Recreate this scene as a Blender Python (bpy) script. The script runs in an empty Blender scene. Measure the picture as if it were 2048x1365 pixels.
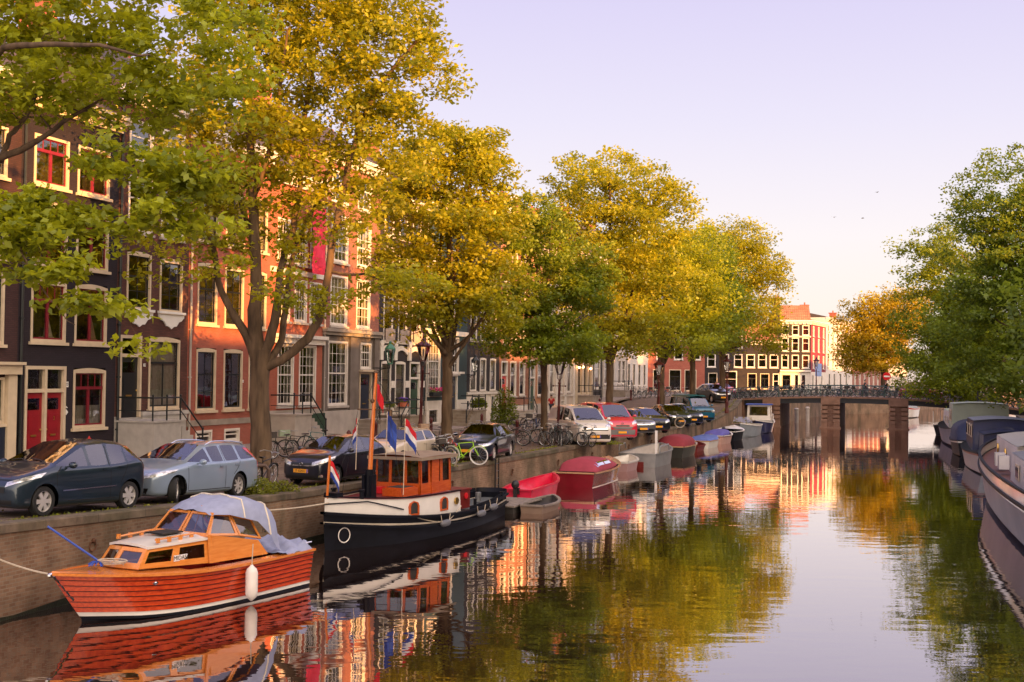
import bpy, bmesh, math, random
import numpy as np
from mathutils import Vector, Matrix, noise
from mathutils.bvhtree import BVHTree
R = math.radians
sc = bpy.context.scene
COL = sc.collection
# ------------------------------------------------------------------ camera model
CAM = Vector((0, 0, 4.8)); F = 2500.0; PITCH = math.atan(67.5/F); ROLL = 0.012
fw = Vector((0, math.cos(PITCH), math.sin(PITCH)))
r0 = Vector((1, 0, 0)); u0 = Vector((0, -math.sin(PITCH), math.cos(PITCH)))
rt = r0*math.cos(ROLL) + u0*math.sin(ROLL)
up = u0*math.cos(ROLL) - r0*math.sin(ROLL)
def at(px, py, h=1.4):
    """world point at height h seen at this place of the 2048x1365 photograph (used to survey positions)"""
    d = fw*F + rt*(px-1024) - up*(py-682.5)
    t = (h-CAM.z)/d.z
    return CAM + d*t
def aty(px, py, y):
    d = fw*F + rt*(px-1024) - up*(py-682.5)
    return CAM + d*(y/d.y)
# ------------------------------------------------------------------ materials
M = {}
def mat(name, col, rough=0.6, metal=0.0, var=0.12, vs=3.0, bump=0.0, bs=30.0, coat=0.0, spec=None, col2=None, emis=None, ior=None):
    if name in M: return M[name]
    m = bpy.data.materials.new(name); m.use_nodes = True
    nt = m.node_tree; N = nt.nodes; L = nt.links
    b = N['Principled BSDF']
    b.inputs['Roughness'].default_value = rough; b.inputs['Metallic'].default_value = metal
    if coat: b.inputs['Coat Weight'].default_value = coat; b.inputs['Coat Roughness'].default_value = 0.03
    if ior: b.inputs['IOR'].default_value = ior
    tc = N.new('ShaderNodeTexCoord')
    nz = N.new('ShaderNodeTexNoise'); nz.inputs['Scale'].default_value = vs; nz.inputs['Detail'].default_value = 5
    L.new(tc.outputs['Object'], nz.inputs['Vector'])
    mx = N.new('ShaderNodeMix'); mx.data_type = 'RGBA'
    c = list(col)+[1]
    if col2: ca, cb = c, list(col2)+[1]
    else:
        ca = [max(0, x*(1-var)) for x in col]+[1]; cb = [min(1, x*(1+var)) for x in col]+[1]
    mx.inputs[6].default_value = ca; mx.inputs[7].default_value = cb
    mr = N.new('ShaderNodeMapRange'); mr.inputs[1].default_value = 0.3; mr.inputs[2].default_value = 0.7
    L.new(nz.outputs['Fac'], mr.inputs[0]); L.new(mr.outputs[0], mx.inputs[0])
    L.new(mx.outputs[2], b.inputs['Base Color'])
    if bump:
        n2 = N.new('ShaderNodeTexNoise'); n2.inputs['Scale'].default_value = bs; n2.inputs['Detail'].default_value = 4
        L.new(tc.outputs['Object'], n2.inputs['Vector'])
        bp = N.new('ShaderNodeBump'); bp.inputs['Strength'].default_value = bump; bp.inputs['Distance'].default_value = 0.02
        L.new(n2.outputs['Fac'], bp.inputs['Height']); L.new(bp.outputs['Normal'], b.inputs['Normal'])
    if emis:
        b.inputs['Emission Color'].default_value = list(emis[0])+[1]; b.inputs['Emission Strength'].default_value = emis[1]
    M[name] = m
    return m
def brick(name, c1, c2, mortar, bw=0.22, bh=0.065, ms=0.01, vert='xz', stain=None, bump=0.3, rough=0.85, scale_noise=0.6, patch=0.5):
    """brick courses laid in object space metres; x runs along the wall, z up"""
    m = bpy.data.materials.new(name); m.use_nodes = True
    nt = m.node_tree; N = nt.nodes; L = nt.links; b = N['Principled BSDF']
    b.inputs['Roughness'].default_value = rough
    tc = N.new('ShaderNodeTexCoord'); sp = N.new('ShaderNodeSeparateXYZ'); cb = N.new('ShaderNodeCombineXYZ')
    L.new(tc.outputs['Object'], sp.inputs[0])
    if vert == 'xz':
        ad = N.new('ShaderNodeMath'); ad.operation = 'ADD'
        L.new(sp.outputs['X'], ad.inputs[0]); L.new(sp.outputs['Y'], ad.inputs[1])
        L.new(ad.outputs[0], cb.inputs['X']); L.new(sp.outputs['Z'], cb.inputs['Y'])
    else:
        L.new(sp.outputs['X'], cb.inputs['X']); L.new(sp.outputs['Y'], cb.inputs['Y'])
    br = N.new('ShaderNodeTexBrick')
    L.new(cb.outputs[0], br.inputs['Vector'])
    br.inputs['Scale'].default_value = 1; br.inputs['Brick Width'].default_value = bw; br.inputs['Row Height'].default_value = bh
    br.inputs['Mortar Size'].default_value = ms; br.inputs['Mortar Smooth'].default_value = 0.3
    br.inputs['Color1'].default_value = list(c1)+[1]; br.inputs['Color2'].default_value = list(c2)+[1]; br.inputs['Mortar'].default_value = list(mortar)+[1]
    nz = N.new('ShaderNodeTexNoise'); nz.inputs['Scale'].default_value = scale_noise; nz.inputs['Detail'].default_value = 8; nz.inputs['Roughness'].default_value = 0.65
    L.new(tc.outputs['Object'], nz.inputs['Vector'])
    mr = N.new('ShaderNodeMapRange'); mr.inputs[1].default_value = 0.3; mr.inputs[2].default_value = 0.7
    mr.inputs[3].default_value = 1-patch; mr.inputs[4].default_value = 1+patch*0.6
    L.new(nz.outputs['Fac'], mr.inputs[0])
    hs = N.new('ShaderNodeHueSaturation'); L.new(mr.outputs[0], hs.inputs['Value']); L.new(br.outputs['Color'], hs.inputs['Color'])
    out = hs.outputs['Color']
    if stain:
        n3 = N.new('ShaderNodeTexNoise'); n3.inputs['Scale'].default_value = 1.1; n3.inputs['Detail'].default_value = 7
        mp = N.new('ShaderNodeMapping'); mp.inputs['Scale'].default_value = (1, 1, 0.35)
        L.new(tc.outputs['Object'], mp.inputs['Vector']); L.new(mp.outputs[0], n3.inputs['Vector'])
        r3 = N.new('ShaderNodeMapRange'); r3.inputs[1].default_value = 0.47; r3.inputs[2].default_value = 0.68; r3.inputs[4].default_value = 0.75
        L.new(n3.outputs['Fac'], r3.inputs[0])
        mx = N.new('ShaderNodeMix'); mx.data_type = 'RGBA'; L.new(r3.outputs[0], mx.inputs[0]); L.new(out, mx.inputs[6]); mx.inputs[7].default_value = list(stain)+[1]
        out = mx.outputs[2]
    L.new(out, b.inputs['Base Color'])
    bp = N.new('ShaderNodeBump'); bp.inputs['Strength'].default_value = bump; bp.inputs['Distance'].default_value = 0.01; bp.invert = True
    L.new(br.outputs['Fac'], bp.inputs['Height']); L.new(bp.outputs['Normal'], b.inputs['Normal'])
    M[name] = m
    return m
# ------------------------------------------------------------------ mesh builder
class MB:
    def __init__(s): s.v = []; s.f = []; s.m = []
    def add(s, vs, fs, m=0):
        o = len(s.v); s.v += [tuple(p) for p in vs]
        for f in fs: s.f.append([o+i for i in f]); s.m.append(m)
        return s
    def quad(s, a, b, c, d, m=0): return s.add([a, b, c, d], [(0, 1, 2, 3)], m)
    def box(s, x0, x1, y0, y1, z0, z1, m=0):
        vs = [(x0,y0,z0),(x1,y0,z0),(x1,y1,z0),(x0,y1,z0),(x0,y0,z1),(x1,y0,z1),(x1,y1,z1),(x0,y1,z1)]
        return s.add(vs, [(0,3,2,1),(4,5,6,7),(0,1,5,4),(1,2,6,5),(2,3,7,6),(3,0,4,7)], m)
    def beam(s, a, b, w, h, m=0, upv=(0,0,1)):
        a = Vector(a); b = Vector(b); d = (b-a).normalized(); u = Vector(upv)
        sd = d.cross(u)
        if sd.length < 1e-4: sd = d.cross(Vector((1,0,0)))
        sd.normalize(); u = sd.cross(d)
        vs = []
        for p in (a, b):
            for i, j in ((-1,-1),(1,-1),(1,1),(-1,1)): vs.append(p+sd*i*w/2+u*j*h/2)
        return s.add(vs, [(0,1,2,3),(7,6,5,4),(0,4,5,1),(1,5,6,2),(2,6,7,3),(3,7,4,0)], m)
    def tube(s, pts, r, n=6, m=0, cap=True):
        pts = [Vector(p) for p in pts]; k = len(pts)
        rs = r if isinstance(r, (list, tuple)) else [r]*k
        vs = []; prev = None
        for i, p in enumerate(pts):
            d = (pts[min(i+1,k-1)]-pts[max(i-1,0)])
            if d.length < 1e-9: d = Vector((0,0,1))
            d.normalize()
            if prev is None:
                a = d.cross(Vector((0,0,1)))
                if a.length < 0.05: a = d.cross(Vector((1,0,0)))
            else: a = prev-d*prev.dot(d)
            a.normalize(); prev = a; b = d.cross(a)
            for j in range(n):
                t = 2*math.pi*j/n
                vs.append(p+(a*math.cos(t)+b*math.sin(t))*rs[i])
        fs = [(i*n+j, i*n+(j+1)%n, (i+1)*n+(j+1)%n, (i+1)*n+j) for i in range(k-1) for j in range(n)]
        if cap: fs += [tuple(range(n))[::-1], tuple(range((k-1)*n, k*n))]
        return s.add(vs, fs, m)
    def lathe(s, prof, n=16, m=0, c=(0,0,0), axis='z', a0=0, cap=True):
        vs = []; c = Vector(c)
        for (r, h) in prof:
            for j in range(n):
                t = 2*math.pi*j/n+a0
                x, y = r*math.cos(t), r*math.sin(t)
                vs.append(c+(Vector((x,y,h)) if axis=='z' else Vector((x,h,y)) if axis=='y' else Vector((h,x,y))))
        k = len(prof)
        fs = [(i*n+j, i*n+(j+1)%n, (i+1)*n+(j+1)%n, (i+1)*n+j) for i in range(k-1) for j in range(n)]
        if cap and prof[0][0] > 1e-4: fs.append(tuple(range(n))[::-1])
        if cap and prof[-1][0] > 1e-4: fs.append(tuple(range((k-1)*n, k*n)))
        return s.add(vs, fs, m)
    def prism(s, poly, d0, d1, axis='y', m=0):
        """poly: 2D points; extruded along axis between d0 and d1"""
        n = len(poly)
        def P(a, b, d): return (a, d, b) if axis == 'y' else ((a, b, d) if axis == 'z' else (d, a, b))
        vs = [P(a, b, d0) for a, b in poly]+[P(a, b, d1) for a, b in poly]
        fs = [tuple(range(n)), tuple(range(2*n-1, n-1, -1))]+[(i, i+n, (i+1)%n+n, (i+1)%n) for i in range(n)]
        return s.add(vs, fs, m)
    def ball(s, c, r, n=10, k=6, m=0):
        if not isinstance(r, (tuple, list)): r = (r, r, r)
        vs = []; c = Vector(c)
        for i in range(k+1):
            a = math.pi*i/k
            for j in range(n):
                t = 2*math.pi*j/n
                vs.append(c+Vector((r[0]*math.sin(a)*math.cos(t), r[1]*math.sin(a)*math.sin(t), r[2]*math.cos(a))))
        fs = [(i*n+j, (i+1)*n+j, (i+1)*n+(j+1)%n, i*n+(j+1)%n) for i in range(k) for j in range(n)]
        return s.add(vs, fs, m)
    def loft(s, rows, m=0, closed=False):
        n = len(rows[0]); vs = [p for r in rows for p in r]
        fs = []
        for i in range(len(rows)-1):
            for j in range(n if closed else n-1): fs.append((i*n+j, i*n+(j+1)%n, (i+1)*n+(j+1)%n, (i+1)*n+j))
        return s.add(vs, fs, m)
    def mesh(s, name, mats, smooth=None):
        me = bpy.data.meshes.new(name); me.from_pydata(s.v, [], s.f)
        for m in mats: me.materials.append(m)
        if len(mats) > 1: me.polygons.foreach_set('material_index', s.m)
        if smooth:
            bm = bmesh.new(); bm.from_mesh(me); bmesh.ops.remove_doubles(bm, verts=bm.verts, dist=1e-5)
            bmesh.ops.recalc_face_normals(bm, faces=bm.faces)
            for f in bm.faces: f.smooth = True
            for e in bm.edges:
                if len(e.link_faces) == 2 and e.calc_face_angle(0) > R(smooth): e.smooth = False
            bm.to_mesh(me); bm.free()
        me.update()
        return me
    def build(s, name, mats, parent=None, smooth=None, loc=(0,0,0), rot=(0,0,0)):
        if not isinstance(mats, (list, tuple)): mats = [mats]
        return link(name, s.mesh(name, mats, smooth), parent, loc, rot)
def link(name, me, parent=None, loc=(0,0,0), rot=(0,0,0)):
    o = bpy.data.objects.new(name, me); COL.objects.link(o)
    o.location = loc; o.rotation_euler = rot
    if parent is not None: o.parent = parent
    return o
def tag(o, label=None, cat=None, group=None, kind=None):
    if label: o['label'] = label
    if cat: o['category'] = cat
    if group: o['group'] = group
    if kind: o['kind'] = kind
    return o
def thing(name, label, cat, loc=(0,0,0), rotz=0, group=None):
    o = bpy.data.objects.new(name, None); COL.objects.link(o); o.empty_display_size = 0.2
    o.location = loc; o.rotation_euler = (0, 0, rotz)
    return tag(o, label, cat, group)
KIDS = {}
def dup(root, loc, rotz, label=None, group=None, scale=None, tilt=0.0, parent=None, matmap=None):
    c = root.copy(); COL.objects.link(c)
    if parent is None:
        c.location = loc; c.rotation_euler = (tilt, 0, rotz)
        if scale: c.scale = scale if isinstance(scale, (tuple, list)) else (scale,)*3
        if label: c['label'] = label
        if group: c['group'] = group
    else: c.parent = parent
    if matmap and c.type == 'MESH':
        for sl in c.material_slots:
            if sl.material and sl.material.name in matmap:
                mm = matmap[sl.material.name]; sl.link = 'OBJECT'; sl.material = mm
    for ch in list(root.children):
        if ch.name in bpy.data.objects: dup(ch, None, 0, parent=c, matmap=matmap)
    return c
def text_mesh(name, body, size, m, parent=None, loc=(0,0,0), rot=(0,0,0), ext=0.002, align='CENTER'):
    cu = bpy.data.curves.new(name, 'FONT'); cu.body = body; cu.size = size; cu.extrude = ext; cu.align_x = align; cu.align_y = 'CENTER'
    cu.resolution_u = 3
    o = bpy.data.objects.new(name, cu); COL.objects.link(o)
    dg = bpy.context.evaluated_depsgraph_get(); me = bpy.data.meshes.new_from_object(o.evaluated_get(dg))
    bpy.data.objects.remove(o); bpy.data.curves.remove(cu)
    me.materials.clear(); me.materials.append(m)
    return link(name, me, parent, loc, rot)
def eval_mesh(o):
    dg = bpy.context.evaluated_depsgraph_get()
    return bpy.data.meshes.new_from_object(o.evaluated_get(dg))
# ------------------------------------------------------------------ palette
CREAM = mat('cream_paint', (0.62,0.50,0.36), 0.5, var=.08)
WHITE = mat('white_paint', (0.72,0.66,0.60), 0.5, var=.07)
PUREW = mat('bright_white_paint', (0.8,0.78,0.76), 0.4, var=.04)
BLACKP = mat('black_paint', (0.012,0.014,0.018), 0.35, var=.2)
NAVYD = mat('dark_blue_door_paint', (0.012,0.02,0.045), 0.3, var=.2)
GREEND = mat('dark_green_paint', (0.02,0.06,0.035), 0.4)
TEALD = mat('teal_black_paint', (0.02,0.045,0.055), 0.5)
REDW = mat('red_window_paint', (0.19,0.008,0.018), 0.4, var=.15)
REDD = mat('red_door_paint', (0.27,0.007,0.016), 0.35, var=.12)
REDB = mat('bright_red_paint', (0.62,0.012,0.02), 0.35, var=.08)
IRON = mat('black_iron', (0.012,0.016,0.018), 0.4, var=.3)
GOLD = mat('brass', (0.7,0.45,0.12), 0.3, 1.0)
STONE = mat('grey_sandstone', (0.30,0.25,0.21), 0.8, var=.25, vs=1.5, bump=.2)
STONEL = mat('pale_stone', (0.42,0.37,0.33), 0.8, var=.15, vs=1.5, bump=.15)
RUBBER = mat('tyre_rubber', (0.012,0.012,0.013), 0.75, var=.3, vs=20)
ALLOY = mat('alloy_rim', (0.75,0.72,0.70), 0.35, 0.6, var=.05)
CHROME = mat('chrome', (0.75,0.75,0.76), 0.12, 1.0, var=.03)
BLKPL = mat('black_plastic', (0.015,0.015,0.017), 0.5, var=.2)
PLATE = mat('yellow_plate', (0.85,0.36,0.02), 0.5, var=.04)
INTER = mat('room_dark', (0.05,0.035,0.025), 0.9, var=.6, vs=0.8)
CURT = mat('curtain_cloth', (0.5,0.45,0.38), 0.9, var=.15, vs=6, bump=.6, bs=14)
def glass_mat(name, tint, base=0.12, rough=0.02):
    m = bpy.data.materials.new(name); m.use_nodes = True; nt = m.node_tree; N = nt.nodes; L = nt.links
    N.remove(N['Principled BSDF']); out = N['Material Output']
    tr = N.new('ShaderNodeBsdfTransparent'); tr.inputs[0].default_value = list(tint)+[1]
    gl = N.new('ShaderNodeBsdfGlossy'); gl.inputs['Roughness'].default_value = rough
    gl.inputs[0].default_value = (.95,.95,1,1)
    fr = N.new('ShaderNodeFresnel'); fr.inputs[0].default_value = 1.55
    ad = N.new('ShaderNodeMath'); ad.operation = 'ADD'; ad.inputs[1].default_value = base; ad.use_clamp = True
    L.new(fr.outputs[0], ad.inputs[0])
    tc = N.new('ShaderNodeTexCoord'); nz = N.new('ShaderNodeTexNoise'); nz.inputs['Scale'].default_value = 1.7
    L.new(tc.outputs['Object'], nz.inputs['Vector'])
    bp = N.new('ShaderNodeBump'); bp.inputs['Strength'].default_value = 0.05; bp.inputs['Distance'].default_value = 0.05
    L.new(nz.outputs['Fac'], bp.inputs['Height']); L.new(bp.outputs['Normal'], gl.inputs['Normal'])
    mx = N.new('ShaderNodeMixShader'); L.new(ad.outputs[0], mx.inputs[0]); L.new(tr.outputs[0], mx.inputs[1]); L.new(gl.outputs[0], mx.inputs[2])
    L.new(mx.outputs[0], out.inputs[0]); M[name] = m
    return m
GLASS = glass_mat('window_glass', (.75,.75,.72), 0.10)
CARGLASS = glass_mat('car_glass', (.28,.30,.30), 0.12)
LAMPGL = glass_mat('lantern_glass', (.8,.8,.78), 0.12)
# ------------------------------------------------------------------ camera
cd = bpy.data.cameras.new('camera'); cd.sensor_width = 36; cd.lens = F/2048*36; cd.clip_end = 4000; cd.clip_start = 0.1
cam = bpy.data.objects.new('camera', cd); COL.objects.link(cam); cam.location = CAM
cam.rotation_euler = Matrix((rt, up, -fw)).transposed().to_euler(); sc.camera = cam
# ------------------------------------------------------------------ light: low golden sun behind the right shoulder
SUN_AZ = R(-52); SUN_EL = R(9.0)       # azimuth of the sun measured from +X (east) counter-clockwise
sdir = Vector((math.cos(SUN_AZ)*math.cos(SUN_EL), math.sin(SUN_AZ)*math.cos(SUN_EL), math.sin(SUN_EL)))
sl = bpy.data.lights.new('sun', 'SUN'); sl.energy = 4.8; sl.angle = R(0.6); sl.color = (1.0, 0.45, 0.11)
so = bpy.data.objects.new('sun', sl); COL.objects.link(so); so.rotation_euler = sdir.to_track_quat('Z', 'Y').to_euler()
w = bpy.data.worlds.new('World'); sc.world = w; w.use_nodes = True
nt = w.node_tree; N = nt.nodes; L = nt.links; N.clear()
out = N.new('ShaderNodeOutputWorld')
sky = N.new('ShaderNodeTexSky'); sky.sky_type = 'NISHITA'; sky.sun_disc = False; sky.sun_elevation = SUN_EL; sky.sun_rotation = math.pi/2-SUN_AZ
sky.air_density = 1.2; sky.dust_density = 2.0
b1 = N.new('ShaderNodeBackground'); b1.inputs[1].default_value = 0.12; L.new(sky.outputs[0], b1.inputs[0])
tc = N.new('ShaderNodeTexCoord'); sp = N.new('ShaderNodeSeparateXYZ'); L.new(tc.outputs['Generated'], sp.inputs[0])
cr = N.new('ShaderNodeValToRGB'); L.new(sp.outputs['Z'], cr.inputs[0])
E = cr.color_ramp.elements
E[0].position = 0.0; E[0].color = (0.95, 0.74, 0.63, 1)
E[1].position = 0.7; E[1].color = (0.45, 0.42, 0.78, 1)
for p, c in ((0.05, (1.02, 0.89, 0.81, 1)), (0.11, (0.96, 0.89, 0.91, 1)), (0.20, (0.82, 0.77, 0.93, 1)), (0.30, (0.70, 0.64, 0.90, 1))):
    e = E.new(p); e.color = c
# the evening sky is much brighter towards the sun, which stands behind the camera
vd = N.new('ShaderNodeVectorMath'); vd.operation = 'DOT_PRODUCT'; L.new(tc.outputs['Generated'], vd.inputs[0]); vd.inputs[1].default_value = sdir
mr = N.new('ShaderNodeMapRange'); mr.interpolation_type = 'SMOOTHSTEP'; mr.inputs[1].default_value = -0.25; mr.inputs[2].default_value = 1.0; mr.inputs[3].default_value = 0.37; mr.inputs[4].default_value = 1.35
L.new(vd.outputs['Value'], mr.inputs[0])
m3 = N.new('ShaderNodeMapRange'); m3.inputs[1].default_value = -0.2; m3.inputs[2].default_value = 0.9; L.new(vd.outputs['Value'], m3.inputs[0])
mc = N.new('ShaderNodeMix'); mc.data_type = 'RGBA'; L.new(m3.outputs[0], mc.inputs[0]); L.new(cr.outputs[0], mc.inputs[6]); mc.inputs[7].default_value = (1.0, .80, .58, 1)
b2 = N.new('ShaderNodeBackground'); L.new(mc.outputs[2], b2.inputs[0]); L.new(mr.outputs[0], b2.inputs[1])
mx = N.new('ShaderNodeMixShader'); mx.inputs[0].default_value = 0.97; L.new(b1.outputs[0], mx.inputs[1]); L.new(b2.outputs[0], mx.inputs[2]); L.new(mx.outputs[0], out.inputs[0])
sc.view_settings.view_transform = 'Standard'; sc.view_settings.look = 'None'; sc.view_settings.exposure = 1.5; sc.view_settings.gamma = 1.0
# ------------------------------------------------------------------ setting materials
COPING = brick('coping_stone', (0.12,0.085,0.055), (0.17,0.13,0.09), (0.06,0.045,0.03), 2.1, 4.0, 0.012, stain=(0.055,0.055,0.018), patch=.7, scale_noise=1.6)
QUAYB = brick('quay_brick', (0.19,0.10,0.055), (0.27,0.165,0.10), (0.24,0.18,0.125), 0.22, 0.075, 0.011, stain=(0.05,0.042,0.018), patch=0.55)
PAVE = brick('street_pavers', (0.13,0.085,0.06), (0.19,0.135,0.10), (0.07,0.055,0.04), 0.20, 0.10, 0.008, vert='xy', bump=.3, patch=.35)
WALKP = brick('pavement_slabs', (0.24,0.19,0.17), (0.29,0.24,0.21), (0.12,0.10,0.09), 0.3, 0.3, 0.008, vert='xy', bump=.2, patch=.25)
MOSS = mat('mossy_edge', (0.12,0.11,0.035), 0.9, vs=5, col2=(0.17,0.13,0.09), bump=.5)
# water
m = bpy.data.materials.new('canal_water'); m.use_nodes = True; nt = m.node_tree; N = nt.nodes; L = nt.links; N.remove(N['Principled BSDF'])
df = N.new('ShaderNodeBsdfDiffuse'); df.inputs[0].default_value = (0.022, 0.012, 0.009, 1)
gl = N.new('ShaderNodeBsdfGlossy'); gl.inputs[0].default_value = (0.90, 0.84, 0.82, 1); gl.inputs['Roughness'].default_value = 0.015
fr = N.new('ShaderNodeFresnel'); fr.inputs[0].default_value = 1.6
rm = N.new('ShaderNodeMapRange'); rm.inputs[1].default_value = 0.0; rm.inputs[2].default_value = 0.6; rm.inputs[3].default_value = 0.22; rm.inputs[4].default_value = 1.0; L.new(fr.outputs[0], rm.inputs[0])
mxs = N.new('ShaderNodeMixShader'); L.new(rm.outputs[0], mxs.inputs[0]); L.new(df.outputs[0], mxs.inputs[1]); L.new(gl.outputs[0], mxs.inputs[2]); L.new(mxs.outputs[0], N['Material Output'].inputs[0])
tc = N.new('ShaderNodeTexCoord')
mp = N.new('ShaderNodeMapping'); mp.inputs['Rotation'].default_value = (0,0,R(-18)); mp.inputs['Scale'].default_value = (0.55, 1.15, 1); L.new(tc.outputs['Object'], mp.inputs['Vector'])
n1 = N.new('ShaderNodeTexNoise'); n1.inputs['Scale'].default_value = 1.3; n1.inputs['Detail'].default_value = 3.0; n1.inputs['Roughness'].default_value = .45; L.new(mp.outputs[0], n1.inputs['Vector'])
n2 = N.new('ShaderNodeTexNoise'); n2.inputs['Scale'].default_value = 0.11; n2.inputs['Detail'].default_value = 2; L.new(tc.outputs['Object'], n2.inputs['Vector'])
mm = N.new('ShaderNodeMapRange'); mm.inputs[1].default_value = 0.35; mm.inputs[2].default_value = 0.7; mm.inputs[3].default_value = 0.25; mm.inputs[4].default_value = 1.0; L.new(n2.outputs['Fac'], mm.inputs[0])
mu = N.new('ShaderNodeMath'); mu.operation = 'MULTIPLY'; L.new(n1.outputs['Fac'], mu.inputs[0]); L.new(mm.outputs[0], mu.inputs[1])
bp = N.new('ShaderNodeBump'); bp.inputs['Strength'].default_value = 1.0; bp.inputs['Distance'].default_value = 0.0105
L.new(mu.outputs[0], bp.inputs['Height']); L.new(bp.outputs['Normal'], gl.inputs['Normal'])
WATER = m
wm = MB(); wm.quad((-300,-200,0),(900,-200,0),(900,1500,0),(-300,1500,0)); tag(wm.build('canal_water', WATER), kind='structure')
# ------------------------------------------------------------------ left bank
def smooth(a, b, x): t = max(0, min(1, (x-a)/(b-a))); return t*t*(3-2*t)
def hs(y): return 1.4+1.25*smooth(96, 121, y)+.034*max(0, 35-max(y, -10))
ALPHA = math.atan2(.949, .314); DV = Vector((.314, .949, 0)); NV = Vector((.949, -.314, 0))
EDGE = [(-28.2,-30), (-9.55,24.2), (-5.75,35.3), (1.5,55.2), (9.8,80), (16.4,100), (20.0,111), (22.2,120.5)]
def resample(P, step):
    out = []
    for a, b in zip(P[:-1], P[1:]):
        a = Vector((a[0], a[1], 0)); b = Vector((b[0], b[1], 0)); n = max(1, int((b-a).length/step))
        out += [a+(b-a)*i/n for i in range(n)]
    out.append(Vector((P[-1][0], P[-1][1], 0))); return out
ep = resample(EDGE, 2.0)
def perp(P, i):
    d = (P[min(i+1, len(P)-1)]-P[max(i-1, 0)]).normalized(); return Vector((-d.y, d.x, 0))
cop = MB(); wall = MB(); st = MB(); rows = []; crow = []; wrow = []
FL = Vector((-15.9, 45.5, 0))           # a point of the facade line of the left row
def facade_foot(p):                     # foot of the street cross-section on the kerb of the pavement
    n = perp(ep, 0)
    t = (p-FL).dot(DV); return FL+DV*t
for i, p in enumerate(ep):
    n = perp(ep, i); h = hs(p.y)
    crow.append([p-n*.04+Vector((0,0,h-.11)), p-n*.04+Vector((0,0,h+.04)), p-n*.01+Vector((0,0,h+.07)), p+n*.40+Vector((0,0,h+.07)), p+n*.42+Vector((0,0,h-.05))])
    wrow.append([p+Vector((0,0,-1.2)), p+Vector((0,0,h-.1))])
cop.loft(crow); wall.loft(wrow)
tag(cop.build('coping', COPING, smooth=30), kind='structure')
tag(wall.build('quay_wall', QUAYB), kind='structure')
ab = MB(); ab.loft([[p-perp(ep,i)*.012+Vector((0,0,-.3)), p-perp(ep,i)*.012+Vector((0,0,.16+.07*math.sin(i*1.3)+.04*math.sin(i*3.1)))] for i, p in enumerate(ep)])
tag(ab.build('waterline_algae', mat('waterline_algae', (0.018,0.022,0.01), .5, var=.5, vs=4, bump=.5)), kind='structure')
for i, p in enumerate(ep):
    n = perp(ep, i); h = hs(p.y); q = facade_foot(p)+NV*2.6
    if (q-p).dot(n) < 3: q = p+n*3
    rows.append([p+n*.2+Vector((0,0,h)), p+(q-p)*.35+Vector((0,0,h+.03)), p+(q-p)*.7+Vector((0,0,h+.03)), q+Vector((0,0,h))])
st.loft(rows); tag(st.build('street', PAVE), kind='structure')
vg = MB(); vr = []
for i, p in enumerate(ep):
    n = perp(ep, i); wv = .22+.16*math.sin(i*1.7)+.1*math.sin(i*.6); h = hs(p.y)+.075
    vr.append([p+n*.405+Vector((0,0,h-.065)), p+n*(.5+max(.05,wv))+Vector((0,0,h-.058))])
vg.loft(vr); tag(vg.build('moss_strip', MOSS), kind='structure')
pv = MB(); pr = []
for t in range(-60, 100, 4):
    a = FL+DV*t; h = hs(a.y)
    pr.append([a+NV*2.62+Vector((0,0,h-.02)), a+NV*2.62+Vector((0,0,h+.11)), a+NV*2.45+Vector((0,0,h+.11)), a-NV*30+Vector((0,0,h+.11))])
pv.loft(pr); tag(pv.build('pavement', WALKP), kind='structure')
# ground beyond the bridge: one big sheet at bridge level, cut by the bending canal
def sheet(name, pts, h, m, drop=3.5, wallm=None, wallpts=None):
    bm = bmesh.new(); vs = [bm.verts.new((x, y, h)) for x, y in pts]; f = bm.faces.new(vs)
    if f.normal.z < 0: f.normal_flip()
    bmesh.ops.triangulate(bm, faces=bm.faces)
    me = bpy.data.meshes.new(name); bm.to_mesh(me); bm.free(); me.materials.append(m)
    tag(link(name, me), kind='structure')
    if wallpts:
        a = MB(); a.loft([[(x, y, -1.2), (x, y, h)] for x, y in wallpts]); tag(a.build('quay_wall', wallm), kind='structure')
        b = MB(); b.loft([[(x, y, h-.25), (x+.02, y-.05, h+.06), (x-.3, y+.3, h+.06)] for x, y in wallpts]); tag(b.build('coping', COPING), kind='structure')
LB = [(22.2,120.5),(24.6,133),(31,139),(35,149),(43,168),(54,178),(84,232),(200,420),(520,1400)]
sheet('street', [(-700,1400),(-700,126),(-20,126),(-6,121)]+LB, 2.62, PAVE, wallm=QUAYB, wallpts=LB)
# ------------------------------------------------------------------ right bank
RQ = Vector((20.6, 36.4, 0))
def rq(t, o=0): return RQ+DV*t+NV*o
RB = [(rq(-110).x, rq(-110).y), (rq(60).x, rq(60).y)]
sheet('street', [RB[0], RB[1], (rq(60,60).x, rq(60,60).y), (rq(-110,60).x, rq(-110,60).y)], 1.4, PAVE, wallm=QUAYB, wallpts=RB)
e1 = rq(60.02); e2 = rq(86)
RB2 = [(e1.x, e1.y), (e2.x, e2.y), (60,146),(78,170),(110,230),(230,420),(620,1400)]
sheet('street', RB2+[(1200,1400),(1200,-150),(rq(60.02,60).x, rq(60.02,60).y)][::1], 1.6, PAVE, wallm=QUAYB, wallpts=RB2)
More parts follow.
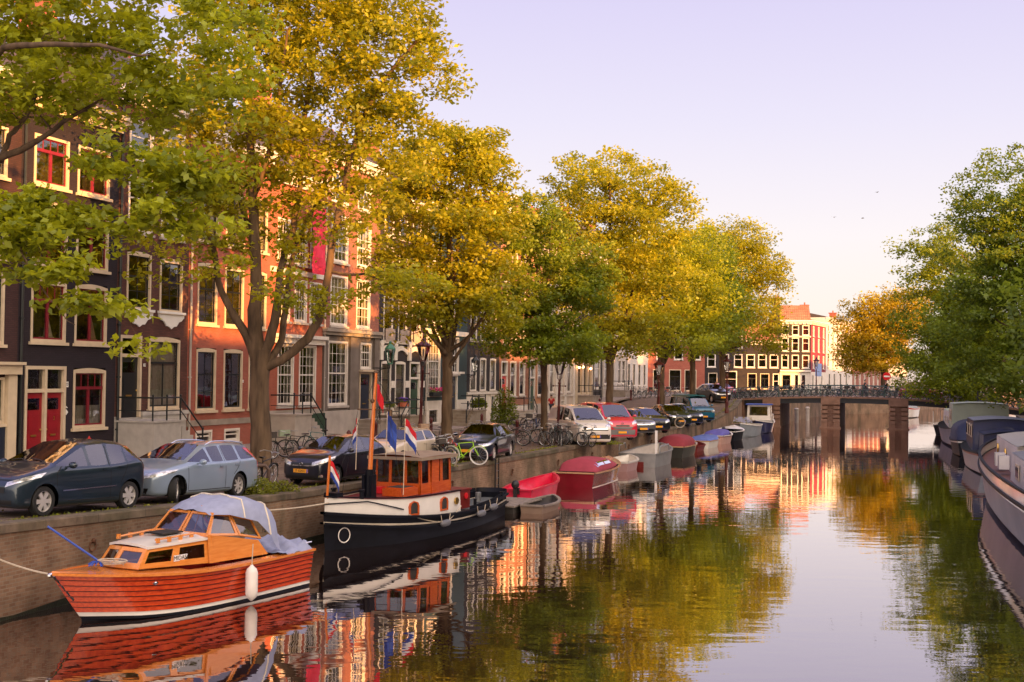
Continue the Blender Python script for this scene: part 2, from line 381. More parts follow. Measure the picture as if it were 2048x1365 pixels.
# ------------------------------------------------------------------ the far bridge
B0 = Vector((22.0, 124.5, 0)); BD = NV.copy(); BN = DV.copy()       # along the bridge, across it (away)
def bp_(w, a, z): return B0+BD*w+BN*a+Vector((0,0,z))
def bz(w): return 3.08-.0036*(w-11)**2
BRK = brick('bridge_brick', (0.20,0.09,0.06), (0.27,0.14,0.095), (0.2,0.14,0.11), 0.22, 0.07, 0.01, patch=.35)
GIRD = mat('bridge_girder_paint', (0.012,0.014,0.022), 0.5, var=.3)
RAIL = mat('bridge_rail_paint', (0.045,0.085,0.085), 0.5, var=.25)
SANDST = mat('pinkish_sandstone', (0.27,0.155,0.11), 0.8, var=.2, vs=2, bump=.2)
bridge = thing('canal_bridge', 'low arched canal bridge on brick piers with dark girders and parked bicycles along its railing', 'bridge')
ws = [-2+i*.75 for i in range(43)]
dk = MB(); dk.loft([[bp_(w,-.25,bz(w)-.17), bp_(w,-.25,bz(w)), bp_(w,.3,bz(w)), bp_(w,.3,bz(w)-.06), bp_(w,9.7,bz(w)-.06), bp_(w,10.25,bz(w)), bp_(w,10.25,bz(w)-.2)] for w in ws])
dk.build('deck', SANDST, bridge)
gm = MB()
for (g0, g1) in ((1.2,3.0),(4.7,8.6),(10.4,14.9),(16.7,21.0),(22.8,27.5)):
    ww = [g0+(g1-g0)*i/8 for i in range(9)]
    for a0, a1 in ((-.1, .15), (9.8,10.1)):
        gm.loft([[bp_(w,a0,bz(w)-.17), bp_(w,a0,bz(w)-.64), bp_(w,a1,bz(w)-.64)] for w in ww])
    gm.loft([[bp_(w,-.16,bz(w)-.36), bp_(w,-.16,bz(w)-.41), bp_(w,-.1,bz(w)-.41)] for w in ww])
    gm.loft([[bp_(w,0.15,bz(w)-.5), bp_(w,9.8,bz(w)-.5)] for w in ww])
gm.build('girder', GIRD, bridge)
for (p0, p1) in ((3.0,4.7),(8.6,10.4),(14.9,16.7),(21.0,22.8)):
    pm = MB(); c = (p0+p1)/2; zt = bz(c)-.17
    def bb(w0,w1,a0,a1,z0,z1,m=0):
        vs = [bp_(w0,a0,z0),bp_(w1,a0,z0),bp_(w1,a1,z0),bp_(w0,a1,z0),bp_(w0,a0,z1),bp_(w1,a0,z1),bp_(w1,a1,z1),bp_(w0,a1,z1)]
        pm.add(vs, [(0,3,2,1),(4,5,6,7),(0,1,5,4),(1,2,6,5),(2,3,7,6),(3,0,4,7)], m)
    bb(p0+.1,p1-.1,.0,9.9,-1,zt-.0,0); bb(p0,p1,-.25,.0,zt-.62,zt,1)
    for k in range(4):
        zz = zt-.75-k*.42
        bb(p0+.02,p0+.62,-.22,0,zz-.3,zz,1); bb(p1-.62,p1-.02,-.22,0,zz-.3,zz,1)
    bb(p0+.02,p0+.6,-.16,0,.1,zt-2.3,1); bb(p1-.6,p1-.02,-.16,0,.1,zt-2.3,1); bb(p0-.1,p1+.1,-.35,.0,-.5,.12,1)
    pm.build('pier', [BRK, SANDST], bridge)
am = MB()
for (w0, w1) in ((-1.5,1.2),(27.5,30)):
    vs = [bp_(w0,-.02,-1),bp_(w1,-.02,-1),bp_(w1,10,-1),bp_(w0,10,-1)]; zt = bz(w1 if w0 < 0 else w0)-.15
    am.add(vs+[v+Vector((0,0,zt+1)) for v in vs], [(0,1,5,4),(1,2,6,5),(2,3,7,6),(3,0,4,7),(4,5,6,7)]); am.build('abutment', BRK, bridge); am = MB()

for a, nm in ((0.02,'railing'),(10.0,'railing')):
    rm_ = MB(); rws = [-1.5+i*.5 for i in range(61)]
    for z, r in ((1.05,.035),(.62,.02),(.18,.02)): rm_.tube([bp_(w,a,bz(w)+z) for w in rws], r, 5)
    for i, w_ in enumerate(rws):
        rm_.beam(bp_(w_,a,bz(w_)), bp_(w_,a,bz(w_)+1.1), .09 if i % 4 == 0 else .025, .09 if i % 4 == 0 else .025)
        if i % 4 == 0: rm_.ball(bp_(w_,a,bz(w_)+1.13), .07, 6, 4)
        if i < 60 and i % 4 != 0:
            n = 8; c_ = bp_(w_+.25,a,bz(w_)+.40)
            rm_.tube([c_+BD*.2*math.cos(k*math.pi/4)+Vector((0,0,.2*math.sin(k*math.pi/4))) for k in range(9)], .014, 3)
    rm_.build(nm, RAIL, bridge)
# ------------------------------------------------------------------ house kit. local x along the facade, -y to the street, z up
WC = {}
def win_meshes(style, w, h, arch):
    key = (style, round(w,2), round(h,2), arch)
    if key in WC: return WC[key]
    f = MB(); s = MB(); g = MB(); sil = MB(); cu = MB()
    fr = .095 if w > .8 else .07
    fm, sm = {'white': (WHITE, WHITE), 'grid': (WHITE, WHITE), 'cream': (CREAM, BLACKP), 'two': (CREAM, BLACKP), 'cross': (CREAM, REDW), 'plain': (WHITE, WHITE), 'blk': (WHITE, BLACKP), 'shop': (CREAM, BLACKP), 'bars': (WHITE, BLACKP)}[style]
    ah = w*.05 if arch else 0
    # casing: left, right, top, bottom butted end to end
    y0, y1 = -.03, .12
    f.box(0, fr, y0, y1, fr, h-fr-ah); f.box(w-fr, w, y0, y1, fr, h-fr-ah); f.box(0, w, y0, y1, 0, fr)
    n = 8
    if arch:
        lo = []; hi = []
        for i in range(n+1):
            x = w*i/n; t = (2*x/w-1); hi.append((x, h-ah*t*t)); lo.append((x, h-fr-ah))
        f.prism(lo+hi[::-1], y0, y1, 'y')
    else: f.box(0, w, y0, y1, h-fr, h)
    sil.box(-.08, w+.08, -.12, .0, -.11, -.004)
    a, b, c, d = fr, w-fr, fr, h-fr-ah
    bw = .045; ys, ye = .05, .09
    def bar(x0, x1, z0, z1, dy=0): s.box(x0, x1, ys-dy, ye, z0, z1)
    bar(a, a+bw, c, d); bar(b-bw, b, c, d); bar(a+bw, b-bw, c, c+bw*1.3); bar(a+bw, b-bw, d-bw, d)
    ia, ib, ic, id_ = a+bw, b-bw, c+bw*1.3, d-bw
    if style == 'grid':
        nx = 4 if w > 1.25 else 3; nz = max(3, int(round((id_-ic)/.48))); t = .028
        mid = ic+(id_-ic)*round(nz*.5)/nz
        bar(ia, ib, mid-.035, mid+.035, .02)
        for i in range(1, nx): x = ia+(ib-ia)*i/nx; bar(x-t/2, x+t/2, ic, mid-.035, -.01); bar(x-t/2, x+t/2, mid+.035, id_, -.01)
        for k in range(1, nz):
            z = ic+(id_-ic)*k/nz
            if abs(z-mid) > .05: s.box(ia, ib, ys+.016, ye+.004, z-t/2, z+t/2)
    elif style in ('two', 'cream', 'bars'):
        mid = ic+(id_-ic)*.60; bar(ia, ib, mid-.035, mid+.035, .02); x = (ia+ib)/2
        bar(x-.02, x+.02, ic, mid-.035, -.01); bar(x-.02, x+.02, mid+.035, id_, -.01)
        s.box(ia, ib, ys+.014, ye+.003, ic+(mid-ic)*.5-.015, ic+(mid-ic)*.5+.015)
    elif style == 'cross':
        tz = ic+(id_-ic)*.72; x = (ia+ib)/2
        s.box(ia, ib, ys-.05, ye, tz-.05, tz+.06); bar(x-.06, x+.06, ic, tz-.05, .02)
        for i in (1,2,3): xx = ia+(ib-ia)*i/4; bar(xx-.018, xx+.018, tz+.06, id_, -.01)
    elif style in ('plain', 'white', 'blk'):
        mid = ic+(id_-ic)*.62; bar(ia, ib, mid-.03, mid+.03, .01)
    elif style == 'shop':
        mid = ic+(id_-ic)*.68; bar(ia, ib, mid-.04, mid+.04, .01); x = (ia+ib)/2; bar(x-.025, x+.025, ic, mid-.04, 0)
    g.quad((a, .075, c), (b, .075, c), (b, .075, d), (a, .075, d))
    def drape(x0, x1, z0, z1):
        rws = []; k = max(6, int((x1-x0)*26))
        for i in range(k+1): x = x0+(x1-x0)*i/k; y = .19+.018*math.sin(i*1.9)+.01*math.sin(i*.8); rws.append([(x, y, z0), (x, y, z1)])
        cu.loft(rws)
    WC[key] = dict(f=f.mesh('window', [fm]), s=s.mesh('sash', [sm]), g=g.mesh('pane', [GLASS]), sil=sil.mesh('sill', [CREAM if fm is CREAM else STONEL]), drape=drape, box=(a,b,c,d), sash=sm)
    return WC[key]
CU = {}
def curtain_mesh(kind, a, b, c, d):
    key = (kind, round(a,2), round(b,2), round(c,2), round(d,2))
    if key in CU: return CU[key]
    cu = MB()
    def drape(x0, x1, z0, z1):
        rws = []; k = max(5, int((x1-x0)*26))
        for i in range(k+1): x = x0+(x1-x0)*i/k; y = .19+.018*math.sin(i*1.9)+.01*math.sin(i*.8); rws.append([(x, y, z0), (x, y, z1)])
        cu.loft(rws)
    W = b-a
    if kind == 1: drape(a, a+W*.28, c, d); drape(b-W*.28, b, c, d)
    elif kind == 2: drape(a, b, c, d)
    elif kind == 3: drape(a, b, c, c+(d-c)*.38)
    elif kind == 4: cu.box(a, b, .18, .19, d-(d-c)*.4, d)
    elif kind == 5: drape(b-W*.35, b, c, d)
    CU[key] = cu.mesh('curtain', [CURT]); return CU[key]
def window(parent, x, z, w, h, style='two', arch=False, curtain=0, sill=True, y=0, glabel=None):
    k = win_meshes(style, w, h, arch)
    o = link('window', k['f'], parent, (x, y, z))
    link('sash', k['s'], o); link('pane', k['g'], o)
    if sill: link('sill', k['sil'], o)
    if curtain: link('curtain', curtain_mesh(curtain, *k['box']), o)
    return o
def door(parent, x, z, w, h, m, leafh=2.25, frame=WHITE, double=False, glassy=False):
    f = MB(); fr = .12
    f.box(0, fr, -.04, .14, 0, h-fr); f.box(w-fr, w, -.04, .14, 0, h-fr); f.box(0, w, -.04, .14, h-fr, h)
    if h-leafh > .4: f.box(fr, w-fr, -.02, .13, leafh, leafh+.13)
    if double: f.box(w/2-.06, w/2+.06, -.04, .14, 0, h-fr)
    fo = f.build('door_frame', frame, parent, loc=(x, 0, z))
    spans = [(fr, w/2-.06), (w/2+.06, w-fr)] if double else [(fr, w-fr)]
    for i, (a, b) in enumerate(spans):
        d = MB(); t = leafh if h-leafh > .4 else h-fr
        d.box(a, b, .08, .12, 0, t)
        W = b-a
        for (z0, z1) in ((.12,.75), (.95,t-.75)): 
            d.box(a+W*.15, b-W*.15, .062, .079, z0, z1)
            d.box(a+W*.22, b-W*.22, .05, .061, z0+.07, z1-.07)
        do = d.build('door', m, fo)
        g = MB(); g.box(a+W*.18, b-W*.18, .06, .079, t-.6, t-.2)
        g.build('door_glass', GLASS if not glassy else GLASS, do)
        k = MB(); k.ball((b-.1 if i == 0 else a+.1, .04, 1.05), .035, 8, 5); k.box(a+W*.35, b-W*.35, .03, .06, .82, .88)
        k.build('door_knob', GOLD, do)
        if h-leafh > .4:
            g = MB(); g.quad((a, .09, leafh+.13), (b, .09, leafh+.13), (b, .09, h-fr), (a, .09, h-fr)); g.build('transom_pane', GLASS, fo)
    return fo
def house(name, label, t0, t1, H, wallm, ops, z0=None, depth=9, roof='cornice', group='houses of the left row', base=None, basem=None, splits=None, origin=None, rotz=ALPHA, roofm=None, cornm=WHITE, cat='house', trim=None, rh=None):
    """ops: list of (x, z, w, h, arch) holes measured from the left corner of the facade"""
    W = t1-t0
    if origin is None: p = FL+DV*t0; zz = hs(p.y)+.11 if z0 is None else z0; origin = (p.x, p.y, zz)
    t = thing(name, label, cat, origin, rotz, group)
    xs = sorted(set([0, W]+[round(v,3) for o in ops for v in (o[0], o[0]+o[2])]))
    zs = sorted(set([-.6, H]+[round(v,3) for o in ops for v in (o[1], o[1]+o[3])]+([base] if base else [])+(splits or [])))
    mb = MB()
    for i in range(len(xs)-1):
        for k in range(len(zs)-1):
            cx, cz = (xs[i]+xs[i+1])/2, (zs[k]+zs[k+1])/2
            if any(o[0] < cx < o[0]+o[2] and o[1] < cz < o[1]+o[3] for o in ops): continue
            mi = 1 if (base and cz < base) else 0
            mb.quad((xs[i],0,zs[k]), (xs[i+1],0,zs[k]), (xs[i+1],0,zs[k+1]), (xs[i],0,zs[k+1]), mi)
    for o in ops:
        x, z, w_, h_ = o[:4]; r = .22; mi = 1 if (base and z+h_/2 < base) else 0
        mb.quad((x,0,z),(x,r,z),(x,r,z+h_),(x,0,z+h_),mi); mb.quad((x+w_,0,z),(x+w_,0,z+h_),(x+w_,r,z+h_),(x+w_,r,z),mi)
        mb.quad((x,0,z+h_),(x,r,z+h_),(x+w_,r,z+h_),(x+w_,0,z+h_),mi); mb.quad((x,0,z),(x+w_,0,z),(x+w_,r,z),(x,r,z),mi)
    e = .004
    mb.quad((e,0,-.6),(e,depth,-.6),(e,depth,H),(e,0,H)); mb.quad((W-e,0,-.6),(W-e,0,H),(W-e,depth,H),(W-e,depth,-.6)); mb.quad((0,depth,-.6),(W,depth,-.6),(W,depth,H),(0,depth,H))
    mb.build('wall', [wallm, basem or STONE], t)
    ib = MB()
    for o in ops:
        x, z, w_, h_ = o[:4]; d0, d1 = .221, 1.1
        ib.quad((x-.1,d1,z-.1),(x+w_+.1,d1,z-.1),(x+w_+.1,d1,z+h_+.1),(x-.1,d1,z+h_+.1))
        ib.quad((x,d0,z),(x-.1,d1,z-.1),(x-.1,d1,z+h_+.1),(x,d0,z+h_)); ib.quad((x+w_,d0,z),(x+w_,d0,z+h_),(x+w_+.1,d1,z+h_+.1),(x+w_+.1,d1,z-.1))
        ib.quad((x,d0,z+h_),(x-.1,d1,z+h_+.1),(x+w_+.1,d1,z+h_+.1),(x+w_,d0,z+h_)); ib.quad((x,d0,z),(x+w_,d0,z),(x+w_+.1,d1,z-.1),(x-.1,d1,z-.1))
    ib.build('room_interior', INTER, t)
    rm = roofm or ROOFT
    if roof in ('cornice', 'mansard'):
        c = MB(); c.box(-.02, W+.02, -.16, .0, H-.55, H-.30); c.box(-.05, W+.05, -.38, .0, H-.30, H-.12); c.box(-.08, W+.08, -.5, .05, H-.12, H+.04)
        k = 0
        while .25+k*.6 < W-.2: c.box(.2+k*.6, .32+k*.6, -.33, -.16, H-.52, H-.30); k += 1
        c.build('cornice', cornm, t)
        r = MB(); hh = rh or (2.6 if roof == 'cornice' else 3.0)
        r.prism([(0.02, H+.0), (depth, H), (depth-.5, H+.3), (depth*.5, H+hh), (1.2 if roof=='mansard' else depth*.35, H+hh*.97), (.02, H+.15)], .03, W-.03, 'x')
        ro = r.build('roof', rm, t)
        ch = MB(); ch.box(.1, .75, depth*.4, depth*.55, H+1.5, H+hh+1.1); ch.box(.05, .8, depth*.38, depth*.57, H+hh+1.1, H+hh+1.25)
        for q in (.2,.5): ch.lathe([(.09,H+hh+1.25),(.08,H+hh+1.6)], 8, 0, (q, depth*.47, 0))
        ch.build('chimney', BRICKR, ro)
    else:
        gh = {'neck': 3.4, 'bell': 3.0, 'spout': 3.2, 'step': 3.2}[roof]; g = MB(); c = W/2
        if roof == 'neck': pf = [(0,0),(W*.12,.15),(W*.26,.5),(W*.32,1.2),(W*.33,2.3),(W*.31,2.45),(W*.36,2.75),(W*.5,3.4)]
        elif roof == 'bell': pf = [(0,0),(W*.06,.5),(W*.2,.9),(W*.3,1.5),(W*.34,2.3),(W*.4,2.7),(W*.5,3.0)]
        elif roof == 'step': pf = [(0,0),(0,.5),(W*.12,.5),(W*.12,1.2),(W*.24,1.2),(W*.24,1.9),(W*.36,1.9),(W*.36,2.6),(W*.44,2.6),(W*.44,3.2),(W*.5,3.2)]
        else: pf = [(0,0),(W*.4,2.6),(W*.4,3.2),(W*.5,3.2)]
        poly = [(x, H+z) for x, z in pf]+[(W-x, H+z) for x, z in pf[::-1][1:]]
        g.prism(poly, 0, .35, 'y'); g.build('gable', wallm, t)
        tr = MB()
        for (a, b) in zip(poly[:-1], poly[1:]): tr.beam((a[0], .1, a[1]+.05), (b[0], .1, b[1]+.05), .5, .13)
        tr.box(c-.35, c+.35, -.06, -.003, H+.5, H+1.3)
        tr.build('gable_trim', WHITE, t)
        hb = MB(); hb.box(c-.06, c+.06, -1.0, 0, H+2.0, H+2.15); hb.build('hoist_beam', BLACKP, t)
        r = MB(); r.prism([(0.05, H), (c, H+gh-.5), (W-.05, H)], .36, depth, 'y'); r.build('roof', rm, t)
    return t
ROOFT = mat('dark_roof_tile', (0.06,0.045,0.045), 0.7, var=.3, vs=4, bump=.6, bs=8)
ROOFR = brick('red_roof_tile', (0.34,0.13,0.085), (0.42,0.17,0.11), (0.12,0.05,0.04), 0.3, 0.25, 0.03)
BRICKR = brick('red_brick', (0.32,0.075,0.05), (0.38,0.10,0.068), (0.29,0.12,0.085), patch=.22)
BRICKR2 = brick('orange_red_brick', (0.38,0.085,0.045), (0.44,0.11,0.058), (0.33,0.13,0.085), patch=.2)
BRICKB = brick('brown_brick', (0.085,0.026,0.02), (0.13,0.04,0.03), (0.05,0.03,0.025), patch=.35)
BRICKN = brick('navy_painted_brick', (0.016,0.009,0.017), (0.023,0.013,0.023), (0.010,0.007,0.012), patch=.3)
BRICKD = brick('dark_purple_brick', (0.045,0.015,0.018), (0.06,0.022,0.024), (0.03,0.016,0.016), patch=.3)
BRICKK = brick('black_painted_brick', (0.024,0.018,0.021), (0.032,0.024,0.027), (0.018,0.014,0.016), patch=.25)
BRICKO = brick('pale_brown_brick', (0.30,0.12,0.075), (0.36,0.15,0.095), (0.27,0.15,0.11), patch=.2)
BRICKOR = brick('ochre_brick', (0.50,0.22,0.11), (0.55,0.26,0.14), (0.42,0.25,0.16), patch=.2)
BRICKRG = brick('rosy_brick', (0.26,0.085,0.06), (0.34,0.12,0.085), (0.22,0.11,0.085), patch=.3)
GREYST = mat('grey_brown_stone', (0.12,0.095,0.08), 0.8, vs=1.4, col2=(0.19,0.155,0.135), bump=.25, bs=8)
CREAMW = mat('cream_stucco', (0.60,0.50,0.42), 0.7, var=.1, vs=1.2)
WHITEW = mat('white_stucco', (0.62,0.57,0.54), 0.7, var=.1, vs=1.2)
WHITEB = mat('white_base_stucco', (0.66,0.60,0.54), 0.7, var=.12, vs=1.5)
CRIMSON = mat('crimson_facade', (0.22,0.018,0.03), 0.7, var=.2)
def strip(parent, name, m, *boxes):
    for x in boxes: b = MB(); b.box(*x); o = b.build(name, m, parent)
    return o
def stoop(parent, x0, x1, h, dpt, m, rail=True, side='both', steps_to=1):
    """raised landing in front of a door with steps running down along the facade"""
    b = MB(); b.box(x0, x1, -dpt, -.01, -.3, h)
    b.box(x0-.04, x1+.04, -dpt-.05, -.005, h, h+.07)
    n = max(2, int(h/.19)); sgn = steps_to
    for i in range(n):
        zt = h*(n-i)/(n+1); xa = x1+.04+i*.27 if sgn > 0 else x0-.04-(i+1)*.27
        b.box(xa, xa+.27, -dpt, -.01, -.3, zt)
    so_ = b.build('stoop', m, parent)
    if rail:
        r = MB(); y = -dpt+.06; xe = x1 if sgn > 0 else x0; xb = x0 if sgn > 0 else x1
        end = xe+sgn*n*.27
        for zz, rr in ((h+.95,.035),(h+.45,.02)):
            r.tube([(xb,-.02,zz),(xb,y,zz),(xe,y,zz)], rr, 6)
            r.tube([(xe,y,zz),(end,y,zz-h+.0)], rr, 6)
        for px in (xb, (xb+xe)/2, xe): r.tube([(px,y,h),(px,y,h+1.0)], .035, 6); r.ball((px,y,h+1.03), .05, 6, 4)
        r.tube([(end,y,-.2),(end,y,.95)], .04, 6); r.ball((end,y,.98), .055, 6, 4)
        r.build('stoop_railing', IRON, so_)
    return so_
def sign_small(parent, x, z, txt=None, w=.14, h=.12):
    b = MB(); b.box(x-w/2, x+w/2, -.02, -.003, z-h/2, z+h/2); s_ = b.build('number_plate', PUREW, parent)
    if txt: text_mesh('digits', txt, h*.8, BLACKP, s_, (x, -.024, z), (R(90),0,0), .001)
# --- helper: openings from windows
def build_house(name, label, t0, t1, H, wallm, wins, doors=(), **kw):
    """wins: (tx0, tx1, z0, z1, style, arch, curtain); positions are measured in metres along the row"""
    ops = [(a-t0, z, b-a, z1-z) for (a, b, z, z1, *_r) in wins]+[(a-t0, z, b-a, z1-z) for (a, b, z, z1, *_r) in doors]
    t = house(name, label, t0, t1, H, wallm, ops, **kw)
    for (a, b, z, z1, st_, ar, cu) in wins: window(t, a-t0, z, b-a, z1-z, st_, ar, cu)
    for (a, b, z, z1, m, leaf, frame, dbl) in doors: door(t, a-t0, z, b-a, z1-z, m, leaf, frame, dbl)
    return t
# z below is height above the pavement
hz = build_house('canal_house', 'dark brown brick canal house cut by the left edge, cream shopfront with cornice', -9.6, -3.05, 13.2, BRICKD,
    [(-5.6,-3.75,4.1,6.5,'two',0,0), (-8.6,-6.8,4.1,6.5,'two',0,5), (-5.6,-3.75,7.0,9.1,'two',0,0), (-8.6,-6.8,7,9.1,'two',0,0), (-5.6,-3.75,9.7,11.4,'two',0,0), (-8.6,-6.8,9.7,11.4,'two',0,0), (-8.9,-6.3,.6,3.1,'shop',0,0), (-5.95,-3.65,1.45,3.0,'shop',0,2)],)
strip(hz, 'shop_pilaster', CREAM, (5.97,6.4,-.16,-.004,-.1,3.1), (3.3,3.62,-.16,-.004,-.1,3.1), (.1,.5,-.16,-.004,-.1,3.1))
strip(hz, 'shop_cornice', CREAM, (.05,6.5,-.28,-.004,3.1,3.42), (0,6.52,-.42,-.004,3.42,3.52))
strip(hz, 'shop_panel', NAVYD, (3.64,5.95,-.08,-.004,.05,1.36))
ha = build_house('canal_house', 'navy black painted canal house with red framed windows and a pair of red front doors', -3.05, 2.4, 12.9, BRICKN,
    [(-.07,1.8,1.15,3.35,'cross',1,3), (-2.42,-.57,4.25,6.45,'cross',1,0), (-.07,1.8,4.25,6.45,'cross',1,0), (-2.42,-.57,7.0,9.2,'cross',1,0), (-.07,1.8,7.0,9.2,'cross',1,0), (-2.42,-.57,9.75,11.5,'cross',0,0), (-.07,1.8,9.75,11.5,'cross',0,0)],
    [(-2.66,-.5,.12,3.4,REDD,2.35,CREAM,True)], cornm=CREAM)
sign_small(ha, 2.6, 2.75, '20', .2, .2); 
text_mesh('door_number', '3', .2, GOLD, ha, (2.02, .04, 1.55), (R(90),0,0), .003)
mb_ = MB(); mb_.prism([(2.5,1.75),(2.6,1.85),(2.7,1.75),(2.6,1.65)], -.03,-.005,'y'); mb_.prism([(2.53,1.9),(2.6,1.97),(2.67,1.9),(2.67,1.93),(2.53,1.93)], -.03,-.005,'y'); mb_.build('wall_emblem', PUREW, ha)
bl = mat('little_sail_cloth', (0.75,0.65,0.5), .8)
for (x_, m_) in ((1.55, bl), (4.0, mat('pink_sail_cloth', (0.6,0.33,0.24), .8))):
    s_ = MB(); s_.prism([(x_,4.45),(x_+.5,4.45),(x_+.2,5.3)], .2,.23,'y'); s_.box(x_-.15,x_+.5,.14,.28,4.36,4.44); s_.build('model_sailboat', m_, ha)
hb_ = build_house('canal_house', 'brown brick canal house with white scalloped sills, black door and grey stoop', 2.4, 7.3, 14.2, BRICKB,
    [(4.55,6.72,1.75,4.65,'shop',1,2), (3.0,4.59,5.68,7.95,'two',1,0), (5.2,6.81,5.68,7.87,'two',1,0), (3.0,4.59,8.7,10.9,'white',0,0), (5.2,6.81,8.7,10.9,'white',0,5), (3.0,4.59,11.5,13.1,'white',0,0), (5.2,6.81,11.5,13.1,'white',0,1), (3.0,3.9,.1,.95,'plain',0,0)],
    [(2.65,4.05,1.45,4.65,BLACKP,2.35,CREAM,False)], base=1.5, basem=mat('grey_render', (0.40,0.37,0.35), .8))
sw = MB()
for x_ in (.6, 2.8):
    n = 10; pl = [(x_-.08, 5.62), (x_+1.7, 5.62)]
    for i in range(n+1):
        u = 1-i/n; d_ = .12+.42*math.sin(math.pi*u)**1.5+.07*abs(math.sin(u*5*math.pi)); pl.append((x_-.08+1.78*u, 5.6-d_))
    sw.prism(pl, -.07, -.004, 'y'); sw.box(x_-.12, x_+1.74, -.14,-.004, 5.60, 5.70)
sw.build('scalloped_ornament', PUREW, hb_)
strip(hb_, 'plinth_band', mat('grey_render_light', (0.46,0.43,0.41), .8), (1.7,4.9,-.12,-.004,1.5,1.66), (1.75,4.88,-.06,-.004,1.25,1.5))
stoop(hb_, .1, 1.95, 1.3, 1.7, mat('grey_render', (0.4,.37,.35), .8), steps_to=1)
sign_small(hb_, 1.87, 3.5, '18')
hc = build_house('canal_house', 'salmon red brick canal house with tall cream framed sash windows behind the big tree', 7.3, 14.1, 13.6, BRICKR,
    [(a, a+w_, z, z1, 'two', 1, c) for (a, w_) in ((7.97,1.55),(10.15,1.6),(12.3,1.5)) for (z, z1, c) in ((1.6,4.28,0),(5.3,7.95,0),(8.85,11.3,1))]+[(8.0,9.3,.15,.75,'plain',0,0),(10.3,11.6,.15,.75,'plain',0,0)])
strip(hc, 'stone_band', STONE, (0.01,6.79,-.05,-.004,.95,1.2)); sign_small(hc, 4.5, 2.85, '16')
hd = build_house('canal_house', 'orange red brick canal house with many paned white windows and a pink red banner', 14.1, 19.65, 12.9, BRICKR2,
    [(15.0,16.6,1.65,4.65,'grid',0,1), (17.15,18.95,1.65,4.65,'grid',0,5)]+[(a, a+1.3, z, z1, 'grid', 0, c) for a in (14.8,16.55,18.15) for (z, z1, c) in ((5.75,7.85,1),(8.6,10.7,0))]+[(15.7,16.9,.25,1.05,'bars',0,0)], base=1.45, basem=STONEL)
strip(hd, 'shop_cornice', WHITE, (-.05,5.6,-.35,-.004,4.95,5.12), (.05,5.5,-.2,-.004,4.68,4.95))
strip(hd, 'white_band', WHITE, (0.02,5.52,-.07,-.004,8.05,8.3))
strip(hd, 'cellar_door', GREEND, (3.6,5.0,-.5,-.4,-.1,1.25))
stoop(hd, .3, 2.0, 1.25, 1.3, STONEL, steps_to=1)
ban = MB(); rws = []
for i in range(9):
    z = 8.2+i*.42; rws.append([(3.3+j*.28, -.55+.05*math.sin(i*1.3+j*.9), z) for j in range(6)])
ban.loft(rws); BANNER = mat('pink_red_banner_cloth', (0.75,0.03,0.08), .8, var=.12)
bo = thing('banner', 'large pink red banner hanging flat on the orange red brick house', 'banner', hd.location, ALPHA); ban.build('banner_cloth', BANNER, bo)
pl = MB(); pl.tube([(4.0,.0,11.6),(4.0,-.6,11.65)], .03, 6); pl.beam((3.2,-.55,11.6),(4.8,-.55,11.6),.04,.04)
pl.build('banner_pole', IRON, bo)
he = build_house('canal_house', 'tall canal house with rosy brick upper floors above a grey stone ground floor', 19.65, 26.6, 14.8, BRICKRG,
    [(20.3,22.6,1.55,4.95,'grid',0,1), (24.2,25.6,3.5,4.95,'grid',0,0), (20.45,22.45,5.75,8.4,'grid',0,2), (23.6,25.35,5.75,8.4,'grid',0,1), (20.45,22.45,9.1,11.6,'grid',0,0), (23.6,25.35,9.1,11.6,'grid',0,1), (20.45,22.45,12.2,13.9,'grid',0,0), (23.6,25.35,12.2,13.9,'grid',0,0), (20.6,22.2,.1,.9,'bars',0,0)],
    [(24.1,25.7,.75,3.35,NAVYD,2.45,CREAM,False)], base=5.3, basem=GREYST)
strip(he, 'string_course', STONE, (-.03,6.98,-.3,-.004,5.42,5.6), (0.01,6.94,-.18,-.004,5.25,5.42)); 
strip(he, 'pilaster', GREYST, (.02,.5,-.1,-.004,1.3,5.2), (3.15,4.2,-.1,-.004,1.3,5.2), (6.25,6.9,-.1,-.004,1.3,5.2)); strip(he, 'plinth', STONEL, (.01,4.3,-.14,-.004,-.1,1.3))
strip(he, 'door_hood', CREAM, (4.3,6.2,-.3,-.004,3.36,3.46)); stoop(he, 4.3, 6.9, .7, 1.4, STONE, steps_to=-1)
hf = build_house('canal_house', 'black painted canal house with white arches, keystones and bands and little balcony fences', 26.6, 33.5, 13.6, BRICKK,
    [(26.95,28.35,1.35,4.0,'blk',1,2), (28.95,30.45,1.35,4.0,'blk',1,2)]+[(a, a+1.3, z, z1, 'blk', 0, c) for a in (27.2,29.3,31.35) for (z, z1, c) in ((5.1,7.7,4),(8.4,10.6,0),(11.2,12.6,0))],
    [(31.1,32.7,.35,4.0,GREEND,2.6,WHITE,False)], base=1.3, basem=WHITEB)
arc = MB()
for c_ in (1.05, 3.1, 5.2):
    n = 8; lo = [(c_-.95+1.9*i/n, 4.35+.3*math.sin(math.pi*i/n)) for i in range(n+1)]; hi = [(c_+.95-1.9*i/n, 4.62+.3*math.sin(math.pi*i/n)) for i in range(n+1)]
    arc.prism(lo+hi, -.1, -.004, 'y')
for x_ in (0.0, 2.0, 4.1, 6.2): arc.box(x_+.02, x_+.42, -.13,-.004, 4.05, 4.95); arc.prism([(x_+.22+.24*math.cos(k*math.pi/4), 4.98+.2*math.sin(k*math.pi/4)) for k in range(8)], -.15,-.004,'y')
for z_ in (2.45,): arc.box(.03,.33,-.06,-.004,z_,z_+.4); arc.box(1.78,2.33,-.06,-.004,z_,z_+.4); arc.box(3.88,4.45,-.06,-.004,z_,z_+.4); arc.box(6.15,6.8,-.06,-.004,z_,z_+.4)
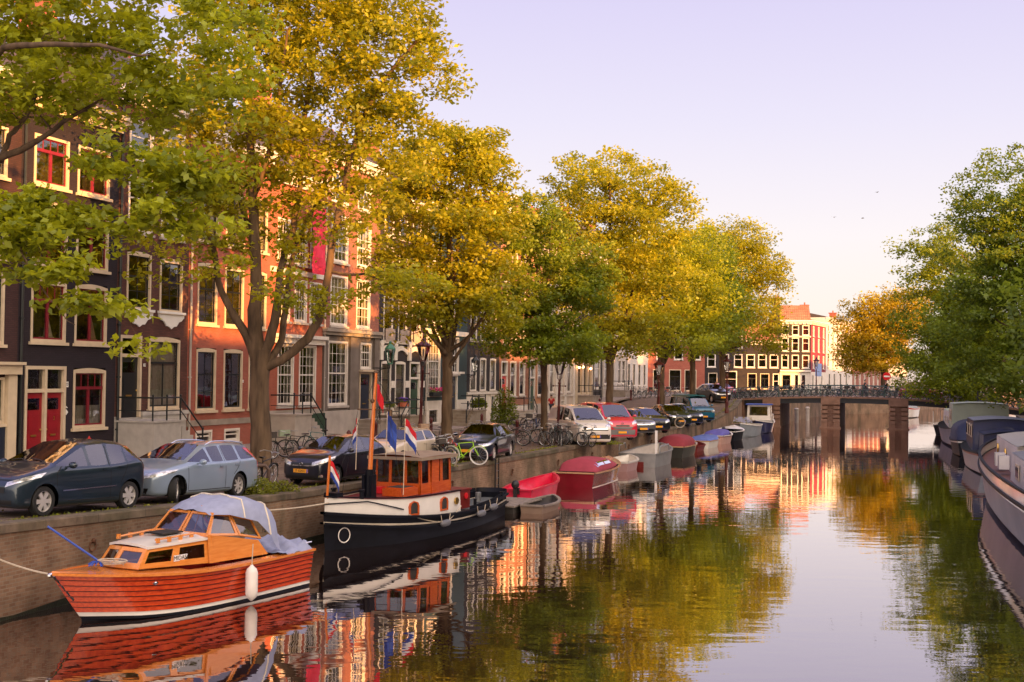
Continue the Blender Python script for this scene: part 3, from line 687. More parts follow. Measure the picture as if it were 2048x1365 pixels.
for x_ in (.5,2.6,4.65): arc.box(x_, x_+1.5, -.16,-.004, 4.97+.05, 5.09)
arc.build('white_ornament', WHITE, hf)
fn = MB()
for x_ in (.6,2.7,4.75):
    for k in range(9): fn.box(x_+k*.15, x_+k*.15+.05, -.2,-.16, 5.1, 5.9-.06*abs(k-4)/4)
    fn.box(x_, x_+1.28, -.16,-.14, 5.3,5.36); fn.box(x_, x_+1.28, -.16,-.14, 5.7,5.76)
fn.build('balcony_fence', mat('weathered_white_wood', (0.5,0.4,0.35), .8), hf)
stoop(hf, .2, 2.4, .85, 1.9, mat('mossy_stone', (0.22,0.17,0.12), .85, col2=(.3,.25,.2)), steps_to=-1)
hg = build_house('canal_house', 'canal house with teal shutters around huge many paned white windows', 33.5, 41, 14.4, TEALD,
    [(34.0,36.1,1.95,5.7,'grid',0,2), (37.5,39.4,3.3,5.7,'grid',0,0), (34.4,36,6.4,8.6,'grid',0,0), (37,38.6,6.4,8.6,'grid',0,0), (34.4,36,9.4,11.4,'grid',0,0), (37,38.6,9.4,11.4,'grid',0,0), (34.2,35.8,.15,1.1,'bars',0,0)],
    [(37.6,39.2,.95,3.25,NAVYD,2.2,WHITE,False)], base=1.6, basem=WHITEB)
strip(hg, 'white_band', WHITE, (0.02,7.48,-.12,-.004,5.8,6.1), (0.02,.42,-.05,-.004,3.9,4.05), (6.0,7.0,-.05,-.004,3.3,3.45)); stoop(hg, 3.9, 6.4, .9, 1.8, mat('mossy_stone', (.22,.17,.12), .85), steps_to=-1)
hh = build_house('canal_house', 'black canal house with arched white windows on a tall white base', 41, 47.8, 14.0, BRICKK,
    [(a, a+1.25, z, z1, 'blk', 1, c) for a in (41.6,43.6,45.7) for (z, z1, c) in ((2.15,4.45,2),(5.6,7.7,0),(8.6,10.6,1))]+[(43.7,44.8,.2,1.5,'plain',0,0)],
    [(45.9,46.9,.05,1.85,GREEND,1.8,WHITE,False)], base=2.0, basem=WHITEB)
strip(hh, 'base_moulding', WHITE, (0.01,6.79,-.12,-.004,1.92,2.08))
hi_ = build_house('canal_house', 'pale brown brick canal house with a bright red door and pointed neck gable', 47.8, 54.7, 13.4, BRICKO,
    [(50.3,51.7,1.7,4.3,'white',0,0), (52.5,53.9,1.7,4.3,'white',0,0)]+[(a, a+1.25, z, z1, 'white', 0, c) for a in (48.5,50.5,52.6) for (z, z1, c) in ((5.4,7.4,3),(8.3,10.2,0),(11,12.6,0))],
    [(48.2,49.6,.7,4.3,REDB,2.5,WHITE,False)], roof='neck', base=1.0, basem=WHITEB)
stoop(hi_, .2, 2.6, .65, 1.9, STONEL, steps_to=1)
hj = build_house('canal_house', 'narrow ochre orange brick canal house behind the slender tree', 54.7, 59.9, 13.2, BRICKOR,
    [(57.2,59.2,1.6,4.4,'white',1,0)]+[(a, a+1.2, z, z1, 'white', 0, 0) for a in (55.2,57,58.6) for (z, z1) in ((5.4,7.3),(8.2,10))], [(55.1,56.5,.3,4.5,GREEND,2.7,WHITE,False)], base=1.0, basem=STONEL)
hk = build_house('canal_house', 'cream stuccoed canal house with tall pilasters behind the middle lamp post', 59.9, 68.3, 14.2, CREAMW,
    [(a, a+1.3, z, z1, 'white', 0, c) for a in (60.6,63.2,65.9) for (z, z1, c) in ((1.6,4.5,1),(5.6,7.7,2),(8.5,10.4,0))]+[(61,62,.2,1.0,'plain',0,0),(64,65,.2,1.0,'plain',0,0)])
strip(hk, 'pilaster', WHITE, (.05,.5,-.1,-.004,0,4.9), (2.25,2.9,-.1,-.004,0,4.9), (5,5.6,-.1,-.004,0,4.9), (7.8,8.35,-.1,-.004,0,4.9)); strip(hk, 'string_course', WHITE, (0,8.38,-.2,-.004,4.95,5.2), (0,8.38,-.1,-.004,1.3,1.42))
hl = build_house('canal_house', 'blue black canal house with a cream shopfront and small lit bulbs', 68.3, 78.2, 13.6, BRICKK,
    [(69,70.4,.9,3.8,'shop',0,0), (71,72.3,.9,3.8,'shop',0,0), (72.7,73.7,.9,3.8,'shop',0,0), (75.2,77.4,1.3,4.4,'white',0,2)]+[(a, a+1.3, z, z1, 'white', 0, 0) for a in (69,71.6,75.4) for (z, z1) in ((5.3,7.3),(8.2,10.2))], (), basem=STONE)
strip(hl, 'shopfront', CREAM, (.05,.65,-.14,-.004,0,3.9), (2.13,2.68,-.14,-.004,0,3.9), (4.03,4.38,-.14,-.004,0,3.9), (5.45,6.0,-.14,-.004,0,3.9), (0.02,6.2,-.3,-.004,3.9,4.4))
stoop(hl, .7, 3.2, .7, 1.5, STONE)
hm = build_house('canal_house', 'white stuccoed canal house with flower boxes on its upper sills', 78.2, 88.2, 14.6, WHITEW,
    [(a, a+1.4, z, z1, 'white', 0, c) for a in (79,81.8,84.6,86.5) for (z, z1, c) in ((1.2,3.7,0),(4.9,7.2,0),(8.2,10.2,0))], (), base=.8, basem=STONEL)
strip(hm, 'string_course', WHITE, (0,9.98,-.2,-.004,4.1,4.35)); stoop(hm, 3, 6, .6, 1.6, STONE)
hn = build_house('canal_house', 'last pale house of the left row with slim dark windows beside the bridge corner', 88.2, 99, 14.0, WHITEW,
    [(a, a+1.2, z, z1, 'blk', 0, c) for a in (89,91.4,94,96.6) for (z, z1, c) in ((1.0,3.4,0),(4.7,6.8,1),(7.9,9.8,0))], (), base=.8, basem=STONEL)
for h_ in [o for o in COL.objects if o.get('group') == 'houses of the left row']:
    W_ = max(v[0] for v in h_.children[0].bound_box); H_ = max(v[2] for v in h_.children[0].bound_box)
    q = MB(); q.tube([(.12,-.07,0),(.12,-.07,H_-.6)], .05, 8)
    for z_ in range(1, int(H_-1), 2): q.box(.05,.19,-.12,-.002,z_,z_+.05)
    q.build('drainpipe', IRON if W_ < 6.85 else STONEL, h_)
# green ivy shrub and details are added with the street furniture
# ------------------------------------------------------------------ far row beyond the bridge, facing the camera
def far_house(label, p0, p1, H, wallm, cols, rows_, ww, style='white', base=None, basem=None, ground=None, roof='cornice', roofm=None, cornm=WHITE, group='houses beyond the bridge', zb=2.62, cur=0, depth=9, rh=None):
    p0 = Vector((p0[0], p0[1], 0)); p1 = Vector((p1[0], p1[1], 0)); d = p1-p0; W = d.length; rz = math.atan2(d.y, d.x)
    ops = []; sp_ = []
    for r_i, (z, h) in enumerate(rows_):
        for c_ in range(cols):
            cx = W*(c_+.5)/cols; ops.append((cx-ww/2, z, ww, h)); sp_.append((cx-ww/2, z, ww, h, style))
    for g_ in (ground or []): ops.append(g_[:4]); sp_.append(g_)
    t = house('canal_house', label, 0, W, H, wallm, ops, origin=(p0.x, p0.y, zb), rotz=rz, base=base, basem=basem, roof=roof, roofm=roofm, cornm=cornm, group=group, depth=depth, rh=rh)
    for i, s_ in enumerate(sp_): window(t, s_[0], s_[1], s_[2], s_[3], s_[4], False, (i*7) % 3 if cur else 0, True)
    return t
def px2(px, y): return ((px-1024)/F*y, y)
fy = 178
f0 = far_house('reddish brick corner house with tall cream windows seen between the far trunks', px2(1270,fy), px2(1410,fy), 10.2, BRICKR, 4, [(4.6,1.9),(7.3,1.7)], 1.3, ground=[(.4,.3,1.2,2.9,'shop'),(2.6,.3,1.3,2.9,'shop'),(4.9,.2,1.7,3.0,'shop'),(7.1,.2,1.7,3.0,'shop')], rh=2.0)
f1 = far_house('dark grey painted house with cream framed shop windows behind the bridge railing', px2(1410,fy), px2(1490,fy), 9.8, BRICKK, 3, [(3.6,1.9),(6.3,1.8)], 1.2, ground=[(.5,.6,1.3,2.2,'shop'),(2.6,.1,2.0,3.0,'white')], roofm=ROOFR, rh=2.2)
f2 = far_house('dark house with three cream windows and red tiled roof left of the white corner shop', px2(1490,fy), px2(1560,fy), 7.4, BRICKK, 3, [(3.6,1.9)], 1.2, ground=[(.4,.6,1.3,2.2,'shop'),(2.2,.6,1.3,2.2,'shop'),(4.0,.0,.9,2.8,'white')], roofm=ROOFR, roof='mansard', rh=2.6)
f3 = far_house('corner house with white shopfront, grey middle and pale top storey under red tiles', px2(1560,fy), px2(1622,fy), 10.4, BRICKK, 3, [(3.6,1.9),(6.0,1.95),(8.25,1.5)], 1.0, ground=[(.3,.5,1.3,2.2,'shop'),(2.1,.5,.6,2.2,'blk'),(3.1,.3,.6,2.4,'blk')], base=3.1, basem=WHITEB, roofm=ROOFR, roof='mansard', cornm=WHITE, rh=2.3)
strip(f3, 'pale_top_storey', CREAMW, (0.0,4.41,-.1,-.004,8.0,8.2)); strip(f3, 'shop_cornice', WHITE, (0,4.41,-.3,-.004,3.1,3.35))
c1 = px2(1622,fy); c2 = px2(1652,188); c3 = px2(1705,208); c4 = px2(1768,236); c5 = px2(1815,262)
f4 = far_house('crimson painted house with narrow white windows turning the far corner', c1, c2, 10.4, CRIMSON, 3, [(3.6,1.9),(6.0,1.95),(8.2,1.5)], .95, 'white', base=3.1, basem=WHITEB, ground=[(1.0,.6,1,2.1,'blk'),(7.5,.6,1,2.1,'blk')], depth=6, rh=.7)
f5 = far_house('white stuccoed house next to the crimson corner house', c2, c3, 11.4, WHITEW, 6, [(3.9,2.2),(6.9,2.2),(9.3,1.3)], 1.2, 'blk', ground=[(2,.4,1.5,2.6,'blk'),(6,.4,1.5,2.6,'blk'),(11,.4,1.5,2.6,'blk'),(16,.4,1.5,2.6,'blk')], depth=7, rh=.7)
f6 = far_house('rosy brick house farthest along the bending canal', c3, c4, 10.8, BRICKRG, 7, [(.6,2.5),(4.2,2.2),(7.2,2.0)], 1.3, 'white', depth=7, rh=1.2)
f7 = far_house('cream house at the very end of the canal', c4, c5, 11, CREAMW, 7, [(.6,2.5),(4.2,2.2),(7.2,2.0)], 1.3, 'white', depth=7, rh=1.2)
xx = [(60.5,117.5),(66.5,127),(73,137),(80,147),(88,160),(97,176),(108,196),(120,218)]  # row added to keep the low sun off the far houses
for i in range(7):
    far_house(['cream','brown','black','rosy','white','russet','fawn'][i]+' house added on the right bank to shade the far houses', xx[i+1], xx[i], (8.2 if i < 2 else 11.5)+.3*(i%3), [CREAMW,BRICKB,BRICKK,BRICKRG,WHITEW,BRICKR,BRICKO][i], 4, [(.8,2.4),(4.0,2.0)], 1.3, 'white', group='houses beyond the bridge', depth=8, zb=1.7, rh=2.0)
# ------------------------------------------------------------------ row on the right bank (partly behind the trees, shades the street)
rmats = [BRICKR, BRICKK, CREAMW, BRICKB, BRICKO, BRICKRG, WHITEW, BRICKK, BRICKR2, BRICKB, BRICKD, CREAMW, BRICKO, BRICKR]
x = -100.0; k = 0; rnd = random.Random(5)
words = ['red', 'black', 'cream', 'brown', 'pale brown', 'rosy', 'white', 'black', 'orange', 'dark brown', 'purple brown', 'ivory', 'fawn', 'russet']
while x < 84:
    wd = rnd.uniform(7.5, 10.5); p0 = rq(x+wd, 12.2); p1 = rq(x, 12.2)
    vis = 45 < x
    lab = words[k % 14]+' canal house of the right row behind the right bank trees' if vis else words[k % 14]+' canal house of the right row outside the view'
    far_house(lab, (p0.x, p0.y), (p1.x, p1.y), rnd.uniform(11.8, 12.4)+(4.6 if x < -34 else 0), rmats[k % 14], 3, [(1.2,2.4),(4.8,2.0),(7.8,1.6)], 1.3, ['white','two','grid'][k % 3], group='houses of the right row', zb=1.5, depth=8)  # unseen near end made taller to shade the left facades
    x += wd; k += 1
# ------------------------------------------------------------------ trees
def leaf_material(name, c1, c2, trans=(0.30,0.34,0.03), tf=0.45):
    m = bpy.data.materials.new(name); m.use_nodes = True; nt = m.node_tree; N = nt.nodes; L = nt.links; N.remove(N['Principled BSDF'])
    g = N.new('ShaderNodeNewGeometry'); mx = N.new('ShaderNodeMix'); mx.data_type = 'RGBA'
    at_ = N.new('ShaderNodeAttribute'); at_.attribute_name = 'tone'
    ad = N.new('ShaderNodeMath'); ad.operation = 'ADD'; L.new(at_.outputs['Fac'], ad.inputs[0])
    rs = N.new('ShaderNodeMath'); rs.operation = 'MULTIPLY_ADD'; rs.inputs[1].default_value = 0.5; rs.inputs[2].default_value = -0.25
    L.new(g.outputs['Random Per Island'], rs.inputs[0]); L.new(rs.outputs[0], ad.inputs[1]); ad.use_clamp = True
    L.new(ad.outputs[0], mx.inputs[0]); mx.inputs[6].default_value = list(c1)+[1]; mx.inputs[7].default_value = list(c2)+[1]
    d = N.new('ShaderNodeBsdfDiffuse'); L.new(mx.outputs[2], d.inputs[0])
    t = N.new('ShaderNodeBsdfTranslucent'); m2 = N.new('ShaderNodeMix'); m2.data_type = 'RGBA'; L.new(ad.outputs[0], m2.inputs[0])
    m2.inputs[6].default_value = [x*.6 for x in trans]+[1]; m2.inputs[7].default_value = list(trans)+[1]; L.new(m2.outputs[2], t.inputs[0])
    gl = N.new('ShaderNodeBsdfGlossy'); gl.inputs['Roughness'].default_value = 0.5; gl.inputs[0].default_value = (.9,.95,.8,1)
    a = N.new('ShaderNodeMixShader'); a.inputs[0].default_value = tf; L.new(d.outputs[0], a.inputs[1]); L.new(t.outputs[0], a.inputs[2])
    b = N.new('ShaderNodeMixShader'); b.inputs[0].default_value = 0.035; L.new(a.outputs[0], b.inputs[1]); L.new(gl.outputs[0], b.inputs[2])
    L.new(b.outputs[0], N['Material Output'].inputs[0]); M[name] = m
    return m
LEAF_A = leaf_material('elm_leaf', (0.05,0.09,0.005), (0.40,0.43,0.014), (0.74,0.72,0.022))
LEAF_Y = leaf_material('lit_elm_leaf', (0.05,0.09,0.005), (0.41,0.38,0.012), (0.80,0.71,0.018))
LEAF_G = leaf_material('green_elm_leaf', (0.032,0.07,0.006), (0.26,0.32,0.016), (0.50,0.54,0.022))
LEAF_O = leaf_material('sun_gold_elm_leaf', (0.10,0.09,0.006), (0.50,0.38,0.012), (0.9,0.66,0.02))  # gold of the low sun put into the leaf colour
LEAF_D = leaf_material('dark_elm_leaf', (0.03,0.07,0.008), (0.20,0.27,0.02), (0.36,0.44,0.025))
BARK = mat('elm_bark', (0.045,0.026,0.014), 0.9, vs=2.2, col2=(0.15,0.095,0.055), bump=1.0, bs=9)
BARK.node_tree.nodes['Noise Texture'].inputs['Scale'].default_value = 5
def _barkmap():
    nt = BARK.node_tree; mp = nt.nodes.new('ShaderNodeMapping'); mp.inputs['Scale'].default_value = (1,1,.18)
    tc = [n for n in nt.nodes if n.type == 'TEX_COORD'][0]; nt.links.new(tc.outputs['Object'], mp.inputs['Vector'])
    for n in nt.nodes:
        if n.type == 'TEX_NOISE': nt.links.new(mp.outputs[0], n.inputs['Vector'])
_barkmap()
def leaves_mesh(name, C, Nn, size, tone, rng, mtl, asp=.62, droop=.35):
    """C: n x 3 leaf centres, Nn: preferred normals; one folded leaf blade each"""
    n = len(C)
    d = rng.normal(size=(n,3)); d[:,2] = d[:,2]*.5-droop; d /= np.linalg.norm(d,axis=1)[:,None]
    nn = Nn+rng.normal(size=(n,3))*.55; s_ = np.cross(d, nn); s_ /= (np.linalg.norm(s_,axis=1)[:,None]+1e-9)
    nn = np.cross(s_, d)
    L_ = (size*rng.uniform(.65,1.25,size=n))[:,None]; Wd = L_*asp*.5
    base = C-d*L_*.5; tip = C+d*L_*.5; l = C-d*L_*.06+s_*Wd+nn*L_*.08; r = C-d*L_*.06-s_*Wd+nn*L_*.08
    V = np.stack([base, l, tip, r], axis=1).reshape(-1,3).astype(np.float32)
    me = bpy.data.meshes.new(name); me.vertices.add(4*n); me.vertices.foreach_set('co', V.ravel())
    me.loops.add(4*n); me.loops.foreach_set('vertex_index', np.arange(4*n, dtype=np.int32))
    me.polygons.add(n); me.polygons.foreach_set('loop_start', np.arange(0,4*n,4,dtype=np.int32)); me.polygons.foreach_set('loop_total', np.full(n,4,dtype=np.int32))
    a = me.attributes.new('tone', 'FLOAT', 'FACE'); a.data.foreach_set('value', tone.astype(np.float32))
    me.materials.append(mtl); me.update(calc_edges=True)
    return me
def tree(name, label, base, limbs, lobes, nclump, leaves, lsize, seed, mtl=None, r0=.35, group='trees along the left bank', csize=1.0, hollow=.55, flat=.58, twig=.022):
    """base: ground point. limbs: list of (points, radii) relative to the base. lobes: (cx,cy,cz,rx,ry,rz,weight)"""
    rng = np.random.default_rng(seed); mtl = mtl or LEAF_A
    t = thing(name, label, 'tree', base, 0, group)
    tk = MB(); nodes = []; rad = []
    for pts, rs in limbs:
        P = [Vector(p) for p in pts]; Q = []; RR = []
        for i in range(len(P)-1):                       # Catmull-Rom subdivision
            p0 = P[max(i-1,0)]; p1 = P[i]; p2 = P[i+1]; p3 = P[min(i+2,len(P)-1)]
            k = max(3, int((p2-p1).length/.35))
            for j in range(k):
                u = j/k; q = .5*((2*p1)+(p2-p0)*u+(2*p0-5*p1+4*p2-p3)*u*u+(3*p1-p0-3*p2+p3)*u**3)
                Q.append(q+Vector(rng.normal(size=3)*.02)); RR.append((rs[i]*(1-u)+rs[i+1]*u)*rng.uniform(.93,1.07))
        Q.append(P[-1]); RR.append(rs[-1])
        tk.tube(Q, RR, 10 if rs[0] > .15 else 7)
        for q, r_ in zip(Q, RR):
            nodes.append(q); rad.append(r_)
    if limbs:   # root flare
        P0 = Vector(limbs[0][0][0]); tk.tube([P0+Vector((0,0,-.3)), P0+Vector((0,0,.12)), P0+Vector((0,0,.6))], [limbs[0][1][0]*1.45, limbs[0][1][0]*1.25, limbs[0][1][0]], 10)
    # clump centres inside the lobes, pushed outwards so the crown has an inside
    w_ = np.array([l[6] if len(l) > 6 else l[3]*l[4]*l[5] for l in lobes]); w_ = w_/w_.sum()
    cc = []
    for k in range(nclump):
        l = lobes[rng.choice(len(lobes), p=w_)]
        u = rng.normal(size=3); u /= np.linalg.norm(u); rr = hollow+(1-hollow)*rng.random()**.6+(.28*rng.random() if rng.random() < .18 else 0)
        if rng.random() < .25: rr *= rng.random()
        cc.append((l[0]+u[0]*l[3]*rr, l[1]+u[1]*l[4]*rr, l[2]+u[2]*l[5]*rr))
    ctr = Vector((lobes[0][0], lobes[0][1], min(l[2] for l in lobes)-2))
    cc.sort(key=lambda p: (Vector(p)-ctr).length)
    npn = np.array([tuple(p) for p in nodes]) if nodes else np.zeros((0,3)); hi = len(nodes)
    br = MB(); NA = [tuple(p) for p in nodes]; cap = 3000
    arr = np.zeros((len(NA)+nclump*4, 3)); arr[:len(NA)] = NA; cnt = len(NA); rads = list(rad); ok = np.zeros(len(arr), bool)
    minz = min(l[2]-l[5] for l in lobes)-1.5
    for i in range(cnt): ok[i] = arr[i,2] > minz and rads[i] < 1
    for p in cc:
        v = np.array(p); A = arr[:cnt]; dd = np.linalg.norm(A-v, axis=1)+np.where(A[:,2] > v[2]+.3, 1.5, 0)+np.where(ok[:cnt], 0, 50)
        j = int(dd.argmin()); a = Vector(A[j]); b = Vector(p); dist = (b-a).length
        ra = min(rads[j]*.55, .012+dist*twig); m1 = a+(b-a)*.4+Vector((0,0,.10*dist))+Vector(rng.normal(size=3)*.05*dist); m2 = a+(b-a)*.75+Vector((0,0,.08*dist))+Vector(rng.normal(size=3)*.04*dist)
        br.tube([a, m1, m2, b], [ra, ra*.75, ra*.5, max(.006, ra*.25)], 4, cap=False)
        for q, f_ in ((m1,.75),(m2,.5),(b,.3)):
            arr[cnt] = q; rads.append(max(.008, ra*f_)); ok[cnt] = True; cnt += 1
    tk.v += []; o = tk.build('trunk', BARK, t, smooth=60)
    br.build('branches', BARK, t)
    per = max(6, leaves//nclump); CC = []; TT = []; NO = []
    for p in cc:
        n_ = int(per*rng.uniform(.5,1.5)); s_ = csize*rng.uniform(.6,1.35)
        q = rng.normal(size=(n_,3)); q /= np.linalg.norm(q,axis=1)[:,None]; q *= (rng.random(n_)**.5)[:,None]*np.array([s_*.85, s_*.85, s_*.8*flat])
        # sprays hang outward and down from the twig
        q[:,2] -= .10*(q[:,0]**2+q[:,1]**2)/s_
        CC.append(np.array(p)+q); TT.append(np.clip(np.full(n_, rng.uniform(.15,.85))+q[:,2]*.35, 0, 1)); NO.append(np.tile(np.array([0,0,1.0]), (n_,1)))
    C = np.concatenate(CC); Tn = np.concatenate(TT); Nn = np.concatenate(NO)
    link('crown', leaves_mesh('crown', C, Nn, lsize, Tn, rng, mtl), t)
    return t
def V3(*a): return a
# tree 1: the big many-stemmed elm in front of the salmon house (positions relative to its foot; x right, z up)
b1_ = at(522, 938, 1.42)
s1 = b1_.y/F                                    # metres per photo pixel at its distance
def rel(px, py, dy=0.0, b=b1_):
    p = aty(px, py, b.y+dy); return (p.x-b.x, dy, p.z-b.z)
limbs = [([rel(522,945),rel(521,850),rel(520,760),rel(521,700)], [.40,.345,.34,.36]),
 ([rel(518,735),rel(492,668),rel(460,620),rel(437,560),rel(420,470,-.4),rel(380,380,-1),rel(330,300,-1.6)], [.22,.17,.13,.11,.09,.06,.03]),
 ([rel(515,720),rel(510,640),rel(512,560),rel(508,470),rel(505,360,.3),rel(498,240,.4),rel(500,100,.3),rel(510,-60,0)], [.27,.24,.21,.18,.15,.12,.08,.04]),
 ([rel(524,715),rel(545,665),rel(556,600),rel(566,520,.4),rel(590,430,.8),rel(604,330,1.0),rel(612,220,1.2),rel(640,60,1.4)], [.20,.17,.14,.13,.11,.09,.07,.03]),
 ([rel(530,735),rel(560,722),rel(602,690),rel(636,640),rel(655,560),rel(668,470),rel(685,390),rel(705,300),rel(745,200,-.2),rel(800,120,-.5),rel(860,60,-.8)], [.19,.17,.16,.15,.14,.13,.12,.10,.08,.06,.03]),
 ([rel(661,545),rel(700,548,-.4),rel(745,552,-.8),rel(800,575,-1.2)], [.06,.05,.04,.02]),
 ([rel(538,730),rel(562,680,.5),rel(572,600,1.0),rel(590,500,1.5),rel(650,360,2.2),rel(700,200,2.6)], [.15,.13,.11,.09,.07,.03]),
 ([rel(505,470,.2),rel(470,380,.5),rel(430,300,1),rel(390,200,1.5)], [.10,.08,.06,.03]),
 ([rel(508,400,.2),rel(540,300,-.5),rel(560,180,-1.2),rel(575,60,-2)], [.09,.08,.06,.03])]
lob = [rel(560,120,0)+(4.2,3.6,4.2), rel(720,120,.5)+(3.4,3.2,3.2), rel(420,260,-.5)+(3.0,2.6,2.4), rel(830,130,-.5)+(1.7,1.6,1.9), rel(560,400,.5)+(3.3,3.0,2.0), rel(380,430,-1.2)+(2.4,2.0,1.3),
       rel(700,370,0)+(2.6,2.4,2.0), rel(480,520,-1.5)+(2.4,1.5,.9), rel(620,590,-1.0)+(1.7,1.4,.8), rel(800,560,-1.5)+(1.6,1.3,.55,4), rel(330,520,-1.5)+(1.5,1.2,.8), rel(760,280,.5)+(2.4,2.4,2.0), rel(640,-60,0)+(3.8,3.4,3.0)]
tree('elm_tree', 'big multi stemmed elm with a forked trunk rising behind the pale blue estate car', b1_, limbs, lob, 820, 54000, .21, 11, LEAF_Y, group='trees along the left bank', csize=.85)
# tree 0: crown overhanging the upper left corner, its trunk outside the view
b0_ = Vector((-13.6, 27.5, 1.42))
def rel0(px, py, dy=0.0): return rel(px, py, dy, b0_)
limbs = [([(0,0,0),(.05,0,2.5),(.15,0,4.8)], [.36,.30,.28]),
 ([(.12,0,4.2),rel0(-60,390,.3),rel0(0,320,.2),rel0(60,290,0),rel0(125,245,-.3),rel0(220,190,-.5)], [.16,.12,.085,.07,.05,.02]),
 ([rel0(0,322,.2),rel0(20,270,.5),rel0(50,235,.8),rel0(110,120,1.2)], [.07,.06,.05,.02]),
 ([(.15,0,4.6),(.4,.5,7.5),(1.2,1,10.5),(2.2,1,13)], [.24,.2,.14,.05]),
 ([rel0(-60,390,.3),rel0(-20,440,-1),rel0(20,460,-2.2),rel0(60,530,-2.8),rel0(100,600,-3.0),rel0(150,650,-3.2)], [.06,.045,.035,.02,.012,.006]),
 ([(.3,.2,6),(-2,1,8),(-4,1.5,10)], [.15,.1,.05]),
 ([(.2,.1,5.4),rel0(-40,150,-1.5),rel0(120,90,-2.5),rel0(300,110,-3)], [.12,.08,.05,.02])]
lob = [rel0(60,90,0)+(2.6,2.4,1.9), rel0(250,40,-.5)+(2.2,2.0,1.5), rel0(150,-60,0)+(3.2,2.6,1.8), rel0(330,190,-1)+(1.7,1.5,.9), rel0(130,200,-1)+(1.8,1.6,.9), rel0(60,420,-2)+(1.3,.9,.40,2.6), rel0(150,460,-2.4)+(1.6,1.0,.45,2.8), rel0(20,500,-2.5)+(1.0,.7,.4,1.7),
       rel0(120,545,-3)+(1.1,.6,.22,1.8), rel0(200,610,-3)+(.9,.5,.18,1.2), rel0(300,320,-2)+(1.5,1.0,.5,2.6), rel0(330,440,-2.4)+(1.2,.8,.4,2.2), rel0(-200,100,0)+(3,2.5,2.6), rel0(270,700,-3.2)+(.6,.3,.14,.35), rel0(380,360,-2)+(1.2,.9,.5,2.0), rel0(420,100,-1)+(1.8,1.6,1.3)]
tree('elm_tree', 'near elm whose leafy branches overhang the upper left corner of the view', b0_, limbs, lob, 620, 30000, .195, 23, LEAF_A, csize=.62, flat=.5)
# generic trees, with explicit crown lobes in photo-surveyed places
def simple_tree(label, pxb, pyb, ztr, crown, nclump, leaves, lsize, seed, mtl, tr=.25, lean=0, group='trees along the left bank', h0=None, csize=1.2, fork=None, base=None, side=None):
    b = base if base is not None else at(pxb, pyb, h0 or 1.42)
    def rr(px, py, dy=0.0): return rel(px, py, dy, b)
    lobes = [rr(c[0], c[1], c[2])+(c[3]*b.y/F, (c[5] if len(c) > 5 else c[3])*b.y/F*.95, c[4]*b.y/F) for c in crown]
    top = max(l[2]+l[5]*.6 for l in lobes); cx = sum(l[0] for l in lobes)/len(lobes); cy = sum(l[1] for l in lobes)/len(lobes)
    fz = fork if fork else ztr
    limbs = [([(0,0,0),(lean*.3,0,fz*.5),(lean,0,fz),(lean+cx*.4,cy*.3,fz+(top-fz)*.45),(cx*.8,cy*.7,fz+(top-fz)*.9)], [tr*1.12,tr,tr*.92,tr*.55,tr*.15])]
    r_ = random.Random(seed)
    for i, l in enumerate(lobes):
        z0 = fz*(.75+.35*r_.random()); st_ = (lean*z0/fz, 0, z0)
        mid = ((st_[0]+l[0])/2+r_.uniform(-.3,.3), (st_[1]+l[1])/2, st_[2]*.45+l[2]*.55-.3)
        limbs.append(([st_, mid, (l[0], l[1], l[2]+l[5]*.3)], [tr*.5, tr*.33, tr*.08]))
    if side:
        for s_ in side: limbs.append(([ (lean*.6,0,s_[0]), ]+[rr(*q) for q in s_[1]], [tr*.4]+[tr*.3*(1-k/len(s_[1])) for k in range(len(s_[1]))]))
    return tree('elm_tree', label, b, limbs, lobes, nclump, leaves, lsize, seed, mtl, group=group, csize=csize)
simple_tree('slim elm with a bare lower trunk behind the bicycles and the white hatchback', 893, 903, 4.2, [(890,330,0,120,75),(800,400,.5,75,60),(985,400,0,75,75),(900,460,-1,120,60),(800,520,0,80,45),(880,590,-1.5,110,50),(985,620,-1,75,50),(835,650,-1.5,60,30),(955,310,0,60,60),(960,540,0,90,45)], 520, 36000, .21, 31, LEAF_Y, tr=.24, csize=.82, fork=4.6, side=[(3.6,[(920,705,-.5),(945,650,-.8),(952,560,-1)])])
simple_tree('young dark green elm with a knobbly trunk behind the parked bicycles', 1087, 890, 4.4, [(1090,520,0,85,60),(1030,590,-.5,80,55),(1140,600,-.5,90,60),(1085,680,-1,125,45),(1180,540,0,55,60),(1060,450,.5,85,60),(1150,690,-1,70,35)], 480, 34000, .195, 41, LEAF_G, tr=.165, csize=.72, fork=4.0)
simple_tree('broad round elm behind the white and red vans', 1222, 866, 4.6, [(1220,370,0,130,70),(1130,440,0,90,70),(1310,430,0,95,70),(1220,480,-1,140,70),(1160,560,0,100,60),(1290,570,-1,110,60),(1230,650,-1,130,50),(1180,690,-1,70,30)], 620, 42000, .24, 51, LEAF_Y, tr=.24, csize=1.1, base=Vector((5.9,75,1.42)))
simple_tree('elm beside the second lamp post and the teal van', 1322, 850, 4.6, [(1330,520,0,100,70),(1280,600,0,90,70),(1380,600,0,90,70),(1330,670,-1,110,45),(1400,520,1,60,50)], 340, 32000, .26, 61, LEAF_A, tr=.27, csize=1.5, base=Vector((11.0,92,1.44)))
simple_tree('elm with a pale patched trunk behind the teal van', 1387, 840, 5, [(1390,520,0,85,60),(1350,600,0,70,60),(1430,590,0,80,70),(1400,670,-1,90,40)], 300, 28000, .26, 71, LEAF_G, tr=.24, csize=1.6, base=Vector((15.2,105,1.8)))
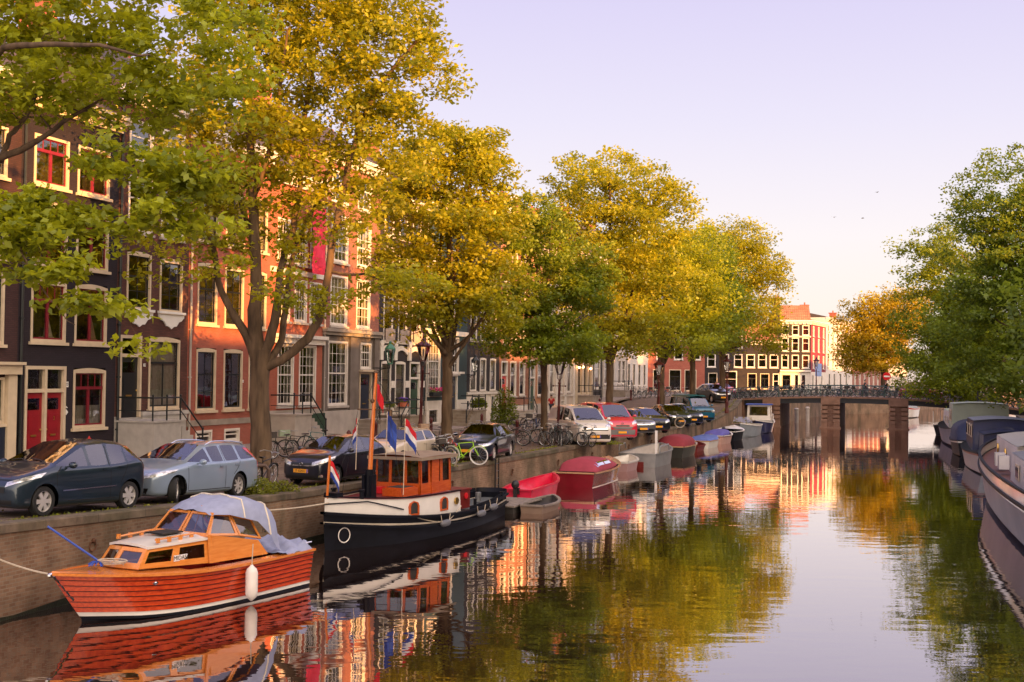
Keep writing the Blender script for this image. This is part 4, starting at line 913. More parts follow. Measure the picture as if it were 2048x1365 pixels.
simple_tree('dark trunked elm at the left end of the bridge', 1440, 820, 5, [(1450,520,0,90,80),(1520,560,0,60,70),(1400,600,0,70,60),(1480,640,-1,90,60),(1550,650,-1,45,55),(1470,480,0,70,40),(1555,560,0,25,40)], 400, 38000, .27, 81, LEAF_Y, tr=.30, csize=1.6, base=Vector((19.9,118,2.4)))
# right bank
RG = 'trees along the right bank'
def rb(t, o): p = rq(t, o); return Vector((p.x, p.y, 1.42))
simple_tree('tall dark green elm leaning in from the right edge', 0,0, 5, [(2060,400,0,160,110),(2000,520,0,140,100),(2070,600,-1,150,110),(1960,640,-1,110,80),(1950,430,0,60,60),(1990,740,-1,110,60),(2110,520,0,150,150),(2090,760,-1,120,70)], 860, 66000, .25, 91, LEAF_D, tr=.32, group=RG, csize=1.15, base=rb(49,1.6), fork=5)
simple_tree('elm with sunlit upper crown left of the tall dark one', 0,0, 5, [(1850,510,0,65,60),(1900,500,0,80,60),(1895,600,0,105,80),(1870,685,0,90,70),(1900,740,-1,110,50),(1960,600,0,90,90),(1960,700,0,100,80),(1900,775,-2,75,30),(1970,785,-2,70,30)], 620, 46000, .29, 101, LEAF_G, tr=.36, group=RG, csize=1.3, base=rb(80,1.8), fork=5.5)
simple_tree('golden lit elm far behind the bridge', 0,0, 4.5, [(1722,645,0,45,55),(1765,650,0,50,65),(1735,705,0,60,40),(1790,720,0,40,40),(1815,630,0,50,60)], 280, 26000, .36, 111, LEAF_O, tr=.3, group=RG, csize=2.0, base=Vector((45.5,153,2.7)), fork=5)
simple_tree('dark elm behind the right end of the bridge', 0,0, 5, [(1900,690,0,60,60),(1930,650,0,70,70),(1890,740,0,60,35),(1980,690,0,80,80)], 240, 20000, .34, 121, LEAF_D, tr=.3, group=RG, csize=2.0, base=Vector((50,136,2.0)), fork=5)
# nearer trees of the right bank stand outside the view; they are what the water and the street lie in the shade of
for i, t_ in enumerate((34, 20, 5, -12, -28, -45)):
    b = rb(t_, 1.6); rn = random.Random(i)
    lobes = [(-1.0,0,10.5,4.2,4.2,3.4),(.5,2.5,8.5,3.6,3.2,2.6),(0,-2.6,8.3,3.8,3.2,2.4),(-2.8,0,7,2.5,3,2),(0,0,13,2.8,2.8,2.2)]
    lobes = [(x+rn.uniform(-.5,.5), y+rn.uniform(-.5,.5), z+rn.uniform(-.4,.4)-3.2, a, b_, c) for x, y, z, a, b_, c in lobes]
    tree('elm_tree', 'elm of the near right bank standing outside the view', b, [([(0,0,0),(.1,0,3),(-.2,0,5.5),(-.5,0,9)], [.33,.29,.25,.1])], lobes, 200, 12000, .34, 200+i, LEAF_D, group=RG, csize=2.0)
# ------------------------------------------------------------------ cars. local +x forward, +y left, z up; origin on the ground in the middle
def paint(name, col, metal=0.0, rough=0.28):
    return mat(name, col, rough, metal, var=.04, vs=2, coat=1.0)
def car_body(st, width_row, glass, zbot, wheels, wr, name, pm, parent, lower=None):
    """st: stations (x, zbottom, zbelt, halfwidth, ztop, roof_halfwidth or 0). glass: dict of station index -> kinds"""
    rows = []
    for (x, zb, zbelt, w_, zt, rw) in st:
        zm = zb+(zbelt-zb)*.5
        if rw:
            r = [(0,zb),(w_*.86,zb),(w_*.97,zb+.07),(w_*1.0,zm),(w_*.975,zbelt-.03),(w_*.93,zbelt+.015),(rw,zt-.10),(rw-.10,zt-.02),(0,zt)]
        else:
            r = [(0,zb),(w_*.86,zb),(w_*.97,zb+.07),(w_*1.0,zm),(w_*.975,zbelt-.03),(w_*.90,zbelt+(zt-zbelt)*.45),(w_*.86,zbelt+(zt-zbelt)*.55),(w_*.76,zbelt+(zt-zbelt)*.75),(0,zt)]
        rows.append([(x, y, z) for y, z in r]+[(x, -y, z) for y, z in r[1:-1][::-1]])
    n = len(rows[0]); mb = MB()
    nr = 9
    def kind(i, j):
        jj = j if j < 8 else (15-j)   # mirrored row index
        g = glass.get(i)
        if g == 'S' and jj == 5: return 2
        if g == 'F' and jj in (6,7): return 1 if jj == 7 else 0
        if g == 'R' and jj == 7: return 3
        if g == 'Q' and jj == 5: return 2
        if g == 'FS' : return 1 if jj == 7 else (2 if jj == 5 else 0)
        if g == 'RS' : return 3 if jj == 7 else (2 if jj == 5 else 0)
        if lower and jj in (0,1) : return 4
        if lower == 'bump' and jj == 2 and (i < 2 or i >= len(st)-3): return 4
        return 0
    vs = [p for r in rows for p in r]; o = len(mb.v); mb.v += vs
    for i in range(len(rows)-1):
        for j in range(n):
            mb.f.append([i*n+j, (i+1)*n+j, (i+1)*n+(j+1)%n, i*n+(j+1)%n]); mb.m.append(kind(i, j))
    # end caps as strips so that they round well
    for i0, s_ in ((0, 1), ((len(rows)-1)*n, -1)):
        for j in range(8):
            a, b = i0+j, i0+j+1; c, d = i0+(n-j-1) % n if j+1 <= 8 else 0, i0+(n-j) % n
            f = [a, b, c, d]
            f = [q for k, q in enumerate(f) if q not in f[:k]]
            if len(f) >= 3: mb.f.append(f if s_ > 0 else f[::-1]); mb.m.append(4 if (lower and j < 2) else 0)
    mats = [pm, CARGLASS, CARGLASS, CARGLASS, BLKPL]
    me = mb.mesh('tmp', mats); bm = bmesh.new(); bm.from_mesh(me); bmesh.ops.recalc_face_normals(bm, faces=bm.faces)
    cr = bm.edges.layers.float.new('crease_edge'); cvv = bm.verts.layers.float.new('crease_vert')
    for e in bm.edges:
        if len(e.link_faces) == 2 and (e.link_faces[0].material_index in (1,2,3)) != (e.link_faces[1].material_index in (1,2,3)): e[cr] = 1.0; e.verts[0][cvv] = .75; e.verts[1][cvv] = .75
    # keep shoulders, hood edges and roof edges crisper than a plain subdivision would
    bm.verts.ensure_lookup_table(); K = len(rows)
    for e in bm.edges:
        a, b = e.verts[0].index, e.verts[1].index
        if a//n != b//n and a < K*n and b < K*n:
            j = a % n; jj = j if j <= 8 else 16-j
            if jj in (1,2): e[cr] = max(e[cr], .5)
            if jj in (4,5): e[cr] = max(e[cr], .45)
            if jj == 6: e[cr] = max(e[cr], .35)
    bm.to_mesh(me); bm.free()
    ob = bpy.data.objects.new('tmp', me); COL.objects.link(ob)
    sb = ob.modifiers.new('s', 'SUBSURF'); sb.levels = 2; sb.render_levels = 2
    cut = MB(); cuts = []
    for (wx, wy) in wheels:
        for sgn in (1, -1):
            c = MB(); y0, y1 = sgn*(wy-.16), sgn*(wy+.4); q = wr+.05
            c.prism([(wx+math.cos(math.pi*k/18)*q, wr+.01+math.sin(math.pi*k/18)*q) for k in range(19)]+[(wx-q,-.3),(wx+q,-.3)], min(y0,y1), max(y0,y1), 'y')
            co = c.build('cut', BLKPL, smooth=30); cuts.append(co)
            b = ob.modifiers.new('b', 'BOOLEAN'); b.operation = 'DIFFERENCE'; b.object = co; b.solver = 'EXACT'; 
            try: b.material_mode = 'TRANSFER'
            except Exception: pass
    ev = eval_mesh(ob)
    bpy.data.objects.remove(ob)
    for c in cuts: bpy.data.objects.remove(c)
    # split by material into parts
    bm = bmesh.new(); bm.from_mesh(ev); bvh = BVHTree.FromBMesh(bm); bm.free()
    out = {}
    nmap = {0:'body',1:'windscreen',2:'side_window',3:'rear_window',4:'lower_trim'}
    mi = np.zeros(len(ev.polygons), dtype=np.int32); ev.polygons.foreach_get('material_index', mi)
    names = [m_.name if m_ else '' for m_ in ev.materials]
    for k, nm in nmap.items():
        if k == 2:
            sides = (1,-1)
        else: sides = (0,)
        for sd_ in sides:
            bm = bmesh.new(); bm.from_mesh(ev)
            dele = [f for f in bm.faces if (f.material_index if f.material_index < 5 else 4) != k or (sd_ and f.calc_center_median().y*sd_ < 0)]
            bmesh.ops.delete(bm, geom=dele, context='FACES')
            if not bm.faces: bm.free(); continue
            for f in bm.faces: f.smooth = True; f.material_index = 0
            for e in bm.edges:
                if len(e.link_faces) == 2 and e.calc_face_angle(0) > R(38): e.smooth = False
            m2 = bpy.data.meshes.new(nm); bm.to_mesh(m2); bm.free()
            m2.materials.clear(); m2.materials.append([pm, CARGLASS, CARGLASS, CARGLASS, BLKPL][k])
            out[nm] = link(nm, m2, parent)
    return bvh, out
def patch(bvh, corners, d, name, m, parent, off=.006, n=(8,5), start=3.0, mbuf=None):
    """quad patch given by 4 world-ish corners projected along d on the body (thin applied piece)"""
    d = Vector(d).normalized(); c = [Vector(p) for p in corners]; rows = []
    for i in range(n[0]+1):
        u = i/n[0]; row = []
        for j in range(n[1]+1):
            v = j/n[1]; p = c[0]*(1-u)*(1-v)+c[1]*u*(1-v)+c[2]*u*v+c[3]*(1-u)*v
            h = bvh.ray_cast(p-d*start, d)
            row.append((h[0]-d*off) if h[0] is not None else None)
        rows.append(row)
    b = mbuf or MB(); n0 = len(b.v); idx = {}
    for i, r in enumerate(rows):
        for j, p in enumerate(r):
            if p is not None: idx[(i,j)] = len(b.v); b.v.append(tuple(p))
    for i in range(n[0]):
        for j in range(n[1]):
            k = [(i,j),(i+1,j),(i+1,j+1),(i,j+1)]
            if all(q in idx for q in k):
                P = [Vector(b.v[idx[q]]) for q in k]
                if max((P[a]-P[(a+1)%4]).length for a in range(4)) < .35: b.f.append([idx[q] for q in k]); b.m.append(0)
    if mbuf is None and b.f: return b.build(name, m, parent, smooth=50)
def seam(bvh, pts, side, mb, w_=.012, off=.003):
    """thin dark shut line following points (x,z) on the side of the body"""
    for (x0, z0), (x1, z1) in zip(pts[:-1], pts[1:]):
        dx, dz = x1-x0, z1-z0; l = math.hypot(dx, dz); nx, nz = -dz/l*w_/2, dx/l*w_/2
        patch(bvh, [(x0+nx, 0, z0+nz),(x1+nx,0,z1+nz),(x1-nx,0,z1-nz),(x0-nx,0,z0-nz)], (0,-side,0), '', None, None, off, (6,1), 3, mb)
HEADL = mat('headlight_glass', (0.62,0.62,0.62), 0.08, 0.6, var=.5, vs=14, coat=1)
TAILL = mat('tail_light_red', (0.5,0.01,0.02), 0.1, var=.3, vs=12, coat=1)
SEAMM = mat('shut_line', (0.008,0.008,0.009), .8)
GRILL = mat('grille_black', (0.01,0.01,0.011), .35)
def wheel(parent, x, y, r, spokes=5, steer=0.0, cap=ALLOY, wd=.2):
    s_ = 1 if y > 0 else -1
    tm = MB(); h = wd/2; rr = r*.70
    tm.lathe([(rr,-h),(r*.93,-h),(r*.99,-h*.75),(r,-h*.3),(r,h*.3),(r*.99,h*.75),(r*.93,h),(rr,h),(rr,-h)], 28, 0, (0,0,0), 'y', cap=False)
    me = tm.mesh('tyre', [RUBBER], 30); t = link('tyre', me, parent, (x,y,r), (0,0,steer))
    rm = MB(); o = s_*h*.8
    rm.lathe([(rr,o),(rr*.94,o),(rr*.9,o-s_*.05),(rr*.9,-o)], 24, 0, (0,0,0), 'y', cap=False); rm.lathe([(0.001,o*.9),(rr*.22,o*.9),(rr*.24,o*.6)], 12, 0, (0,0,0), 'y', cap=False)
    for k in range(spokes):
        a = 2*math.pi*k/spokes; c_, n_ = math.cos(a), math.sin(a); w0 = rr*.13 if spokes < 7 else rr*.08
        p = lambda rad, off, yy: (c_*rad-n_*off, yy, n_*rad+c_*off)
        wi = w0*1.2; wo = w0*(1.9 if spokes < 7 else 1.2)
        rm.add([p(rr*.15,-wi,o*.92),p(rr*.92,-wo,o*.9),p(rr*.92,wo,o*.9),p(rr*.15,wi,o*.92),p(rr*.15,-wi,o*.5),p(rr*.92,-wo,o*.5),p(rr*.92,wo,o*.5),p(rr*.15,wi,o*.5)],[(0,1,2,3),(0,4,5,1),(3,2,6,7),(7,6,5,4)])
    link('rim', rm.mesh('rim', [cap]), t)
    dk = MB(); dk.lathe([(0.001,o*.2),(rr*.9,o*.2)], 20, 0, (0,0,0), 'y', cap=False); link('brake_shade', dk.mesh('brake_shade', [BLKPL]), t)
    return t
def plate(parent, x, z, txt, yaw=0, w_=.52, tilt=0):
    b = MB(); b.box(-.012, .0, -w_/2, w_/2, -.055, .055); p = b.build('number_plate', PLATE, parent, loc=(x,0,z), rot=(0,tilt,yaw))
    e = MB(); e.box(.001,.003, w_/2-.05, w_/2-.003, -.052,.052); e.build('blue_strip', mat('plate_blue',(.03,.08,.5),.5), p)
    if txt: text_mesh('plate_text', txt, .105, BLACKP, p, (.004, -.02, 0), (R(90),0,R(90)), .001)
    return p
def make_car(label, cat, pmat, st, glass, wheels, wr, track, loc=None, rotz=0, spokes=5, seams=(), handles=(), front=None, rear=None, txt=None, lower=None, steer=0, mirror=None, group='cars parked along the quay', extras=None, platez=.42, grille=None, fog=None, cap=ALLOY, name='parked_car', rub=None):
    t = thing(name, label, cat, (0,0,0), 0, group)
    bvh, parts = car_body(st, None, glass, .18, [(w_, track) for w_ in wheels], wr, 'body', pmat, t, lower)
    und = MB(); xf, xr = st[0][0]-.25, st[-1][0]+.25; und.box(xr, xf, -track+.12, track-.12, .2, .42); und.build('underbody', BLKPL, t)
    for i, wx in enumerate(wheels):
        for s_ in (1,-1):
            wheel(t, wx, s_*(track-.075), wr, spokes, steer if i == 0 else 0, cap)
            am_ = MB(); n = 14; yi = s_*(track-.2)
            am_.loft([[(wx+math.cos(math.pi*k/n)*(wr+.04), yi, wr+math.sin(math.pi*k/n)*(wr+.04)), (wx+math.cos(math.pi*k/n)*(wr+.04), s_*(track-.02), wr+math.sin(math.pi*k/n)*(wr+.04))] for k in range(n+1)])
            am_.prism([(wx+math.cos(math.pi*k/n)*(wr+.05), wr+math.sin(math.pi*k/n)*(wr+.05)) for k in range(n+1)]+[(wx-wr-.05,.2),(wx+wr+.05,.2)], yi-.02, yi, 'y')
            am_.build('wheel_well', BLKPL, t)
    for sgn in (1,-1):
        sm = MB()
        for sq in seams: seam(bvh, sq, sgn, sm, .016)
        if sm.f: sm.build('shut_lines', SEAMM, t)
    for (hx, hzz) in handles:
        for sgn in (1,-1):
            h = bvh.ray_cast(Vector((hx, sgn*3, hzz)), Vector((0,-sgn,0)))
            if h[0] is not None:
                y = h[0].y; b = MB(); b.beam((hx-.09, y+sgn*.018, hzz), (hx+.09, y+sgn*.022, hzz+.005), .03, .028); b.build('door_handle', pmat, t)
    if rub:
        rb_ = MB()
        for sgn in (1,-1): seam(bvh, rub, sgn, rb_, .025, .012)
        rb_.build('rub_strip', CHROME, t)
    if front:
        for sgn in (1,-1):
            c = [(a, sgn*b, z) for a, b, z in front]; dd = (-1, -sgn*.55, -.05); patch(bvh, c, dd, 'headlight', HEADL, t, .01, (8,6))
    if rear:
        for sgn in (1,-1):
            c = [(a, sgn*b, z) for a, b, z in rear]; patch(bvh, c, (1, -sgn*.7, 0), 'tail_light', TAILL, t, .01, (8,6))
    if grille:
        for g_ in grille:
            y0, y1, z0, z1 = g_[:4]; gm_ = g_[4] if len(g_) > 4 else GRILL
            patch(bvh, [(st[0][0],-y0,z0),(st[0][0],y0,z0),(st[0][0],y1,z1),(st[0][0],-y1,z1)], (-1,0,0), 'grille', gm_, t, .008+(.006 if gm_ is CHROME else 0), (10,3))
    if txt is not None: plate(t, st[0][0]+.03, platez, txt); plate(t, st[-1][0]-.03, platez+.15, None, math.pi)
    if mirror:
        mx_, mz_, my_ = mirror
        for sgn in (1,-1):
            b = MB(); b.ball((mx_, sgn*(my_+.13), mz_), (.07,.11,.075), 10, 6); b.beam((mx_, sgn*(my_-.05), mz_-.05), (mx_, sgn*(my_+.08), mz_-.03), .05, .03); mo = b.build('wing_mirror', pmat, t, smooth=60)
    # seats and steering wheel seen through the glass
    se = MB(); cabin = [s for s in st if s[5]]
    if cabin:
        xa = cabin[0][0]-.55; zb = cabin[0][2]
        for sy in (.36,-.36): se.box(xa-.12, xa, sy-.22, sy+.22, zb-.4, zb+.12); se.ball((xa-.06, sy, zb+.24), (.06,.13,.10), 8, 5)
        if len(cabin) > 3:
            xb_ = cabin[-1][0]+.35; se.box(xb_-.1, xb_, -.55,.55, zb-.4, zb+.08)
        se.box(xa+.7, xa+1.0, -.6,.6, zb-.25, zb-.05)
        se.build('seats', BLKPL, t)
    if extras: extras(t, bvh)
    if loc is not None: t.location = loc; t.rotation_euler = (0,0,rotz)
    return t
def wipers(st_x, z, parent, bvh):
    b = MB()
    for y0, y1 in ((.55,-.02),(.02,-.5)):
        pts = []
        for k in range(5):
            u = k/4; y = y0+(y1-y0)*u; x = st_x-.12*math.sin(u*2.4)
            h = bvh.ray_cast(Vector((x, y, 3)), Vector((0,0,-1)))
            if h[0] is not None: pts.append(h[0]+Vector((0,0,.02)))
        if len(pts) > 1: b.tube(pts, .01, 4)
    b.build('wiper', BLKPL, parent)
def roofrails(x0, x1, y, parent, bvh, m=None):
    b = MB()
    for s_ in (1,-1):
        pts = []
        for k in range(9):
            x = x0+(x1-x0)*k/8; h = bvh.ray_cast(Vector((x, s_*y, 3)), Vector((0,0,-1)))
            if h[0] is not None: pts.append(h[0]+Vector((0,0,.0 if k in (0,8) else .05)))
        if len(pts) > 2: b.tube(pts, .018, 6)
    b.build('roof_rail', m or BLKPL, parent)
def head(p0, p1):
    d = Vector(p1)-Vector(p0); return math.atan2(d.y, d.x)
def place(front_px, rear_px, wf, wr_, track, side, h=None):
    """from the near-side wheel contacts (photo pixels) to the centre location + heading. side=+1: the car's left wheels"""
    def g(px, py):
        p = at(px, py, 1.4)
        for _ in range(12): p = at(px, py, hs(p.y)+.03)
        return p
    a = g(*front_px); b = g(*rear_px); d = (a-b); d.z = 0; d.normalize(); n = Vector((-d.y, d.x, 0))
    mid = (a+b)/2-d*((wf+wr_)/2)-n*side*track; pz = (b.z-a.z)/(b-a).length
    return Vector((mid.x, mid.y, (a.z+b.z)/2)), math.atan2(d.y, d.x), math.asin(max(-.2, min(.2, pz)))
def put(t, pl):
    t.location = pl[0]; t.rotation_mode = 'XYZ'; t.rotation_euler = (0, pl[2], pl[1])
# --- compact people carrier in dark blue
P_DBLUE = paint('dark_blue_green_paint', (0.018,0.035,0.055), .5); P_LBLUE = paint('pale_blue_paint', (0.27,0.35,0.46), .3)
P_BLACK = paint('black_car_paint', (0.006,0.006,0.014)); P_IVORY = paint('ivory_car_paint', (0.55,0.46,0.36)); P_NAVY = paint('navy_car_paint', (0.012,0.018,0.035), .4)
P_WHITE = paint('white_van_paint', (0.62,0.57,0.53)); P_RED = paint('red_van_paint', (0.55,0.01,0.035)); P_SILVER = paint('silver_car_paint', (0.22,0.23,0.25), .7)
P_CHAR = paint('charcoal_car_paint', (0.012,0.014,0.018), .4); P_TEAL = paint('teal_van_paint', (0.008,0.11,0.19), .2); P_GREENB = paint('dark_green_car_paint', (0.01,0.02,0.02), .4)
st = [(1.93,.30,.60,.50,.64,0),(1.88,.20,.66,.72,.74,0),(1.66,.17,.78,.83,.90,0),(1.30,.17,.90,.865,1.01,0),(1.05,.17,.95,.87,1.07,0),(.88,.17,.97,.875,1.13,0),
      (-.02,.17,.99,.88,1.53,.60),(-.10,.17,1.0,.88,1.545,.61),(-.62,.17,1.01,.88,1.585,.62),(-.72,.17,1.01,.88,1.585,.62),(-1.20,.17,1.05,.875,1.55,.60),(-1.27,.17,1.06,.87,1.54,.59),(-1.60,.18,1.10,.86,1.44,.54),(-1.83,.20,1.08,.82,1.16,0),(-1.91,.25,.80,.76,.86,0),(-1.93,.32,.62,.6,.66,0)]
gl = {5:'FS',7:'S',9:'S',11:'S',12:'R'}
car1 = make_car('dark blue people carrier parked at the left edge, nose out of the view', 'car', P_DBLUE, st, gl, (1.22,-1.35), .315, .80, spokes=6,
    seams=[[(.92,.32),(.92,.9)],[(.92,.9),(.75,1.03)],[(-.68,.30),(-.68,.99)],[(-1.0,.62),(-1.15,.85)],[(-1.15,.85),(-1.24,1.05)],[(.88,.30),(-.85,.30)],[(-.66,1.01),(-.66,1.5)]], handles=((-.5,.93),(-1.02,.97)),
    front=[(1.9,.42,.62),(1.35,.84,.82),(1.25,.86,.92),(1.8,.40,.72)], rear=[(-1.85,.8,.9),(-1.85,.6,.9),(-1.75,.6,1.15),(-1.75,.8,1.15)], mirror=(.62,1.06,.86), txt='', rub=[(.75,.52),(-.85,.56)],
    grille=[(.42,.42,.50,.62),(.6,.6,.27,.36)], extras=lambda t,b: wipers(.95,1.1,t,b))
put(car1, place((81,1034),(260,1018),1.22,-1.35,.80,1))
# --- pale blue estate
st = [(2.24,.30,.58,.52,.62,0),(2.18,.20,.64,.76,.72,0),(1.95,.17,.74,.86,.86,0),(1.5,.17,.84,.90,.95,0),(1.1,.17,.90,.91,1.01,0),(.95,.17,.92,.915,1.05,0),
      (.05,.17,.94,.92,1.41,.60),(-.03,.17,.945,.92,1.42,.61),(-.52,.17,.95,.92,1.46,.62),(-.62,.17,.95,.92,1.465,.62),(-1.22,.17,.97,.915,1.46,.61),(-1.32,.17,.97,.91,1.455,.61),(-1.98,.18,1.0,.88,1.40,.57),(-2.08,.19,.98,.87,1.36,.55),(-2.20,.22,.94,.84,1.02,0),(-2.24,.26,.75,.78,.82,0),(-2.26,.34,.6,.6,.64,0)]
gl = {5:'FS',7:'S',9:'S',11:'S',13:'R'}
car2 = make_car('pale blue estate car with silver roof rails and turned front wheels beside the quay', 'car', P_LBLUE, st, gl, (1.42,-1.25), .315, .84, spokes=7, steer=R(28),
    seams=[[(1.0,.3),(1.02,.88)],[(-.57,.28),(-.57,.94)],[(-.57,.97),(-.6,1.4)],[(-.95,.62),(-1.15,.8)],[(-1.15,.8),(-1.26,.97)],[(1.0,.28),(-.8,.28)]], handles=((-.38,.84),(-1.08,.87)),
    front=[(2.2,.45,.58),(1.6,.9,.74),(1.45,.9,.82),(2.05,.42,.72)], rear=[(-2.15,.86,.75),(-2.15,.72,.75),(-2.05,.68,1.28),(-2.0,.84,1.28)], mirror=(.62,.98,.9), txt='',
    grille=[(.5,.5,.52,.6),(.55,.62,.24,.38)], extras=lambda t,b: (wipers(1.0,1.05,t,b), roofrails(-.15,-1.95,.52,t,b,CHROME)))
put(car2, place((341,1008),(484,994),1.42,-1.25,.84,1))
# --- small black hatchback with orange plate
st = [(1.84,.30,.60,.50,.66,0),(1.79,.20,.68,.70,.78,0),(1.6,.17,.80,.78,.93,0),(1.25,.17,.90,.80,1.0,0),(1.05,.17,.93,.80,1.04,0),(.92,.17,.95,.80,1.08,0),
      (.15,.17,.97,.80,1.42,.54),(.07,.17,.98,.80,1.43,.55),(-.42,.17,.99,.80,1.475,.56),(-.50,.17,.99,.80,1.475,.56),(-1.02,.17,1.03,.79,1.45,.54),(-1.10,.17,1.04,.79,1.44,.53),(-1.45,.18,1.07,.77,1.36,.50),(-1.70,.20,1.03,.74,1.10,0),(-1.80,.25,.78,.70,.84,0),(-1.84,.32,.6,.55,.64,0)]
gl = {5:'FS',7:'S',9:'S',11:'S',12:'R'}
def badge(z, r=.05, x=None):
    def f(t, b):
        h = b.ray_cast(Vector((4,0,z)), Vector((-1,0,0)))
        if h[0] is not None:
            o = MB(); n = 14; c = h[0]+Vector((.02,0,0)); o.tube([c+Vector((0,r*math.cos(2*math.pi*k/n),r*math.sin(2*math.pi*k/n))) for k in range(n+1)], .009, 5); o.beam(c+Vector((0,-r*.9,0)), c+Vector((0,r*.9,0)), .012, .014); o.build('badge', CHROME, t)
    return f
car3 = make_car('small black hatchback with a yellow plate and chrome grille bar behind the tug mast', 'car', P_BLACK, st, gl, (1.12,-1.26), .30, .74, spokes=7,
    seams=[[(.88,.3),(.9,.88)],[(-.46,.28),(-.46,.97)],[(.88,.28),(-.75,.28)]], handles=((-.3,.88),(-.9,.92)),
    front=[(1.82,.36,.60),(1.3,.80,.78),(1.2,.80,.90),(1.75,.34,.72)], rear=[(-1.75,.72,.85),(-1.75,.55,.85),(-1.65,.55,1.15),(-1.65,.72,1.15)], mirror=(.6,1.04,.8), txt='JT-824-L',
    grille=[(.36,.45,.56,.70),(.42,.46,.60,.635,CHROME),(.5,.55,.24,.34)], platez=.46, extras=lambda t,b: (wipers(1.0,1.05,t,b), badge(.66)(t,b), [patch(b, [(1.8,s*.58,.28),(1.8,s*.72,.28),(1.8,s*.74,.36),(1.8,s*.6,.36)], (-1,-s*.4,0), 'fog_light', CHROME, t) for s in (1,-1)]))
p_ = at(671,972,1.42); hd = math.atan2(-.90,-.44)
def centre_from(p, hd, wx, track, side):
    d = Vector((math.cos(hd), math.sin(hd), 0)); n = Vector((-d.y, d.x, 0)); return Vector((p.x, p.y, 1.42))-d*wx-n*side*track
car3.location = centre_from(p_, hd, 1.12, .74, 1); car3.rotation_euler = (0,0,hd)
# --- ivory small retro hatchback
st = [(1.83,.32,.58,.52,.64,0),(1.79,.20,.68,.70,.80,0),(1.6,.17,.80,.80,.92,0),(1.2,.17,.88,.83,.97,0),(1.0,.17,.90,.83,.99,0),(.82,.17,.92,.83,1.02,0),
      (.32,.17,.93,.83,1.34,.60),(.24,.17,.94,.83,1.35,.61),(-.50,.17,.95,.83,1.40,.62),(-.58,.17,.95,.83,1.40,.62),(-1.22,.17,.97,.82,1.36,.59),(-1.32,.17,.98,.81,1.35,.58),(-1.58,.2,.98,.79,1.12,0),(-1.76,.22,.8,.76,.88,0),(-1.83,.32,.6,.58,.64,0)]
gl = {5:'FS',7:'S',9:'S',11:'RS'}
car4 = make_car('ivory retro hatchback with round headlights and dark roof behind the tug wheelhouse', 'car', P_IVORY, st, gl, (1.22,-1.25), .30, .76, spokes=5,
    seams=[[(.86,.3),(.88,.88)],[(-.52,.28),(-.52,.93)],[(.86,.28),(-.7,.28)]], handles=((-.4,.84),), mirror=(.72,1.0,.8), txt='', lower='low', grille=[(.36,.42,.46,.60),(.5,.5,.24,.32)],
    extras=lambda t,b: ([ (lambda o: o.build('headlight', HEADL, t, smooth=50))(MB().ball((1.66, s*.56, .74), (.09,.12,.12), 14, 8)) for s in (1,-1)],
        patch(b, [(.30,-.60,1),(-1.25,-.58,1),(-1.25,.58,1),(.30,.60,1)], (0,0,-1), 'dark_roof', P_BLACK, t, .006, (14,8)), wipers(.9,1,t,b)))
p_ = at(803,938,1.42); hd = math.atan2(-.91,-.41); car4.location = centre_from(p_, hd, 1.22, .76, 1); car4.rotation_euler = (0,0,hd)
# --- navy saloon
st = [(2.28,.30,.56,.55,.60,0),(2.22,.20,.62,.78,.70,0),(2.0,.17,.70,.86,.82,0),(1.5,.17,.80,.88,.91,0),(1.1,.17,.86,.885,.97,0),(.92,.17,.88,.885,1.01,0),
      (.22,.17,.90,.885,1.37,.56),(.14,.17,.90,.885,1.38,.57),(-.42,.17,.92,.885,1.42,.58),(-.50,.17,.92,.885,1.42,.58),(-1.05,.17,.94,.88,1.36,.56),(-1.16,.17,.95,.88,1.33,.54),(-1.66,.18,.96,.86,1.05,0),(-2.1,.2,.94,.82,1.0,0),(-2.24,.25,.78,.76,.84,0),(-2.28,.34,.6,.6,.62,0)]
gl = {5:'FS',7:'S',9:'S',11:'R'}
def silverline(t, b):
    o = MB()
    for s in (1,-1):
        seam(b, [(.55,1.02),(.2,1.28),(-.4,1.335),(-1.0,1.27),(-1.45,1.06)], s, o, .02, .012)
    o.build('window_trim', CHROME, t); wipers(1.0,1,t,b)
car5 = make_car('navy saloon parked beside the slim elm, facing left along the quay', 'car', P_NAVY, st, gl, (1.38,-1.27), .315, .80, spokes=7,
    seams=[[(.98,.3),(1.0,.82)],[(-.46,.28),(-.46,.9)],[(-1.1,.6),(-1.2,.9)],[(.98,.28),(-.85,.28)]], handles=((-.3,.78),(-1.0,.81)), rub=[(.9,.5),(-.9,.53)],
    front=[(2.25,.42,.56),(1.8,.86,.66),(1.75,.86,.74),(2.2,.40,.68)], mirror=(.62,.98,.86), txt='', grille=[(.3,.36,.28,.66),(.75,.78,.24,.36)], extras=silverline)
put(car5, place((979,924),(1028,912),1.38,-1.27,.80,1))
